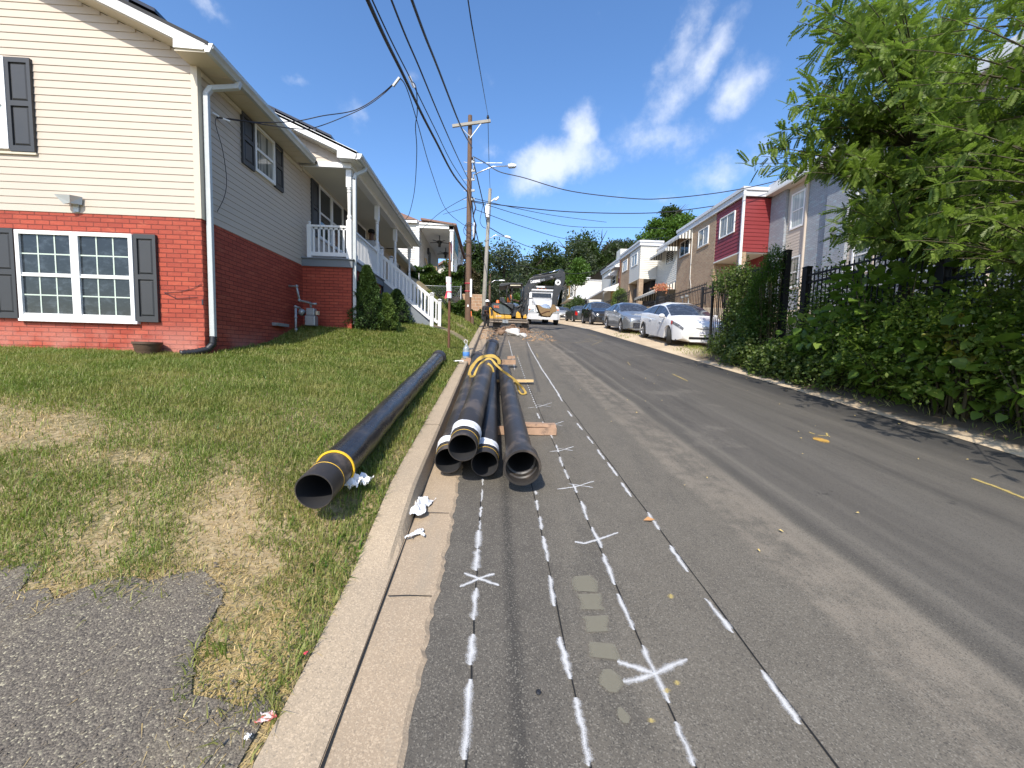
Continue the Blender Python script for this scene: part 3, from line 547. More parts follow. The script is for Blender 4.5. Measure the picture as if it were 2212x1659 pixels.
def shutter(parent, T, u0, u1, v0, v1, mat='shutter'):
    mb = MB(T); w = .045; h = .065; vm = (v0+v1)/2+.02; t = .045
    mb.bx(u0, u0+w, .002, t, v0, v1); mb.bx(u1-w, u1, .002, t, v0, v1)
    for a, b in ((v0, v0+h*1.2), (vm-.035, vm+.035), (v1-h, v1)): mb.bx(u0+w, u1-w, .002, t, a, b)
    for a, b in ((v0+h*1.2, vm-.035), (vm+.035, v1-h)):
        mb.bx(u0+w, u1-w, .002, .022, a, b); x0, x1, z0, z1 = u0+w+.012, u1-w-.012, a+.012, b-.012; k = .02
        mb.add([(x0, .0225, z0), (x1, .0225, z0), (x1, .0225, z1), (x0, .0225, z1), (x0+k, .038, z0+k), (x1-k, .038, z0+k), (x1-k, .038, z1-k), (x0+k, .038, z1-k)], [(4, 5, 6, 7), (0, 1, 5, 4), (1, 2, 6, 5), (2, 3, 7, 6), (3, 0, 4, 7)])
    return mb.build('shutter', M[mat], parent)
def railing(name, parent, p, q, n, mat, h=.62, drop=0., top=.07, post=.035):
    """p, q: bottom rail ends"""
    p = Vector(p); q = Vector(q); mb = MB(); u = Vector((0, 0, 1)); mb.bar(p, q, .05, .085); mb.bar(p+u*h, q+u*h, top, .045); mb.bar(p+u*(h-.045), q+u*(h-.045), .035, .04)
    for i in range(n): a = p+(q-p)*((i+.5)/n); mb.bx(a.x-post/2, a.x+post/2, a.y-post/2, a.y+post/2, a.z, a.z+h-.02)
    return mb.build(name, mat, parent)
def text_mesh(body, size, mat, M4, parent, name='lettering', depth=.002, bold=0, align='CENTER', sx=1):
    cu_ = bpy.data.curves.new('t', 'FONT'); cu_.body = body; cu_.size = size; cu_.extrude = depth; cu_.offset = bold; cu_.align_x = align; cu_.align_y = 'CENTER'
    ob = bpy.data.objects.new('t', cu_); COL.objects.link(ob); dg = bpy.context.evaluated_depsgraph_get(); me = bpy.data.meshes.new_from_object(ob.evaluated_get(dg))
    bpy.data.objects.remove(ob); me.transform(M4 @ Matrix.Scale(sx, 4, (1, 0, 0))); me.name = name; me.materials.clear(); return link(name, me, mat, parent)
def mat4(o, x, y): x = Vector(x).normalized(); y = Vector(y).normalized(); z = x.cross(y); return Matrix(((x.x, y.x, z.x, o[0]), (x.y, y.y, z.y, o[1]), (x.z, y.z, z.z, o[2]), (0, 0, 0, 1)))
def downspout(parent, pts, w=.075, mat='gutter', name='downspout'):
    mb = MB(); pts = [Vector(p) for p in pts]
    for a, b in zip(pts, pts[1:]):
        d = (b-a).normalized(); mb.bar(a-d*.02, b+d*.02, w, w*.8, up=(0, 1, 0) if abs(d.y) < .9 else (1, 0, 0))
    return mb.build(name, M[mat], parent, bevel=.008)

# ------------------------------------------------ the near house: cream siding over red painted brick
H = thing('house', 'cream vinyl sided house on red painted brick with a white railed porch and charcoal shutters', 'house', (-4.365, 6.3, -.13))
XS, YF = -4.365, 6.3; S1 = .43
TG = wall_T('y', YF, -1); TS = wall_T('x', XS, 1); TP = wall_T('y', 9.45, -1)
def roof1(x): return 4.12+S1*(-4.0-x)
mb = MB(); mb.bx(-12.4, XS, YF, 21.6, -.9, 1.885); mb.build('brick_wall', M['redbrick'], H)
mb = MB(); mb.prism([(-12.4, 1.886), (XS, 1.886), (XS, roof1(XS)-.16), (-8.4, roof1(-8.4)-.16), (-12.4, roof1(XS)-.1)], YF+.002, 21.6); mb.build('inner_wall', M['cream'], H)
lap_siding('gable_siding', TG, [(1.889, 6.0, lambda z: max(-12.4, -12.8+(z-4.0)/S1 if z > 4 else -12.4), lambda z: min(XS-.075, -4.0-(z-3.97)/S1))], H, M['cream'])
lap_siding('side_siding', TS, [(1.889, 4.02, 6.375, 9.45), (2.05, 4.05, 9.45, 16.4), (1.889, 4.02, 16.4, 21.6)], H, M['cream'])
mb = MB(); mb.bx(XS-.075, XS+.016, YF-.018, YF+.07, 1.882, 4.03); mb.bx(XS+.001, XS+.03, 6.37, 9.44, 3.93, 4.0); mb.bx(XS+.001, XS+.03, 9.46, 21.6, 3.99, 4.05); mb.build('corner_trim', M['trimtan'], H)
# roofs
def roof_slab(name, x0, z0, y0, y1, s, mat, off=0, th=.05, xr=-8.4, both=True):
    mb = MB(); f = lambda x: z0+s*(x0-x)+off
    P = [(x0, f(x0)), (xr, f(xr))]+([(2*xr-x0, f(x0))] if both else []); mb.prism(P+[(a, b-th) for a, b in P[::-1]], y0, y1); return mb.build(name, mat, H)
roof_slab('roof', -3.98, 4.15, 5.97, 9.5, S1, M['shingle']); roof_slab('roof', -3.0, 4.28, 9.18, 16.4, .42, M['shingle'], xr=-8.4); roof_slab('roof', -3.98, 4.15, 16.4, 21.9, S1, M['shingle'])
for (xa, xb, z0, x0, s, ya, yb) in ((-4.72, -8.2, 4.15, -3.98, S1, 6.05, 9.0), (-3.62, -8.2, 4.28, -3.0, .42, 9.25, 16.2)):
    mb = MB(); f = lambda x: z0+s*(x0-x)+.12; mb.prism([(xa, f(xa)), (xb, f(xb)), (xb, f(xb)-.045), (xa, f(xa)-.045)], ya, yb)
    for k in range(4): x = xa-.35-k*.85; mb.bx(x-.03, x+.03, ya-.02, ya+.05, f(x)-.11, f(x)-.03)
    mb.build('solar_panel', M['solar'], H)
# rake boards, soffits, gutters
mb = MB(); g1 = lambda x: roof1(x)+.012
mb.prism([(-4.02, g1(-4.02)), (-8.4, g1(-8.4)), (-8.4, g1(-8.4)-.15), (-4.44, g1(-4.44)-.15), (-4.445, 4.055), (-4.06, 4.045), (-4.03, 4.06)], 5.98, 6.0)
mb.prism([(-4.02, g1(-4.02)-.01), (-8.4, g1(-8.4)-.01), (-8.4, g1(-8.4)-.035), (-4.02, g1(-4.02)-.035)], 5.972, 5.979); mb.build('rake_board', M['white'], H)
mb = MB(); mb.prism([(-4.45, g1(-4.45)-.15), (-8.4, g1(-8.4)-.15), (-8.4, g1(-8.4)-.165), (-4.45, g1(-4.45)-.165)], 6.001, YF); mb.build('rake_soffit', M['trimtan'], H); mb = MB(); mb.bx(XS, -4.02, 16.4, 21.8, 4.022, 4.04); mb.build('eave_soffit', M['trimtan'], H)
mb = MB(); mb.bx(XS-.08, -4.02, 6.0, 9.2, 4.022, 4.04)
mb.bx(-4.43, -4.05, 6.001, 6.3, 4.04, 4.056)
for k in range(16): y = 6.3+k*.2; mb.bx(XS, -4.02, y, y+.006, 4.018, 4.0215)
mb.build('eave_soffit', M['trimtan'], H)
def gutter(y0, y1, x, z, name='gutter'):
    mb = MB(); pr = [(x-.01, z-.01), (x-.01, z-.11), (x+.05, z-.115), (x+.07, z-.08), (x+.10, z-.05), (x+.105, z), (x+.09, z), (x+.085, z-.045), (x+.05, z-.095), (x+.005, z-.095), (x+.005, z-.01)]
    mb.prism(pr, y0, y1); o = mb.build(name, M['gutter'], H); c = MB(); c.prism([(x-.01, z), (x-.01, z-.11), (x+.05, z-.115), (x+.07, z-.08), (x+.105, z)], y0-.012, y0-.001); c.build('end_cap', M['white'], o); c = MB(); c.prism([(x-.01, z), (x-.01, z-.11), (x+.05, z-.115), (x+.07, z-.08), (x+.105, z)], y1+.001, y1+.012); c.build('end_cap', M['white'], o)
gutter(5.99, 9.19, -4.02, 4.13); gutter(9.19, 16.42, -3.04, 4.265); gutter(16.5, 21.9, -4.02, 4.13)
# second gable and porch roof structure
mb = MB(); mb.prism([(-3.46, 4.17), (-7.5, 4.17), (-7.5, 6.05), (-3.46, 4.35)], 9.452, 9.50); mb.build('gable_wall', M['cream'], H); mb = MB(); mb.prism([(-3.1, 4.16), (-7.5, 6.0), (-7.5, 5.985), (-3.1, 4.145)], 9.205, 9.45); mb.build('rake_soffit', M['ceiling'], H)
mb = MB(); g2 = lambda x: 4.29+.42*(-3.0-x)+.0
mb.prism([(-3.05, g2(-3.05)), (-7.5, g2(-7.5)), (-7.5, g2(-7.5)-.17), (-3.47, g2(-3.47)-.17), (-3.475, 4.165), (-3.09, 4.155)], 9.18, 9.20); mb.build('rake_board', M['white'], H)
lap_siding('gable_siding', TP, [(4.16, 5.9, lambda z: -8.0, lambda z: -3.30-(z-4.12)/.42)], H, M['cream'])
mb = MB(); mb.bx(-4.36, -3.25, 9.4, 9.46, 4.05, 4.16); mb.bx(-3.42, -3.24, 9.46, 16.3, 4.05, 4.16); mb.bx(-4.36, -3.42, 16.22, 16.3, 4.05, 4.16); mb.bx(-3.24, -3.04, 9.2, 16.38, 4.152, 4.165); mb.bx(-3.46, -3.05, 9.2, 9.45, 4.166, 4.18); mb.build('porch_beam', M['white'], H)
mb = MB(); mb.bx(XS, -3.42, 9.46, 16.22, 4.055, 4.075); mb.build('porch_ceiling', M['ceiling'], H)
mb = MB(); mb.bx(XS+.002, -3.27, 9.45, 11.9, -.1, 1.87); mb.bx(XS+.002, -3.27, 13.25, 16.3, .3, 1.87); mb.build('porch_foundation', M['redbrick'], H)
mb = MB(); mb.bx(XS, -3.23, 9.41, 16.35, 1.872, 2.035); mb.bx(XS, -3.20, 9.38, 16.38, 2.036, 2.06); mb.bx(-4.0, -3.3, 11.9, 13.25, .5, 1.87); mb.build('porch_deck', M['graywood'], H)
for y in (9.52, 11.7, 13.78, 16.05):
    mb = MB(); x = -3.33; s = .057
    mb.bx(x-s, x+s, y-s, y+s, 2.06, 2.93); mb.bx(x-s, x+s, y-s, y+s, 3.66, 4.05)
    mb.lathe([(.055, 2.93), (.057, 2.95), (.042, 2.97), (.05, 3.0), (.053, 3.03), (.04, 3.06), (.037, 3.1), (.040, 3.3), (.044, 3.45), (.047, 3.52), (.038, 3.54), (.05, 3.56), (.05, 3.58), (.04, 3.6), (.055, 3.63), (.055, 3.66)], (x, y, 0), 14)
    mb.build('porch_post', M['white'], H)
def newel(x, y, z0, z1, cap='ball', w=.09):
    mb = MB(); mb.bx(x-w/2, x+w/2, y-w/2, y+w/2, z0, z1)
    if cap == 'ball': mb.lathe([(.03, z1), (.035, z1+.015), (.018, z1+.025), (.034, z1+.05), (.03, z1+.075), (.0, z1+.085)], (x, y, 0), 10)
    else: mb.bx(x-w*.68, x+w*.68, y-w*.68, y+w*.68, z1, z1+.02); mb.bx(x-w*.62, x+w*.62, y-w*.62, y+w*.62, z1+.05, z1+.065); mb.lathe([(.075, z1+.066), (.0, z1+.10)], (x, y, 0), 4)
    o = mb.build('newel_post', M['white'], H)
    if cap != 'ball': b = MB(); b.bx(x-w*.5, x+w*.5, y-w*.5, y+w*.5, z1+.02, z1+.05); b.build('cap_light', M['black'], o)
newel(-4.21, 9.49, 2.06, 2.80)
railing('railing', H, (-4.17, 9.49, 2.16), (-3.39, 9.49, 2.16), 7, M['white']); railing('railing', H, (-3.33, 9.57, 2.16), (-3.33, 11.64, 2.16), 19, M['white']); railing('railing', H, (-3.33, 11.76, 2.16), (-3.33, 12.0, 2.16), 2, M['white'])
railing('railing', H, (-3.33, 13.2, 2.16), (-3.33, 16.0, 2.16), 24, M['white']); railing('railing', H, (-3.39, 16.1, 2.16), (-4.3, 16.1, 2.16), 8, M['white'])
# steps down towards the kerb
newel(-3.30, 12.05, 2.06, 2.93, 'cap'); newel(-3.30, 13.15, 2.06, 2.93, 'cap'); newel(-1.82, 12.02, .60, 1.66, 'cap', .10); newel(-1.74, 13.12, .60, 1.62, 'cap', .10)
railing('stair_rail', H, (-3.25, 12.04, 2.08), (-1.87, 12.02, .98), 13, M['white'], h=.66); railing('stair_rail', H, (-3.25, 13.14, 2.08), (-1.80, 13.12, .96), 13, M['white'], h=.66)
mb = MB(); n = 7
for k in range(n): x = -3.22+k*.205; z = 2.035-k*.182-.182; mb.bx(x, x+.235, 12.06, 13.1, z-.03, z); mb.bx(x, x+.02, 12.08, 13.08, z, z+.15)
for y in (12.03, 13.09): mb.prism([(-3.24, 2.03), (-3.24, 1.5), (-1.95, .42), (-1.72, .42), (-1.72, .72)], y, y+.035)
mb.build('steps', M['graywood'], H)
# windows
def dbl(T, u0, u1, v0, v1, glass): um = (u0+u1)/2; window(H, T, u0, um-.002, v0, v1, glass=glass, sill=False); window(H, T, um+.002, u1, v0, v1, glass=glass)
dbl(TG, -6.95, -5.325, .34, 1.61, 'glass'); mb = MB(TG); mb.bx(-6.96, -5.29, 0, .06, .30, .338); mb.build('window_sill', M['white'], H)
shutter(H, TG, -5.31, -5.0, .335, 1.615); shutter(H, TG, -7.29, -6.98, .335, 1.625)
window(H, TG, -7.75, -6.945, 2.73, 3.98, glass='glass_l', grid=(2, 2), mun='white'); shutter(H, TG, -6.935, -6.605, 2.705, 3.975)
mb = MB(TG); mb.bx(-7.8, -6.60, .012, .035, 2.67, 2.70); mb.build('window_sill', M['trimtan'], H)
window(H, TS, 7.64, 8.29, 3.17, 3.99, fr=.04, glass='glass_c', grid=None); shutter(H, TS, 7.285, 7.63, 3.14, 3.99); shutter(H, TS, 8.30, 8.61, 3.15, 4.0)
window(H, TS, 10.28, 11.06, 2.72, 4.0, grid=None); window(H, TS, 11.06, 11.86, 2.72, 4.0, grid=None); shutter(H, TS, 9.90, 10.27, 2.72, 4.0); shutter(H, TS, 11.87, 12.2, 2.72, 4.0)
T2 = TS; mb = MB(T2); mb.bx(13.0, 13.07, 0, .04, 2.06, 3.96); mb.bx(13.87, 13.94, 0, .04, 2.06, 3.96); mb.bx(13.0, 13.94, 0, .04, 3.97, 4.04); mb.build('door_frame', M['white'], H)
mb = MB(T2); mb.bx(13.07, 13.87, 0, .03, 2.07, 3.97); d = mb.build('door', M['black'], H); mb = MB(T2); mb.bx(13.14, 13.2, .03, .06, 2.95, 3.05); mb.build('handle', M['steel'], d)
window(H, TS, 17.6, 18.5, 2.85, 3.9, glass='glass_c'); shutter(H, TS, 17.2, 17.58, 2.85, 3.9); shutter(H, TS, 18.52, 18.9, 2.85, 3.9); shutter(H, TS, 14.9, 15.3, 2.8, 3.9)
mb = MB(); mb.bx(-4.36, -4.28, 12.55, 12.65, 3.2, 3.4); mb.bar((-4.28, 12.6, 3.38), (-4.2, 12.6, 3.38), .02); mb.lathe([(.03, 3.12), (.05, 3.14), (.06, 3.3), (.075, 3.32), (.02, 3.38)], (-4.2, 12.6, 0), 8); mb.build('wall_lantern', M['black'], H)
# downspouts
downspout(H, [(-3.97, 6.62, 4.02), (-3.985, 6.6, 3.95), (-4.26, 6.42, 3.80), (-4.30, 6.39, 3.70), (-4.30, 6.385, .13)])
downspout(H, [(-3.0, 9.62, 4.16), (-3.02, 9.60, 4.08), (-3.19, 9.52, 3.95), (-3.215, 9.52, 3.85), (-3.215, 9.52, .62)]); downspout(H, [(-3.97, 21.7, 4.02), (-4.2, 21.6, 3.85), (-4.3, 21.58, 3.7), (-4.3, 21.58, 1.5)])
mb = MB(); pts = [(-4.30, 6.385, .15), (-4.30, 6.37, .03), (-4.34, 6.31, -.05), (-4.43, 6.18, -.095), (-4.56, 6.03, -.12)]; pp = []; rr = []
for a, b in zip(pts, pts[1:]):
    for k in range(8): t = k/8; pp.append([a[i]+(b[i]-a[i])*t for i in range(3)]); rr.append(.052 if k % 2 else .043)
mb.tube(pp, rr, 10); mb.build('drain_hose', M['black'], H, True)
# flood light, bell box, conduit and vent on the walls
mb = MB(TG); x, z = -6.10, 2.02; mb.bx(x-.035, x+.035, .012, .03, z-.12, z+.02); mb.add([(x-.12, .03, z+.09), (x+.10, .03, z+.09), (x+.09, .03, z-.02), (x-.10, .03, z-.02), (x-.15, .17, z+.07), (x+.06, .17, z+.07), (x+.02, .13, z-.03), (x-.07, .13, z-.05)], [(0, 1, 5, 4), (0, 4, 7, 3), (1, 2, 6, 5), (3, 7, 6, 2), (4, 5, 6, 7), (0, 3, 2, 1)]); mb.build('flood_light', M['gutter'], H)
mb = MB(TS); mb.bx(8.15, 8.62, .002, .10, .44, .50); mb.build('vent_hood', M['galv'], H)
mb = MB(TG); mb.bx(-4.39, -4.37, .003, .01, .62, .70); mb.tube([(-4.93, .01, .78), (-4.7, .012, .80), (-4.5, .012, .86), (-4.38, .012, .93)], .004, 5); mb.tube([(-4.93, .01, .78), (-4.75, .012, .70), (-4.45, .012, .73)], .004, 5); mb.build('loose_cable', M['wire'], H)

G_ = thing('gas_meter', 'grey gas meter with riser pipes standing in the corner by the red brick wall', 'gas meter', (-4.22, 8.8, .2))
mb = MB(); X0, Y0 = -4.19, 8.75
for pts in ([(X0, Y0, LZ(X0, Y0)-.1), (X0, Y0, .88)], [(X0, Y0, .88), (X0, 8.92, .88), (X0+.02, 8.95, .80)], [(-4.3, Y0-.05, 1.30), (-4.14, Y0-.05, 1.30), (-4.12, Y0+.02, 1.02), (-4.0, 9.0, 1.0), (-3.98, 9.0, .9)], [(-4.0, 9.0, .98), (-3.86, 9.0, .98)]): mb.tube(pts, .024, 8)
for p in ((X0, Y0, .4), (X0, Y0, .66), (X0, Y0, .88), (-4.12, Y0+.02, 1.02), (-4.14, Y0-.05, 1.30)): mb.blob(p, .036, 8, 6)
mb.cyl((X0+.02, 8.9, .80), (X0+.10, 8.9, .76), .075, .07, 12); mb.build('pipework', M['galv'], G_, True)
mb = MB(); mb.bx(-4.08, -3.86, 8.9, 9.08, .50, .72); mb.bx(-4.06, -3.88, 8.92, 9.06, .72, .88); mb.build('meter_body', M['galv'], G_, bevel=.02)
mb = MB(); mb.bx(-3.855, -3.80, 8.93, 9.0, .74, .82); mb.build('meter_tag', mat('beige_tag', (.5, .42, .3)), G_)
mb = MB(); zb = LZ(-5.04, 6.1)-.02; mb.lathe([(.0, zb), (.12, zb), (.165, zb+.17), (.175, zb+.172), (.175, zb+.205), (.163, zb+.205), (.155, zb+.14), (0, zb+.14)], (-5.04, 6.1, 0), 20); mb.lathe([(.142, zb+.08), (.149, zb+.10)], (-5.04, 6.1, 0), 20)
tag(mb.build('planter', mat('brown_planter', (.085, .05, .03), .7, var=.3, vs=10), None, True, ang=30), 'small round brown planter tub standing in the grass against the red brick wall', 'planter')

# walkway from the steps to the kerb
mb = MB(); vs = []
for k in range(9):
    x = -1.95+1.2*k/8; z = .60+(float(ktop(12.5))+.01-.60)*(k/8)**.8
    vs += [(x, 12.0-.05*k/8, z), (x, 13.15-.2*k/8, z+.04), (x, 12.0-.05*k/8, z-.15)]
mb.add(vs, [(3*i, 3*i+1, 3*i+4, 3*i+3) for i in range(8)]+[(3*i+2, 3*i, 3*i+3, 3*i+5) for i in range(8)]).build('path', M['conc'])['kind'] = 'structure'

# ------------------------------------------------ iron water pipes
def pipe(label, p0, p1, near='plain', films=(), bands=(), group='black water pipes', wrap=None, R=.115, L=5.95):
    p0 = Vector(p0); p1 = Vector(p1); d = (p1-p0).normalized()
    o = thing('water_pipe', label, 'pipe', p0, group)
    a = Vector((0, 0, 1)).cross(d).normalized(); b = d.cross(a)
    Mx = Matrix(((a.x, b.x, d.x, p0.x), (a.y, b.y, d.y, p0.y), (a.z, b.z, d.z, p0.z), (0, 0, 0, 1)))
    def T(x, y, z): v = Mx @ Vector((x, y, z)); return (v.x, v.y, v.z)
    def prof(pr, name, mat, n=40, par=o, sm=True, ang=35):
        mb = MB(T); mb.lathe(pr, (0, 0, 0), n); return mb.build(name, mat, par, sm, ang=ang)
    bell = [(R, .30), (R, .26), (.122, .235), (.138, .20), (.143, .17), (.143, .05), (.148, .04), (.148, .004), (.146, 0), (.130, 0), (.126, .012), (.126, .06), (.132, .065), (.132, .10), (.122, .11), (.122, .16), (.106, .17)]
    if near == 'plain':
        out = [(.106, 0), (R-.004, 0), (R, .006), (R, 1.5), (R, 3), (R, 4.5)]+[(r, L-z) for r, z in bell]; 
    else:
        out = bell[::-1]+[(R, 1.5), (R, 3), (R, 4.2), (R, L-.01), (.106, L)]
    prof(out, 'pipe_barrel', M['pipe']); prof([(.1065, .001 if near == 'plain' else .165), (.1065, L-.2)], 'pipe_lining', M['pipe_in'])
    for t in bands: prof([(R+.0005, t), (R+.0015, t+.001), (R+.0015, t+.005), (R+.0005, t+.006)], 'yellow_stripe', M['yband'])
    q = random.Random(int(p0.x*1000)+5)
    for t0, t1 in films:
        n = 40; mb = MB(T); vs = []
        for i in range(7):
            for j in range(n): th = 2*pi*j/n; e = .004*sin(th*3+i)+q.uniform(0, .003); r = R+.004+.003*(i % 2)+e*.6+.012*(i/6)*max(0, cos(th-.3)); vs.append((r*cos(th), r*sin(th), t0+(t1-t0)*i/6+.012*sin(th*2+1)+(q.uniform(-.006, .006) if i in (0, 6) else 0)))
        mb.add(vs, [(i*n+j, i*n+(j+1) % n, (i+1)*n+(j+1) % n, (i+1)*n+j) for i in range(6) for j in range(n)]); mb.build('film_wrap', M['film'], o, True)
    if wrap:
        n = 36; mb = MB(T); vs = []; K_ = 90
        for i in range(K_+1):
            t = wrap[0]+(wrap[1]-wrap[0])*i/K_
            for j in range(n): th = 2*pi*j/n; r = R+.006+.0018*sin(th*5+t*3)+.0016*sin(t*14+th*2)+q.uniform(0, .0012); vs.append((r*cos(th), r*sin(th), t))
        mb.add(vs, [(i*n+j, i*n+(j+1) % n, (i+1)*n+(j+1) % n, (i+1)*n+j) for i in range(K_) for j in range(n)]); mb.build('black_wrap', M['wrap'], o, True)
        prof([(R+.004, wrap[0]-.012), (R+.014, wrap[0]-.012), (R+.016, wrap[0]-.004), (R+.014, wrap[0]+.004), (R+.004, wrap[0]+.004)], 'yellow_ring', M['yband'])
    return o, T
M['wrap'] = mat('black_polythene_wrap', (.024, .023, .024), .28, var=.3, vs=5, dirt=(.10, .08, .06), ds=3, dl=.55, dirt_amt=.5, bump=.25, bs=18)
def pp(px, py, y): v = aty(px, py, y); return Vector((v.x, v.y, v.z))
t0 = pp(999.3, 967.4, 3.05); pipe('topmost black iron pipe with a white film band near its open end', t0, (.0, 9.0, .19), films=[(.19, .34)], bands=(.10,))
l0 = pp(968, 995, 3.3); pipe('lower left black iron pipe lying in the gutter against the kerb under the top pipe', l0, (-.345, 9.25, -.10), films=[(.16, .30)], bands=(.08,))
m0 = pp(1047, 1002, 3.25); pipe('lower middle black iron pipe with torn white film, between the topmost and bell ended pipes', m0, (-.03, 9.2, -.10), films=[(.17, .31)], bands=(.09,))
b0 = pp(1128.5, 1010.7, 3.0); pipe('rightmost black iron pipe on the road with its wide bell end towards the viewer', b0, (.235, 7.75, -.315), near='bell', L=4.75)
g0 = pp(678, 1062, 2.36); g1_ = pp(949, 771, 8.3)
pipe('single black iron pipe with a yellow ring lying alone on the lawn', g0, g1_, bands=(.17,), wrap=(.34, 5.6))
def box_board(label, name, c, size, rz_=0, matn='lumber', ry=0, group='timber blocks under the pipes', seed=0):
    mb = MB(); q = random.Random(seed); x, y, z = [s/2 for s in size]; n = 6; vs = []
    for i in range(n+1):
        u = -x+2*x*i/n
        for (a, b) in ((-y, -z), (y, -z), (y, z), (-y, z)): vs.append((u+(q.uniform(-.006, .006) if i in (0, n) else 0), a+q.uniform(-.003, .003), b+q.uniform(-.004, .004)))
    mb.add(vs, [(4*i+k, 4*i+(k+1) % 4, 4*i+4+(k+1) % 4, 4*i+4+k) for i in range(n) for k in range(4)]+[(3, 2, 1, 0), (4*n, 4*n+1, 4*n+2, 4*n+3)])
    o = mb.build(name, M[matn]); o.location = c; o.rotation_euler = (0, ry, rz_); return tag(o, label, 'timber', group)
a = pp(986, 783, 9.2); b_ = pp(1114, 779, 9.0)
box_board('long weathered timber under the far ends of the pipes beside the water bottle', 'timber', ((a.x+b_.x)/2, 9.1, (a.z+b_.z)/2-.015), (b_.x-a.x, .10, .11), ry=-.03, seed=1)
box_board('short timber wedge lying on the far timber left of the yellow sling', 'timber', (a.x+.34, 9.1, a.z+.075), (.24, .09, .07), ry=.12, seed=2)
box_board('broken timber chock on the right end of the far timber', 'timber', (b_.x-.10, 9.08, b_.z+.07), (.17, .09, .06), ry=-.1, seed=3)
box_board('second broken timber chock on the far timber beside the top pipe', 'timber', (b_.x-.42, 9.08, b_.z+.065), (.14, .09, .05), ry=.25, seed=9)
box_board('thin new yellow pine board sticking out right of the pipes', 'timber', (.33, 7.3, RZ(7.3)+.06), (.86, .09, .045), rz_=.02, matn='lumber2', ry=-.02, seed=4)
box_board('thick old timber sticking out right of the bell ended pipe', 'timber', (.22, 4.5, RZ(4.5)+.045), (1.05, .10, .08), rz_=.03, ry=.0, seed=5)
box_board('flat board stacked on the thick old timber beside the bell ended pipe', 'timber', (.50, 4.53, RZ(4.53)+.106), (.50, .11, .035), rz_=.05, ry=.02, seed=6)

# yellow lifting sling
def ribbon(mb, pts, w, th=.006, side=(0, 1, 0)):
    pts = [Vector(p) for p in pts]; sm = []
    for i in range(len(pts)-1):
        p_1 = pts[max(i-1, 0)]; p0 = pts[i]; p1 = pts[i+1]; p2 = pts[min(i+2, len(pts)-1)]
        for k in range(6): t = k/6; sm.append(.5*((2*p0)+(p1-p_1)*t+(2*p_1-5*p0+4*p1-p2)*t*t+(3*p0-p_1-3*p1+p2)*t**3))
    sm.append(pts[-1]); vs = []; n = len(sm); s = Vector(side)
    for i, p in enumerate(sm):
        d = (sm[min(i+1, n-1)]-sm[max(i-1, 0)]).normalized(); s = (s-d*s.dot(d)).normalized(); nr = d.cross(s); ww = w*(.9+.12*sin(i*.7))
        for (a, b) in ((-1, -1), (1, -1), (1, 1), (-1, 1)): vs.append(p+s*ww/2*a+nr*th/2*b)
    mb.add(vs, [(4*i+k, 4*i+(k+1) % 4, 4*i+4+(k+1) % 4, 4*i+4+k) for i in range(n-1) for k in range(4)]+[(3, 2, 1, 0), tuple(4*(n-1)+k for k in range(4))])
def z2(x, y, d): return pp((1650+x/3.687)/K, (1350+y/3.687)/K, d)
SL = thing('lifting_sling', 'yellow webbing sling draped over the topmost pipe with its loose loop on the road', 'sling', z2(1000, 230, 6.3))
mb = MB(); ribbon(mb, [z2(735, 470, 6.35), z2(735, 425, 6.35), z2(775, 340, 6.35), z2(860, 240, 6.35), z2(960, 195, 6.35), z2(1080, 195, 6.35), z2(1155, 250, 6.35), z2(1160, 310, 6.35)], .055, side=(-1, .2, .3))
ribbon(mb, [z2(800, 475, 6.1), z2(845, 370, 6.15), z2(910, 290, 6.15), z2(985, 235, 6.15), z2(1050, 240, 6.15), z2(1120, 320, 6.1), z2(1200, 395, 6.1)], .035, side=(-1, .3, .2))
ribbon(mb, [z2(735, 475, 6.35), z2(762, 488, 6.25), z2(800, 475, 6.1)], .04, side=(0, .4, 1))
ribbon(mb, [z2(995, 300, 6.0), z2(1040, 330, 6.0), z2(1070, 380, 6.0), z2(1080, 425, 6.0)], .035, side=(.5, .3, .8)); mb.build('webbing', M['yellow'], SL)
mb = MB(); ribbon(mb, [z2(1150, 350, 6.1), z2(1200, 395, 6.15), z2(1290, 460, 6.3), z2(1370, 520, 6.35), z2(1440, 590, 6.4), z2(1500, 650, 6.5), z2(1545, 715, 6.5), z2(1530, 742, 6.45), z2(1480, 735, 6.45), z2(1445, 685, 6.5), z2(1430, 630, 6.45), z2(1395, 560, 6.4)], .04, side=(.3, .3, 1)); mb.build('webbing_loop', M['yellow'], SL)

def crumple(name, label, c, sx, sy, h, seed, mat='film', rot=0, cat='plastic', n=16, pin=.4):
    q = random.Random(seed); vs = []; pa = [q.uniform(0, 6) for _ in range(6)]
    for i in range(n+1):
        for j in range(n+1):
            u, v = i/n-.5, j/n-.5; wz = abs(sin(u*9+pa[0]+3*v))*.5+abs(sin(v*11+pa[1]+4*u))*.35+q.uniform(0, .25)
            wx = sx*(1-pin*abs(sin(v*5+pa[2]))); X = u*wx+.12*sx*sin(v*7+pa[3]); Y = v*sy+.1*sy*sin(u*6+pa[4])
            vs.append((c[0]+X*cos(rot)-Y*sin(rot), c[1]+X*sin(rot)+Y*cos(rot), c[2]+h*wz*(1-1.2*max(abs(u), abs(v))**2)))
    mb = MB(); m = n+1; mb.add(vs, [(i*m+j, i*m+m+j, i*m+m+j+1, i*m+j+1) for i in range(n) for j in range(n)]); return tag(mb.build(name, M[mat], None, True, ang=50), label, cat)
v = atg(905, 1105); crumple('plastic_sheet', 'torn white plastic sheet crumpled in the gutter against the kerb', (v.x, v.y+.02, RZ(v.y)+.015), .17, .28, .05, 3, rot=-.25, n=30)
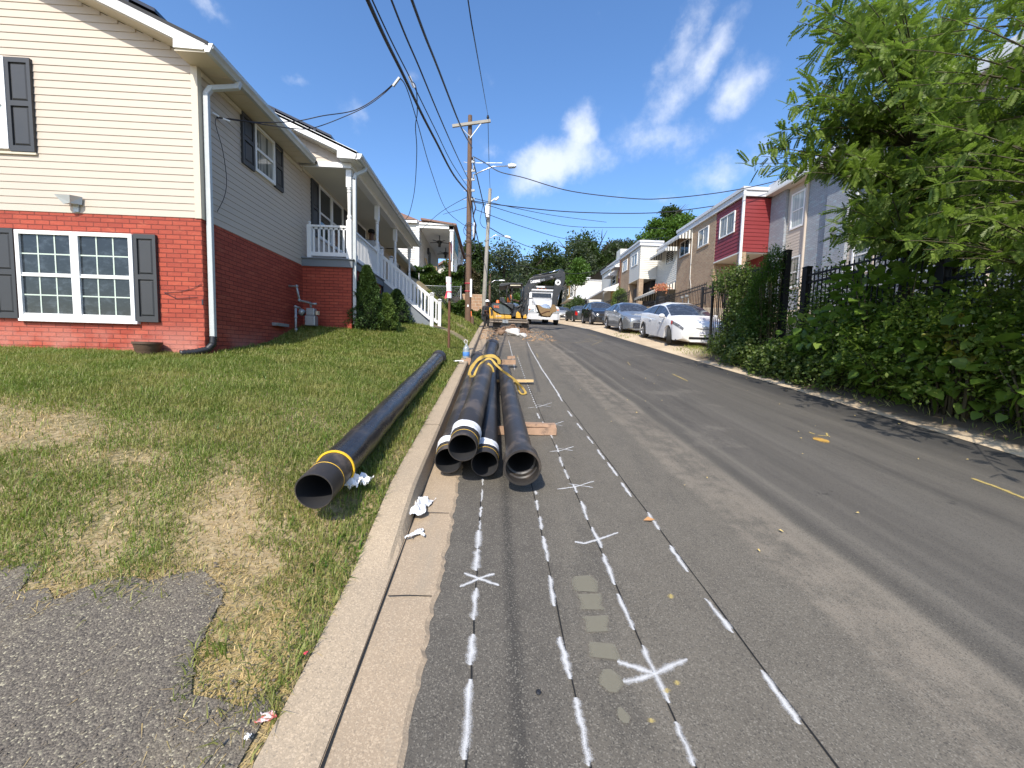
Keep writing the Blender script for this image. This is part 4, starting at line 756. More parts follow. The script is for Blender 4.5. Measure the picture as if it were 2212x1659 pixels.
v = atg(893, 1160); crumple('plastic_scrap', 'thin tail of white plastic in the gutter in front of the crumpled sheet', (v.x+.01, v.y, RZ(v.y)+.015), .045, .13, .025, 4, rot=-.45)
v = atg(912, 1158); crumple('plastic_scrap', 'small white plastic strip in the gutter beside the kerb', (v.x, v.y, RZ(v.y)+.015), .03, .09, .02, 5, rot=.3)
v = pp(768, 1025, 2.75); crumple('plastic_film', 'crumpled white plastic film hanging beside the pipe on the lawn', (v.x-.01, v.y, LZ(v.x, v.y)+.05), .22, .14, .10, 8, rot=.3, n=26)
crumple('plastic_scrap', 'white plastic scrap on the grass beside the far timber', (pp(992, 797, 8.6).x, 8.6, LZ(-.78, 8.6)+.03), .22, .07, .04, 12, rot=.2)
M['wrapper'] = mat('red_white_wrapper', (.45, .10, .07), .35, var=.3, vs=20, dirt=(.75, .68, .66), ds=28, dl=.45, dirt_amt=.9)
v = atg(575, 1470, -1.34); crumple('wrapper', 'torn red and white snack wrapper on the driveway edge', (v.x, v.y, LZ(v.x, v.y)+.012), .055, .04, .012, 6, 'wrapper', cat='wrapper', pin=.1)
v = atg(532, 1477, -1.28); crumple('paper_scrap', 'tiny white paper scrap beside the red wrapper', (v.x, v.y, LZ(v.x, v.y)+.02), .02, .02, .01, 7, 'paper', cat='paper')
v = atg(659, 1321, -1.28); crumple('flower_petal', 'small pink scrap in the straw by the kerb', (v.x, v.y, LZ(v.x, v.y)+.03), .015, .015, .01, 9, 'redtape', cat='scrap')

# bottle
v = pp(1007, 770, 9.45); vz = LZ(v.x, 9.45)
BT = thing('water_bottle', 'clear plastic water jug with a blue label by the far timber', 'bottle', (v.x, 9.45, vz))
M['clear'] = mat('clear_plastic', (.55, .62, .66), .12, spec=.8); M['clear'].node_tree.nodes['Principled BSDF'].inputs['Transmission Weight'].default_value = .55
c = (v.x, 9.45, vz+.0)
mb = MB(); mb.lathe([(0, 0), (.075, 0), (.082, .015), (.082, .03), (.078, .04), (.082, .05), (.082, .17), (.078, .19), (.082, .20), (.06, .26), (.028, .31), (.02, .32), (.02, .345), (0, .345)], c, 18); mb.build('jug', M['clear'], BT, True)
mb = MB(); mb.lathe([(.0835, .055), (.0840, .056), (.0840, .15), (.0835, .151)], c, 18); mb.build('bottle_label', mat('blue_label', (.08, .22, .55), .3, var=.5, vs=14, dirt=(.8, .82, .85), ds=12), BT, True)
mb = MB(); mb.tube([(c[0]-.02, c[1], c[2]+.33), (c[0]-.06, c[1], c[2]+.40), (c[0]-.03, c[1], c[2]+.44), (c[0]+.02, c[1], c[2]+.42), (c[0]+.02, c[1], c[2]+.34)], .006, 6); mb.build('loop_handle', M['paper'], BT, True)

# sign stake on the lawn
x, y = -1.07, 9.8; zg = LZ(x, y)
SG = thing('sign_post', 'brown steel sign post on the lawn with a white notice tied on by red tape', 'sign post', (x, y, zg))
mb = MB(); mb.add([(x-.03, y, zg-.2), (x-.015, y-.02, zg-.2), (x+.015, y-.02, zg-.2), (x+.03, y, zg-.2), (x-.03, y, zg+2.55), (x-.015, y-.02, zg+2.55), (x+.015, y-.02, zg+2.55), (x+.03, y, zg+2.55)], [(0, 1, 5, 4), (1, 2, 6, 5), (2, 3, 7, 6)]); mb.build('post', M['rust'], SG)
mb = MB(); mb.bx(x+.032, x+.036, y-.15, y+.15, zg+2.10, zg+2.58); mb.build('sign_plate', M['white'], SG); mb = MB(); mb.bx(x+.037, x+.039, y-.14, y+.14, zg+2.28, zg+2.5); mb.build('sign_band', M['redtape'], SG)
TL = lambda X, Y, Z: (x+X+Z*-.045, y+Y, zg+1.22+Z)
mb = MB(TL); mb.lathe([(.060, 0), (.064, .01), (.062, .25), (.066, .5)], (0, -.03, 0), 14); nt_ = mb.build('notice', M['paper'], SG, True)
mb = MB(TL); mb.lathe([(.066, .13), (.069, .135), (.067, .16), (.064, .165)], (0, -.03, 0), 14); mb.lathe([(.0675, .35), (.0685, .352), (.0675, .36)], (0, -.03, 0), 14); mb.add([(-.062, -.05, .15), (-.03, -.09, .15), (-.05, -.09, .0), (-.11, -.06, -.01)], [(0, 1, 2, 3)]); mb.build('red_tape', M['redtape'], SG)
mb = MB(TL); [mb.bx(-.04, .04, -.0955, -.0945, z_, z_+.006) for z_ in (.22, .26, .30, .40)]; mb.build('printed_lines', mat('print_grey', (.25, .25, .27)), SG)

# utility poles
def pole(name, label, base, top, rb, rt, matn):
    o = thing(name, label, 'utility pole', base); b = Vector(base); t = Vector(top)
    mb = MB(); mb.tube([b+(t-b)*k/8-Vector((0, 0, .4 if k == 0 else 0)) for k in range(9)], [rb+(rt-rb)*k/8 for k in range(9)], 16); mb.build('pole', M[matn], o, True, ang=40); return o, b, t
bx_, by_ = -1.22, 19.5; P1, pb, ptp = pole('utility_pole', 'tall brown wooden utility pole on the grass bank with a crossarm and a street lamp', (bx_, by_, LZ(bx_, by_)), tuple(pp(1015.5, 250, 19.5)), .155, .095, 'wood')
def pz(z): t = (z-pb.z)/(ptp.z-pb.z); return pb+(ptp-pb)*t
mb = MB(); A = pp(977, 272.5, 19.32); B = pp(1059.5, 261, 19.32); mb.bar(A, B, .09, .12); mb.build('crossarm', M['greywood'], P1)
mb = MB(); c = A+(B-A)*.47; mb.bar(c+(A-c)*.6-Vector((0, .02, .05)), (c.x, 19.36, c.z-.55), .02, .035); mb.bar(c+(B-c)*.55-Vector((0, .02, .05)), (c.x, 19.36, c.z-.62), .02, .035); mb.build('arm_brace', M['galv'], P1)
ins = B+(A-B)*.07
mb = MB(); mb.cyl(ins, ins+Vector((0, 0, .12)), .012); mb.lathe([(.03, .12), (.06, .13), (.065, .16), (.035, .17), (.055, .18), (.055, .2), (.03, .21), (.045, .23), (.045, .25), (0, .26)], ins, 12); mb.build('insulator', M['black'], P1, True)
hz = 4.0+3.9
for z in (8.9, 8.5, 8.1, 7.6, 7.2):
    p = pz(z); mb = MB(); mb.bar(p+Vector((.1, -.1, 0)), p+Vector((.26, -.14, 0)), .05, .10); mb.build('bracket', M['galv'], P1); mb = MB(); mb.bar(p+Vector((-.12, 0, 0)), p+Vector((-.27, 0, .02)), .02); mb.build('step_bolt', M['galv'], P1)
for z in (9.0, 8.6, 8.2): p = pz(z); mb = MB(); mb.cyl(p+Vector((.2, -.16, -.05)), p+Vector((.2, -.16, .10)), .035); mb.build('spool_insulator', M['galv'], P1)
mb = MB(); p = pz(6.2)
for r, z in ((.20, 5.9), (.26, 5.75), (.3, 4.95)): c = pz(z); mb.tube([c+Vector((r*cos(t)+.02, -.18, r*sin(t)*1.1)) for t in [k*2*pi/14 for k in range(15)]], .014, 5, False)
mb.bx(pz(6).x+.2, pz(6).x+.30, 19.3, 19.4, 5.3, 6.0); c = pz(6.7); mb.tube([c+Vector((.15, -.15, .6)), c+Vector((.32, -.2, .1)), c+Vector((.2, -.2, -.3)), c+Vector((.35, -.2, -.7)), c+Vector((.28, -.2, -1.4))], .03, 6); mb.build('cable_coil', M['wire'], P1, True)
mb = MB(); c = pz(6.35); mb.cyl(c+Vector((.24, -.22, -.95)), c+Vector((.24, -.22, -.25)), .045); mb.build('splice_case', M['paper'], P1, True)
mb = MB(); c = pz(2.2); mb.bx(c.x-.035, c.x+.035, 19.335, 19.35, 2.2, 2.3); mb.build('pole_tag', M['paper'], P1)
mb = MB()
for z in (2.95, 3.32): c = pz(z); mb.tube([c+Vector((.158*cos(t), .158*sin(t), .01*sin(t))) for t in [k*2*pi/20 for k in range(21)]], .018, 6, False)
mb.build('red_band', M['redtape'], P1, True); mb = MB(); c = pz(3.1); mb.bar(c+Vector((.13, -.13, -.43)), c+Vector((.13, -.13, .42)), .09, .01, up=(0, 1, 0)); mb.build('notice', M['paper'], P1)
mb = MB(); mb.tube([pz(2.0)+Vector((.15, -.08, 0)), pz(1.7)+Vector((.17, -.1, 0)), pz(1.45)+Vector((.15, -.1, 0))], .02, 6); mb.build('orange_conduit', M['orange'], P1, True)
mb = MB(); c = (-.99, 19.35, LZ(-.99, 19.35)); mb.tube([(c[0], c[1], c[2]-.2), (c[0]-.01, c[1], c[2]+.25), (c[0]-.02, c[1], c[2]+.42)], [.07, .075, .05], 8); tag(mb.build('pole_stub', M['wood'], None), 'short rotten wooden stub beside the foot of the utility pole', 'stub')
def lamp(root, A, B, C, hs=1):
    mb = MB(); A, B, C = Vector(A), Vector(B), Vector(C); mb.tube([A, A.lerp(B, .5)+Vector((0, 0, .02)), B, C], .028*hs, 8); l = mb.build('lamp_arm', M['steel'], root, True)
    mb = MB(); d = (C-B).normalized(); T = lambda x, y, z: tuple(C+d*x+Vector((0, y, z)))
    mb.T = T; mb.prism([(0, .05), (.25*hs, .07), (.40*hs, .02), (.42*hs, -.05), (.02, -.06)], -.10*hs, .10*hs); mb.build('lamp_head', M['paper'], root, bevel=.015)
    mb = MB(T); mb.lathe([(.03, .07), (.035, .13), (0, .14)], (.16*hs, 0, 0), 8); mb.prism([(.05, -.061), (.38*hs, -.052), (.34*hs, -.085), (.08, -.09)], -.08, .08); mb.build('lamp_lens', M['clear'], root)
lamp(P1, pp(1021, 379, 19.4), pp(1065, 360, 19.3), pp(1097, 358.5, 19.25), .95)
mb = MB(); mb.bar(pp(1021, 352, 19.4), pp(1085, 352, 19.3), .02); mb.build('stay_rod', M['steel'], P1)
P2, pb2, pt2 = pole('utility_pole', 'silvery grey leaning utility pole with a white transformer beyond the brown pole', (pp(1043, 690, 31).x, 31, LZ(-.8, 31)-.2), tuple(pp(1058.8, 408, 31)), .17, .12, 'greywood')
mb = MB(); c = pp(1053, 457, 30.7); mb.lathe([(0, -.42), (.15, -.42), (.16, -.38), (.16, .38), (.13, .44), (0, .45)], c, 14); mb.lathe([(.03, .45), (.05, .5), (0, .62)], (c.x-.05, c.y, c.z), 8); mb.lathe([(.03, .45), (.05, .5), (0, .62)], (c.x+.07, c.y, c.z), 8); mb.build('transformer', M['paper'], P2, True, ang=40)
mb = MB(); c = pp(1070, 428, 30.8); mb.bar(pp(1061, 435, 30.9), c, .06); mb.prism([(c.x-.05, c.z-.1), (c.x+.22, c.z+.12), (c.x+.26, c.z+.02), (c.x+.05, c.z-.18)], 30.7, 30.95); mb.build('flood_light', M['paper'], P2)
lamp(P2, pp(1049, 522, 30.9), pp(1070, 508, 30.8), pp(1090, 511, 30.8), 1.1)
P3, _, _ = pole('utility_pole', 'slim brown pole with a street lamp arm behind the excavator', (pp(1057, 690, 46).x, 46, 4.0), tuple(pp(1058.5, 592, 46)), .14, .12, 'wood'); lamp(P3, pp(1059, 613, 46), pp(1068, 606, 46), pp(1078, 606, 46), 1.6)

# overhead cables
def cable(label, pts, r=.012, name='cable', group='overhead cables'):
    pts = [Vector(p) for p in pts]; sm = []
    for i in range(len(pts)-1):
        a = pts[max(i-1, 0)]; p0 = pts[i]; p1 = pts[i+1]; p2 = pts[min(i+2, len(pts)-1)]
        for k in range(8): t = k/8; sm.append(.5*((2*p0)+(p1-a)*t+(2*a-5*p0+4*p1-p2)*t*t+(3*p0-a-3*p1+p2)*t**3))
    sm.append(pts[-1]); mb = MB(); mb.tube(sm, r, 6); return tag(mb.build(name, M['wire'], None, True), label, 'cable', group)
def run(pl, xs, back=True):
    """measured bearings with the cable's distance left of the camera"""
    P = [atx(px, py, x) for (px, py), x in zip(pl, xs)]
    if back: d = (P[0]-P[1]); P = [P[0]+d*2.2+Vector((0, 0, .3))]+P
    return P
e1 = pz(7.55)+Vector((-.1, -.1, 0))
cable('thickest double cable running from the brown pole overhead to the upper left', run([(794, 0), (871, 162), (912, 248), (941.6, 305), (980, 378)], [-1.75, -1.72, -1.65, -1.55, -1.38])+[e1], .03)
cable('thin cable just right of the double cable at the upper left', run([(804, 0), (887, 171), (940, 279), (979, 357)], [-1.70, -1.65, -1.5, -1.38])+[pz(7.7)], .012)
cable('middle black cable between the double cable and the thick single cable', run([(845.5, 0), (907, 149), (949, 250.5), (985, 332)], [-1.5, -1.45, -1.38, -1.3])+[pz(8.0)+Vector((0, -.12, 0))], .016)
cable('thick black cable crossing in front of the crossarm', run([(889.6, 0), (946.6, 148.8), (996.3, 275.3)], [-1.3, -1.25, -1.15])+[pz(9.5)+Vector((.12, -.15, 0))], .024)
cable('thin wire from the insulator overhead towards the top edge', run([(1011, 0), (1031, 119)], [-.45, -.40])+[ins+Vector((0, 0, .26))], .01)
cable('thin wire from the insulator on to the grey pole', [ins+Vector((0, 0, .24)), (ins+pt2)/2-Vector((0, 0, .25)), pt2], .014)
y_ = [7.9]; cl = atx(863, 168, -1.80)
def seg(pts, dep): return [aty(px/K, py/K, d) for (px, py), d in zip(pts, dep)]
cable('upper service cable from the clamp down to the cream side wall', [cl]+seg([(1500, 372), (1400, 433), (1270, 456), (1157, 478), (994, 481)], [8.0, 7.9, 7.6, 7.4, 7.0])+[(-4.34, 6.66, 3.53)], .009)
cable('lower service cable sagging below the other one to the cream side wall', [cl]+seg([(1518, 363), (1440, 420), (1330, 470), (1240, 502), (1180, 508), (1066, 494), (931, 471)], [8.1, 8.0, 7.8, 7.6, 7.4, 7.1, 6.8])+[(-4.34, 6.67, 3.52)], .008)
cable('service cable running down the cream side wall beside the downspout', [(-4.34, 6.66, 3.52), (-4.335, 6.63, 3.4), (-4.338, 6.78, 3.1), (-4.34, 6.86, 2.7), (-4.34, 6.80, 2.4), (-4.34, 6.62, 2.1)], .0045)
mb = MB(); mb.bar((-4.36, 6.6, 3.56), (-4.30, 6.66, 3.54), .02); mb.bar((-4.27, 6.7, 3.535), (-4.2, 6.76, 3.53), .02); tag(mb.build('cable_clamp', M['paper'], None), 'small white cable clamp on the cream side wall', 'clamp')
mb = MB(); mb.bar(cl, cl+Vector((-.12, .02, -.14)), .035); tag(mb.build('cable_clamp', M['galv'], None), 'grey cable clamp hanging from the double cable', 'clamp')
mb = MB(); w = atx(888.5, 175, -1.65); mb.bar(w+Vector((-.03, -.04, .06)), w+Vector((.04, .06, -.08)), .035); tag(mb.build('cable_clamp', M['paper'], None), 'white cable clamp on the thin cable right of the double cable', 'clamp')
cable('drooping cable from the clamp down to the pole', [cl]+seg([(1600, 345), (1640, 470), (1700, 680), (1760, 830)], [8.3, 9.5, 13, 17])+[pz(5.9)], .010)
cable('hanging cable loop from the white clamp ending above the porch roof', [w]+seg([(1638, 345), (1643, 440), (1636, 500), (1641, 600), (1632, 750), (1612, 840), (1598, 862)], [7.4, 8, 8.6, 9.6, 11.5, 13, 14]), .009)
cable('low cable from the brown pole down to the white porch house', [pz(7.4), aty(950, 460, 21.5), aty(901, 505, 24.3)], .012)
def cabP(label, pl, deps, r=.014): cable(label, [aty(px, py, d) for (px, py), d in zip(pl, deps)], r)
cabP('twisted service cable from the street lamp across the road to the grey house', [(1022, 338), (1050, 353), (1079, 371), (1132, 384), (1234, 413), (1371, 429), (1445, 428), (1540, 418), (1617, 405), (1690, 388)], [19.4, 19.3, 19.2, 19, 18.8, 18.6, 18.6, 18.7, 18.8, 18.9], .02)
cabP('thick cable from the brown pole across to the red sided house', [(1019, 434), (1107, 446), (1234, 457.7), (1371, 460.8), (1459, 456), (1562, 442)], [19.4, 19.8, 20.5, 21, 21.4, 22], .022)
cabP('thin cable crossing the sky just below the thick cable on the right', [(1010, 425), (1107, 448), (1200, 466), (1310, 480)], [19.5, 21, 24, 28], .014)
cabP('cable crossing the sky towards the treetop on the right', [(1020, 436), (1059, 445), (1125.6, 464.7), (1234, 489), (1371, 491.5), (1440, 494)], [19.4, 20, 21.5, 24, 26.5, 28], .014)
cabP('lowest long cable from the brown pole across to the brick houses', [(1028, 453), (1130, 490), (1234, 518), (1330, 522), (1445, 512)], [19.4, 22, 25, 28, 31], .014)
cabP('thick cable running from the brown pole on to the grey pole', [(1020, 340), (1031, 384), (1046, 450), (1052, 486)], [19.4, 22, 27, 30.8], .03)
cabP('sagging cable between the two poles below the transformer', [(1019, 434), (1024, 476), (1033, 520), (1046, 566)], [19.4, 22, 26, 30.8], .03)
cabP('cable from the grey pole towards the trees', [(1058, 492), (1102, 516), (1153, 536), (1215, 548)], [31, 36, 44, 55], .03)
cabP('far cable sagging in front of the trees above the excavator', [(1060, 545), (1120, 572), (1200, 588), (1260, 590), (1320, 575), (1372, 548)], [31, 36, 42, 44, 42, 38], .022)
cabP('looping black cable left of the grey pole', [(1044, 440), (1040, 458), (1037, 478), (1043, 490), (1050, 493)], [30, 30.2, 30.4, 30.6, 30.8], .02)
cabP('cable from the foot of the sky to the brown pole on the left', [(957, 463), (985, 455), (1010, 447)], [26, 22, 19.6], .012)

# ------------------------------------------------ leaves
def frames(D, g):
    D = D/np.linalg.norm(D, axis=1, keepdims=True); R = g.normal(size=D.shape); S = np.cross(D, R); S /= np.linalg.norm(S, axis=1, keepdims=True)+1e-9; return D, S, np.cross(S, D)
DIA = (np.array([(0, 0, 0), (.45, .5, .08), (1, 0, -.05), (.45, -.5, .08)]), [(0, 1, 2, 3)])
HEART = (np.array([(0, 0, 0), (-.06, .26, .02), (.12, .47, .05), (.42, .46, .04), (.75, .24, -.03), (1, 0, -.14), (.75, -.24, -.03), (.42, -.46, .04), (.12, -.47, .05), (-.06, -.26, .02), (.45, 0, -.05)]),
         [(0, 1, 2, 10), (2, 3, 4, 10), (4, 5, 10, 10), (5, 6, 10, 10), (6, 7, 8, 10), (8, 9, 0, 10)])
HEART = (HEART[0], [(0, 1, 10), (1, 2, 10), (2, 3, 10), (3, 4, 10), (4, 5, 10), (5, 6, 10), (6, 7, 10), (7, 8, 10), (8, 9, 10), (9, 0, 10)])
def place(tpl, C, D, S, N, L, W):
    T, Fc = tpl; L = np.broadcast_to(L, len(C)); W = np.broadcast_to(W, len(C))
    V = C[:, None, :]+T[None, :, 0:1]*L[:, None, None]*D[:, None, :]+T[None, :, 1:2]*W[:, None, None]*S[:, None, :]+T[None, :, 2:3]*L[:, None, None]*N[:, None, :]
    Fa = np.array(Fc); F2 = (Fa[None]+(np.arange(len(C))*len(T))[:, None, None]).reshape(-1, Fa.shape[1]); return V.reshape(-1, 3), F2
def leafcloud(name, C, mat, parent, L, W, seed, up=.4, out=None, tpl=DIA, droop=0):
    g = np.random.default_rng(seed); n = len(C); D = g.normal(size=(n, 3)); 
    if out is not None: D += out*1.2
    D[:, 2] -= droop; D, S, N = frames(D, g)
    S = np.cross(np.array([0, 0, 1.])+g.normal(size=(n, 3))*(1-up), D); S /= np.linalg.norm(S, axis=1, keepdims=True)+1e-9; N = np.cross(D, S); N *= np.sign(N[:, 2:3]+1e-9)
    k = g.uniform(.6, 1.25, n); V, Fc = place(tpl, C, D, S, N, L*k, W*k); return np_mesh(name, V, Fc, mat, parent)
def blobpts(n, c, r, seed, shell=.55, lump=.25):
    g = np.random.default_rng(seed); d = g.normal(size=(n, 3)); d /= np.linalg.norm(d, axis=1, keepdims=True)
    k = 1+lump*np.sin(d[:, 0]*5+seed)*np.sin(d[:, 1]*6+seed*1.3)*np.sin(d[:, 2]*5+seed*.7)*2
    rad = (shell+(1-shell)*g.random(n)**.6)*k; return np.array(c)+d*rad[:, None]*np.array(r), d
M['ivy'] = leaf_mat('ivy_leaf', [(.02, .045, .012), (.05, .10, .02), (.09, .16, .03), (.15, .22, .06)], .25, .4)
M['ivyb'] = leaf_mat('withered_ivy_leaf', [(.05, .045, .02), (.12, .085, .05), (.16, .12, .07), (.08, .09, .03)], .2, .7)
M['spruce'] = leaf_mat('spruce_needles', [(.03, .06, .016), (.06, .11, .028), (.10, .17, .04)], .1, .6)
M['spruce2'] = leaf_mat('bright_spruce_needles', [(.08, .13, .025), (.14, .21, .045), (.21, .29, .08)], .1, .6)
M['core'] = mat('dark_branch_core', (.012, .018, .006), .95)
def conifer(label, c, r, h, seed, m, n=9000, tilt=0):
    o = thing('dwarf_spruce', label, 'shrub', c, 'dwarf spruces by the porch'); g = np.random.default_rng(seed)
    t = g.random(n)**.75; a = g.uniform(0, 2*pi, n); prof = np.clip(1.02-t, 0, 1)**.75*(.35+.65*np.minimum(1, t*6+.4)); lum = 1+.30*np.sin(a*3+t*9+seed)*np.sin(t*12+a*2)+.16*np.sin(a*7-t*19+seed)
    rr = r*prof*lum*(.84+.2*g.random(n)); C = np.stack([c[0]+rr*np.cos(a)+tilt*t, c[1]+rr*np.sin(a), c[2]+t*h], 1); out = np.stack([np.cos(a), np.sin(a), .5+0*a], 1)
    leafcloud('foliage', C, m, o, .065, .024, seed, up=.0, out=out*1.3)
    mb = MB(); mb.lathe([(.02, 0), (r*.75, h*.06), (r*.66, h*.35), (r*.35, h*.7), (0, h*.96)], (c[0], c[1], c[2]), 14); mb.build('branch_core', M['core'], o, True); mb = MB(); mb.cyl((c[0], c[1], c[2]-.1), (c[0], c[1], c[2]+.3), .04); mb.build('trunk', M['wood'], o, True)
conifer('tall dark dwarf spruce against the corner of the brick porch foundation', (-3.02, 9.75, LZ(-3.02, 9.75)-.02), .42, 1.5, 21, M['spruce'], 14000)
conifer('lighter yellow green dwarf spruce right of the tall dark one below the railing', (-2.62, 9.95, LZ(-2.62, 9.95)-.02), .34, .9, 22, M['spruce2'], 11000)
conifer('small dark round dwarf spruce in the shade under the steps', (-2.75, 11.6, LZ(-2.75, 11.6)-.02), .46, .95, 23, M['spruce'], 6000)

# ivy hedge on a fence, and the block wall behind the pole
def ivy(label, x0, x1, y0, y1, zt, n, seed, m, zb=None, L=.1, cat='hedge', name='ivy_hedge', core=True):
    o = thing(name, label, cat, ((x0+x1)/2, (y0+y1)/2, LZ((x0+x1)/2, y0))); g = np.random.default_rng(seed); x = g.uniform(x0, x1, n); zb_ = LZ((x0+x1)/2, y0)-.2 if zb is None else zb
    top = zt+.18*np.sin(x*3+seed)+.12*np.sin(x*7.3); z = zb_+(top-zb_)*g.random(n)**.8; d = (y1-y0)/2; b = .5+.3*np.sin(x*4+z*3)+.2*np.sin(z*7-x*2); y = (y0+y1)/2-d*b*g.random(n)**.3-d*.3*(g.random(n)-.3)
    k = g.random(n) < .25; y = np.where(k, g.uniform(y0, y1, n), y); z = np.where(k, top-.12*g.random(n), z)
    C = np.stack([x, y, z], 1); leafcloud('foliage', C, m, o, L, L*.85, seed, up=.2, out=np.tile([0, -.7, .3], (n, 1)), droop=.5)
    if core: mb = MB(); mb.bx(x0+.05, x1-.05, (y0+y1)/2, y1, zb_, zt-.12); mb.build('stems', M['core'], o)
    return o
ivy('tall dark ivy covered chain link fence below the white porch house', -4.9, -1.62, 20.5, 21.3, 4.15, 15000, 31, M['ivy'])
ivy('low leafy bramble at the foot of the ivy fence behind the pole', -2.4, -1.3, 20.0, 20.7, 2.35, 2600, 32, M['ivy'])
ivy('brown withered vines above the block wall between the two poles', -2.6, -.95, 27.9, 28.6, 5.75, 7000, 33, M['ivyb'], 3.9)
ivy('green creeper at the foot of the block wall', -1.75, -.85, 26.8, 27.6, 2.95, 2600, 34, M['ivy'], 2.2)
mb = MB(); mb.bx(-3.2, -.80, 27.7, 27.95, 1.8, 4.02); tag(mb.build('block_wall', brick_mat('tan_block', (.42, .25, .15), (.36, .21, .12), (.50, .40, .30), .2, .42, .014), None), 'tan brick block retaining wall below the withered vines', 'wall')
FN = thing('chain_link_fence', 'grey chain link fence with pale posts half hidden by the ivy', 'fence', (-3, 20.4, LZ(-3, 20.4)))
mb = MB(); 
for x in (-4.6, -3.75, -2.3, -1.66): mb.cyl((x, 20.42, LZ(x, 20.4)-.1), (x, 20.42, 3.35 if x != -3.75 else 3.9), .03, n=8)
mb.cyl((-4.6, 20.42, 3.3), (-1.66, 20.42, 3.3), .02, n=6); mb.build('fence_frame', M['galv'], FN, True)
mb = MB()
for k in range(40): x = -4.6+k*.075; mb.bar((x, 20.42, 3.3), (x-.6 if x-.6 > -4.6 else -4.6, 20.42, 2.2), .004); mb.bar((x, 20.425, 2.2), (min(x+.6, -1.66), 20.425, 3.3), .004)
mb.build('wire_mesh', M['galv'], FN)

# ------------------------------------------------ the white porch house beyond
W2 = thing('house', 'pale sided house with a tall white columned porch and terracotta roof behind the ivy fence', 'house', (-4.5, 24.5, 3.9))
M['pale'] = mat('pale_siding', (.56, .54, .50), .55, var=.04); M['terra'] = mat('terracotta_shingle', (.22, .13, .10), .85, var=.25, vs=25)
T1 = wall_T('y', 24.5, -1); T3 = wall_T('x', -4.53, 1)
mb = MB(); mb.bx(-12, -4.53, 24.502, 33, 3.0, 7.75); mb.build('wall', M['pale'], W2); lap_siding('siding', T1, [(3.4, 7.3, -12, -4.68)], W2, M['pale'], .13, .03); lap_siding('porch_siding', T3, [(4.8, 7.3, 24.6, 31.5)], W2, M['pale'], .13, .03)
mb = MB(); mb.bx(-4.68, -4.5, 24.46, 24.6, 3.4, 7.4); mb.bx(-2.75, -2.5, 24.45, 24.5, 7.32, 7.5); mb.bx(-4.5, -2.5, 24.45, 24.7, 7.32, 7.5); mb.bx(-2.68, -2.5, 24.7, 32.6, 7.32, 7.5); mb.bx(-4.5, -2.4, 24.38, 24.44, 7.5, 7.6); mb.bx(-12, -4.6, 24.3, 24.42, 7.55, 7.68); mb.build('trim', M['white'], W2)
mb = MB(); mb.bx(-4.53, -2.68, 24.7, 32.6, 7.42, 7.46); mb.build('porch_ceiling', M['white'], W2); mb = MB(); mb.bx(-4.53, -2.4, 24.4, 32.8, 4.55, 4.8); mb.build('porch_deck', M['conc'], W2)
for y in (24.62, 27.2, 29.8, 32.4): mb = MB(); mb.bx(-2.70, -2.50, y-.1, y+.1, 4.8, 7.32); mb.bx(-2.73, -2.47, y-.13, y+.13, 7.2, 7.32); mb.build('porch_post', M['white'], W2)
mb = MB(); mb.prism([(-2.3, 7.60), (-4.4, 7.85), (-4.4, 7.75), (-2.3, 7.5)], 24.3, 33); mb.prism([(-4.3, 7.78), (-8.2, 9.2), (-12.2, 7.78)], 24.9, 33.2); mb.add([(-4.5, 24.3, 7.72), (-12, 24.3, 7.72), (-12, 26, 8.3), (-5.6, 26, 8.3)], [(0, 1, 2, 3)]); mb.build('roof', M['terra'], W2)
mb = MB(T3); mb.bx(27.9, 28.8, .013, .05, 4.8, 6.9); mb.build('door', M['black'], W2); mb = MB(); mb.bx(-4.5, -4.38, 27.4, 27.55, 6.5, 6.9); mb.build('wall_lantern', M['black'], W2)
mb = MB(); mb.bx(-2.44, -2.42, 24.9, 27.0, 6.25, 7.3); mb.build('banner', mat('teal_banner', (.12, .28, .30), .7, var=.5, vs=3), W2)
rl = MB(); 
for k in range(14): rl.bar((-4.4+k*.13, 32.5, 4.8), (-4.4+k*.13, 32.5, 5.7), .02)
rl.bar((-4.5, 32.5, 5.7), (-2.6, 32.5, 5.7), .03); rl.build('railing', M['white'], W2)
for i, (x, y) in enumerate(((-3.55, 26.3), (-3.5, 29.2))):
    F = thing('ceiling_fan', ('nearer' if i == 0 else 'farther')+' black ceiling fan under the white porch roof', 'ceiling fan', (x, y, 7.42), 'porch ceiling fans')
    mb = MB(); mb.cyl((x, y, 7.42), (x, y, 7.1), .025); mb.lathe([(.05, 0), (.16, -.03), (.17, -.14), (.08, -.2), (.08, -.4), (0, -.42)], (x, y, 7.12), 12); mb.build('motor', M['black'], F, True)
    for k in range(5):
        a = k*2*pi/5+.35; mb = MB(); mb.bar((x+.12*cos(a), y+.12*sin(a), 7.02), (x+.62*cos(a), y+.62*sin(a), 7.0), .12, .012); mb.build('blade', M['black'], F)
RC = thing('rocking_chair', 'wooden rocking chair on the white house porch', 'chair', (-4.0, 26.6, 4.8)); x, y, z = -4.0, 26.6, 4.8
mb = MB(); mb.bx(x-.25, x+.28, y-.25, y+.25, z+.42, z+.45); mb.build('seat', M['lumber2'], RC)
mb = MB(); [mb.bar((x-.25, y+s, z+.4), (x-.45, y+s, z+1.2), .035) for s in (-.24, -.08, .08, .24)]; mb.bar((x-.45, y-.26, z+1.18), (x-.45, y+.26, z+1.18), .07, .03); mb.build('backrest', M['lumber2'], RC)
